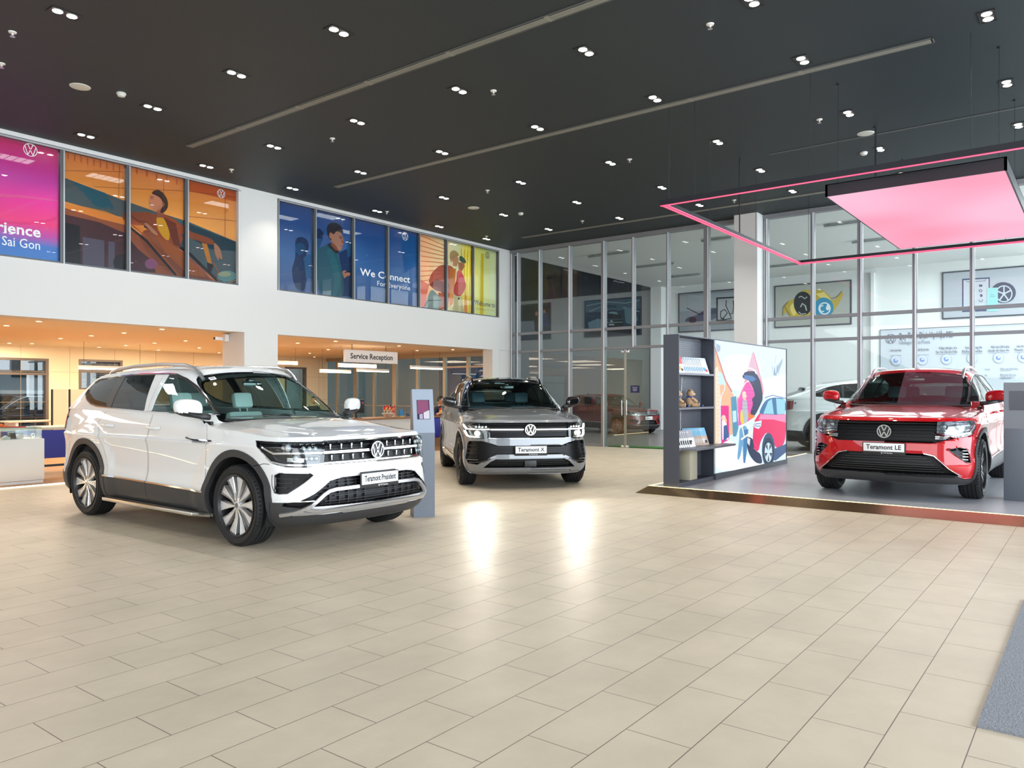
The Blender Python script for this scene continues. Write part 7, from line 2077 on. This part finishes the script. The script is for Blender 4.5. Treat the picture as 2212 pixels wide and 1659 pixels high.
# blue counters on the left
def counter(x0, x1, y0, y1, lab, z=.83):
    r = thing('reception_desk', lab, 'desk', ((x0+x1)/2, (y0+y1)/2, .012)); hx = (x1-x0)/2; hy = (y1-y0)/2
    m = MB(); m.bbox((-hx, -hy, z-.05), (hx, hy, z), .008); m.build('desktop', [mat('desk_beige', (.62, .55, .42), .4)], r)
    m = MB(); m.box((-hx+.03, -hy+.02, .28), (hx-.03, -hy+.05, z-.055)); m.build('front_panel', [mat('panel_blue', (.008, .012, .30), .45)], r)
    for s_ in (-1, 1):
        m = MB(); m.box((s_*(hx-.14)-.02, -hy+.1, .02), (s_*(hx-.14)+.02, hy-.1, .05)); m.box((s_*(hx-.14)-.02, -.03, .02), (s_*(hx-.14)+.02, .03, z-.05)); m.build('leg', [alu_black], r)
    m = MB(); m.box((-hx+.14, -.02, .10), (hx-.14, .02, .14)); m.build('stretcher', [alu_black], r)
    return r
counter(4.9, 7.4, 14.75, 15.5, 'desk with dark blue front panel behind the white cabinet')
counter(11.0, 12.6, 17.0, 17.7, 'desk with blue front seen through the white car')
# acrylic desk screens
for k, (pa, pb_) in enumerate(((114, 146), (147, 200))):
    a = onY(pa, 841, 20.2); b = onY(pb_, 890, 20.2)
    r = thing('desk_screen', ['frosted desk screen left of the other one, by the cream wall', 'frosted desk screen partly hidden by the rear of the white car'][k], 'screen', (a.x+.05*k, 20.2, .012), 0, 'desk screens')
    m = MB(); m.box((0, 0, b.z-.3), (b.x-a.x, .01, a.z-.012)); m.build('panel', [mat('screen_cream', (.80, .66, .44), .4)], r)
    m = MB(); m.box((-.03, -.02, 0), (0, .03, a.z-.012)); m.build('post', [mat('fitting_black', (.008, .008, .008), .5)], r)
r = thing('long_table', 'pale workstation table along the cream wall at the left', 'table', (9.8, 20.95, .012)); m = MB(); m.box((-2.5, -.4, .72), (2.5, .4, .75)); m.build('tabletop', [mat('desk_beige')], r)
for x in (-2.3, 2.3):
    m = MB(); m.box((x-.03, -.35, 0), (x+.03, .35, .72)); m.build('leg', [mat('laminate_white')], r)

# main service desk at the right
YD = 14.1
xd0, xd1 = 11.5, 15.55
r = thing('reception_desk', 'long service desk with brown wood top and white front', 'desk', ((xd0+xd1)/2, YD+.35, .012)); hx = (xd1-xd0)/2
m = MB(); m.bbox((-hx, -.40, .775), (hx, .40, .815), .005); m.build('desktop', [mat('desk_wood', (.30, .14, .06), .35, noise=(4, .2))], r)
m = MB(); m.box((-hx+.05, -.34, .0), (hx-.6, -.30, .77)); m.build('front_panel', [mat('laminate_white')], r)
m = MB(); m.box((hx-.35, -.3, 0), (hx-.05, .3, .77)); m.build('side_panel', [mat('desk_wood')], r)
m = MB(); m.bbox((hx-.58, -.42, .25), (hx-.02, -.34, .765), .03); m.build('modesty_panel', [mat('panel_blue')], r)
# things on the desk
DZ = .828
def desk_at(px, py, y=YD+.2): return onY(px, py, y).x
r = thing('monitor', 'black computer monitor seen from behind on the service desk', 'monitor', (desk_at(776, 880), YD+.3, DZ))
m = MB(); m.bbox((-.30, -.02, .12), (.24, .02, .46), .01); m.build('display_case', [mat('monitor_black', (.012, .012, .014), .35)], r)
m = MB(); m.bbox((-.12, -.09, 0), (.1, .09, .012), .005); m.box((-.03, .0, .01), (.03, .03, .2)); m.build('stand', [mat('monitor_black')], r)
m = MB(); vw = frame_M((.04, -.022, .36), (1, 0, 0), (0, 0, 1))
m.lathe([(.024, 0), (.030, 0), (.030, .002), (.024, .002)], 20, M=vw); vs, fs = text_geo('DELL', .016, .0006, 'CENTER', .0005); m.add(vs, fs, 0, vw @ Matrix.Translation((0, -.005, 0))); m.build('logo', [mat('print_grey', (.35, .36, .4), .6)], r)
m = MB(); m.box((.17, -.023, .34), (.205, -.021, .39)); m.build('sticker', [mat('print_red', (.62, .05, .05), .4)], r)
r = thing('flag_basket', 'white bowl heaped with small red, yellow and black flags', 'basket', (desk_at(838, 885), YD+.2, DZ))
m = MB(); m.lathe([(0, .0), (.07, 0), (.13, .07), (.16, .10), (.155, .105), (.12, .075), (.06, .012), (0, .012)], 28); m.build('bowl', [mat('bowl_cream', (.75, .62, .50), .4)], r)
fl_r = mat('flag_red', (.75, .02, .02), .6); fl_y = mat('flag_gold', (.95, .50, .04), .6); fl_k = mat('fitting_black')
for k in range(9):
    a = -1.2+k*.3; b = MB(); M = Matrix.Translation((-.12+.03*k, .02*math.sin(k*2), .08)) @ Matrix.Rotation(a*.25, 4, 'Y')
    b.cyl(M @ Vector((0, 0, 0)), M @ Vector((0, 0, .17+.03*(k % 3))), .003, n=6, mi=3)
    h0 = .06+.03*(k % 3)
    for q, mi in enumerate((1, 0, 2)): b.add([(0, 0, h0+.033*q), (.07, .01, h0+.02+.033*q), (.07, .01, h0+.053+.033*q), (0, 0, h0+.033+.033*q)], [(0, 1, 2, 3)], mi, M)
    b.build('flag', [fl_r, fl_y, fl_k if k % 2 else fl_r, wt], r)
r = thing('pennant', 'tall red pennant standing between the flag bowl and blue box', 'flag', (desk_at(854, 880), YD+.25, DZ))
m = MB(); m.lathe([(0, 0), (.05, 0), (.05, .01), (.008, .015), (.006, .30), (0, .31)], 16); m.build('stand', [wt], r)
m = MB(); m.prism([(-.055, .10), (.055, .10), (.04, .25), (0, .32), (-.04, .25)], -.01, -.006, Matrix.Rotation(PI/2, 4, 'X')); m.build('cloth', [fl_r], r)
r = thing('leaflet_holder', 'blue leaflet box with a yellow foot on the service desk', 'leaflet box', (desk_at(857, 890), YD+.05, DZ))
m = MB(); m.box((-.06, -.02, .03), (.06, .02, .19)); m.build('leaflet', [mat('leaflet_blue', (.03, .22, .50), .4)], r)
m = MB(); m.box((-.065, -.05, 0), (.065, .03, .03)); m.build('foot', [mat('foot_yellow', (.7, .55, .15), .5)], r)
r = thing('desk_calendar', 'small dark desk calendar frame right of the blue box', 'calendar', (desk_at(871, 893), YD+.03, DZ))
m = MB(); M = Matrix.Rotation(-.25, 4, 'X'); m.box((-.08, 0, 0), (.08, .008, .11), 0, M); m.box((-.07, -.001, .01), (.07, 0, .10), 1, M); m.build('frame', [mat('print_grey'), mat('screen_black', (.01, .012, .03), .2)], r)
r = thing('desk_flag', 'small red, yellow and black table flag in front of the seated man', 'flag', (desk_at(949, 885), YD+.1, DZ))
m = MB(); m.lathe([(0, 0), (.04, 0), (.04, .01), (.005, .012), (.004, .30), (0, .30)], 14); m.build('pole', [mat('chrome')], r)
m = MB()
for q, mi in enumerate((1, 0, 2)): m.add([(-.11, 0, .08+.06*q), (0, 0, .10+.06*q), (0, 0, .16+.06*q), (-.11, 0, .14+.06*q)], [(0, 1, 2, 3)], mi)
m.build('cloth', [fl_r, fl_y, fl_k], r)

# ---------- people
def skin_mesh(nodes, edges, sub=2):
    me = bpy.data.meshes.new('b'); me.from_pydata([n[0] for n in nodes], edges, [])
    o = bpy.data.objects.new('b', me); COL.objects.link(o)
    md = o.modifiers.new('s', 'SKIN'); md.use_smooth_shade = True
    for i, n in enumerate(nodes):
        me.skin_vertices[0].data[i].radius = (n[1], n[2] if len(n) > 2 else n[1])
    me.skin_vertices[0].data[0].use_root = True
    m2 = o.modifiers.new('u', 'SUBSURF'); m2.levels = sub
    dg = bpy.context.evaluated_depsgraph_get(); e = bpy.data.meshes.new_from_object(o.evaluated_get(dg))
    bpy.data.objects.remove(o)
    return e
def seated_person(label, loc, rz, shirt, look=0., hairc=(.012, .01, .009)):
    r = thing('person', label, 'person', loc, rz)
    skin = mat('skin', (.50, .27, .16), .5)
    # facing -Y locally, seat height .45
    N = [((0, 0, .52), .15, .11), ((0, -.01, .70), .135, .10), ((0, -.02, .88), .155, .11), ((0, -.02, 1.00), .12, .085), ((0, -.02, 1.07), .05), ((0, -.03, 1.13), .047),
         ((.17, -.02, .99), .06), ((.22, -.06, .80), .048), ((.14, -.26, .86), .036), ((.08, -.34, .87), .028), ((-.17, -.02, .99), .06), ((-.22, -.06, .80), .048), ((-.14, -.26, .86), .036), ((-.08, -.34, .87), .028),
         ((.10, -.10, .50), .095), ((.12, -.42, .50), .075), ((.12, -.43, .28), .055), ((.12, -.42, .09), .042), ((.12, -.52, .05), .038),
         ((-.10, -.10, .50), .095), ((-.12, -.42, .50), .075), ((-.12, -.43, .28), .055), ((-.12, -.42, .09), .042), ((-.12, -.52, .05), .038)]
    E_ = [(0, 1), (1, 2), (2, 3), (3, 4), (4, 5), (3, 6), (6, 7), (7, 8), (8, 9), (3, 10), (10, 11), (11, 12), (12, 13), (0, 14), (14, 15), (15, 16), (16, 17), (17, 18), (0, 19), (19, 20), (20, 21), (21, 22), (22, 23)]
    e = skin_mesh(N, E_)
    body = bpy.data.objects.new('body', e); COL.objects.link(body); body.parent = r
    pants = mat('trousers_dark', (.02, .022, .03), .7)
    e.materials.clear()
    for mm in (skin, shirt, pants): e.materials.append(mm)
    for p in e.polygons:
        c = p.center; p.use_smooth = True
        arm = abs(c.x) > .13 and c.y < -.14 and c.z > .7
        p.material_index = 0 if (c.z > 1.055 or (arm and c.y < -.12) or (c.z > .8 and c.y < -.2)) else (1 if c.z > .60 else 2)
    Mh = Matrix.Translation((0, -.045, 1.215)) @ Matrix.Rotation(look, 4, 'Z') @ Matrix.Rotation(.18, 4, 'X')
    h = MB(); bm = bmesh.new(); bmesh.ops.create_uvsphere(bm, u_segments=28, v_segments=20, radius=1)
    for v in bm.verts:
        x, y, z = v.co
        wx = .076*(1-.22*max(0, -z)); 
        yy = y*.096; zz_ = z*.118
        if y < 0:
            yy *= .92
            yy -= .022*math.exp(-((x/.16)**2+((z+.12)/.20)**2))      # nose
            yy += .008*math.exp(-(((abs(x)-.38)/.16)**2+((z-.12)/.12)**2))  # eye sockets
            yy -= .008*math.exp(-((x/.3)**2+((z+.48)/.10)**2))       # lips
            yy -= .010*math.exp(-((x/.3)**2+((z+.85)/.2)**2))        # chin
        v.co = Vector((x*wx, yy, zz_))
    h.bm(bm, 0, Mh, True)
    for s_ in (-1, 1): h.ball((s_*.078, .012, -.005), 1, 10, 0, Mh, (.012, .018, .030))
    h.build('head', [skin], r)
    f = MB()
    for s_ in (-1, 1): f.ball((s_*.029, -.077, .014), 1, 8, 0, Mh, (.010, .006, .005)); f.box((s_*.029-.014, -.088, .028), (s_*.029+.014, -.078, .033), 0, Mh)
    f.build('eyes', [mat('eye_dark', (.01, .01, .01), .3)], r)
    f = MB(); f.ball((0, -.094, -.056), 1, 8, 0, Mh, (.022, .006, .005)); f.build('mouth', [mat('lips', (.35, .10, .08), .5)], r)
    hr = MB(); bm = bmesh.new(); bmesh.ops.create_uvsphere(bm, u_segments=24, v_segments=16, radius=1)
    for v in list(bm.verts):
        x, y, z = v.co
        v.co = Vector((x*.084, y*.104+.008, z*.124+.006))
    kill = [v for v in bm.verts if (v.co.y < -.02 and v.co.z < .055) or v.co.z < -.045 or (v.co.z < .02 and v.co.y < .02)]
    bmesh.ops.delete(bm, geom=kill, context='VERTS')
    hr.bm(bm, 0, Mh, True); hr.build('hair', [mat('hair_dark', hairc, .6)], r)
    # hands
    for s_ in (-1, 1):
        hd = MB(); c = Vector((.075*s_, -.36, .865))
        hd.ball(c, 1, 10, sc=(.036, .045, .014))
        for q in range(4):
            b = c+Vector((-s_*(.026-.017*q)*1., -.035, 0)); l = (.040, .048, .046, .036)[q]
            hd.tube([b, b+Vector((0, -l, .004)), b+Vector((0, -l*1.7, -.012))], [.009, .008, .006], 8)
        hd.tube([c+Vector((-s_*.028, .012, 0)), c+Vector((-s_*.052, -.012, -.002)), c+Vector((-s_*.056, -.036, -.008))], [.010, .009, .007], 8)
        hd.build('hand', [skin], r)
    return r
def office_chair(loc, rz, lab):
    r = thing('office_chair', lab, 'chair', loc, rz, 'office chairs')
    m = MB(); m.bbox((-.23, -.22, .31), (.23, .22, .375), .03); m.build('seat', [mat('monitor_black')], r)
    m = MB(); m.bbox((-.21, .24, .50), (.21, .29, .95), .03); m.box((-.03, .20, .34), (.03, .23, .37)); m.box((-.03, .23, .34), (.03, .26, .6)); m.build('backrest', [mat('monitor_black')], r)
    m = MB(); m.cyl((0, 0, .10), (0, 0, .32), .025)
    for k in range(5):
        a = 2*PI*k/5; m.tube([(0, 0, .10), (.26*math.cos(a), .26*math.sin(a), .06)], .018, 6); m.ball((.26*math.cos(a), .26*math.sin(a), .03), .03, 8)
    m.build('base', [mat('monitor_black')], r)
pm = onY(955, 866, 15.05)
navy = mat('shirt_navy', (.015, .02, .05), .7)
seated_person('person in a dark navy shirt sitting at the service desk, looking down', (pm.x-.10, 15.05, .012), -.2, navy, look=.8)
office_chair((pm.x-.10, 15.1, .012), -.2, 'black office chair under the man at the service desk')
pw_ = onY(676, 858, 18.4)
seated_person('person in a dark shirt behind a desk, seen through the white car windscreen', (pw_.x, 18.4, .012), -.3, mat('shirt_dark', (.012, .018, .02), .7), look=-.1)
office_chair((pw_.x, 18.45, .012), -.3, 'black office chair under the woman behind the white car')

# security camera on the column
c = onY(478, 730, YA+.2)
r = thing('security_camera', 'white security camera on the column under the left ceiling edge', 'camera', (9.02, YA+.55, 2.56))
m = MB(); m.box((-.02, -.05, -.06), (.07, .06, .08)); m.build('junction_box', [mat('laminate_white')], r)
m = MB(); m.tube([(-.02, 0, 0), (-.08, -.03, .0)], .012, 8); m.bbox((-.26, -.09, -.05), (-.09, -.02, .02), .015); m.build('camera_body', [mat('laminate_white')], r)
m = MB(); m.lathe([(0, 0), (.026, 0), (.026, .01), (0, .01)], 14, M=Matrix.Translation((-.262, -.055, -.015)) @ Matrix.Rotation(-PI/2, 4, 'Y')); m.build('lens', [mat('gloss_black')], r)
cars()
# ====================================================================== street seen through the left windows
r = thing('street_building', 'grey shop building across the street, seen through the left window', 'building', (9, 33.5, -.15))
m = MB(); m.box((-12, 0, 0), (22, .4, 9)); m.build('facade', [mat('facade_grey', (.24, .26, .27), .7, noise=(.6, .2))], r)
for k in range(8):
    for z in (2.2, 4.6):
        m = MB(); m.box((-9+3*k, -.03, z), (-7.9+3*k, 0, z+1.1)); m.build('window', [mat('far_window', (.02, .03, .035), .2)], r)
m = MB(); m.box((-12, -.9, 1.55), (20, 0, 1.68)); m.build('awning', [mat('awning_white', (.7, .75, .78), .5)], r)
m = MB(); m.box((-4, -.95, 1.70), (1.2, -.9, 1.86)); m.build('shop_sign', [mat('sign_red', (.65, .02, .06), .5)], r)
m = MB(); m.box((-11, -.04, .1), (10, 0, 1.5)); m.build('shop_front', [mat('shop_blue', (.06, .14, .18), .3)], r)
p = onY(36, 890, 29)
r = thing('lamp_post', 'slanting grey pole with a lamp outside the left window', 'lamp post', (9.6, 31.6, -.15))
m = MB(); m.cyl((0, 0, 0), (-.3, 0, 3.2), .05); m.build('pole', [mat('pole_grey', (.45, .47, .5), .5)], r)
m = MB(); m.ball((.0, -.05, 1.5), .10, 12); m.build('lamp', [mat('lamp_globe', (.8, .8, .8), .3)], r)
o = MB(); o.bbox((0, 0, 0), (.32, .05, .40), .02); oo = o.build('yellow_sign', [mat('sign_yellow', (.80, .72, .04), .5)]); oo.location = (8.7, 31.9, .25)
tag(oo, 'small bright yellow sign outside the left window', 'sign')
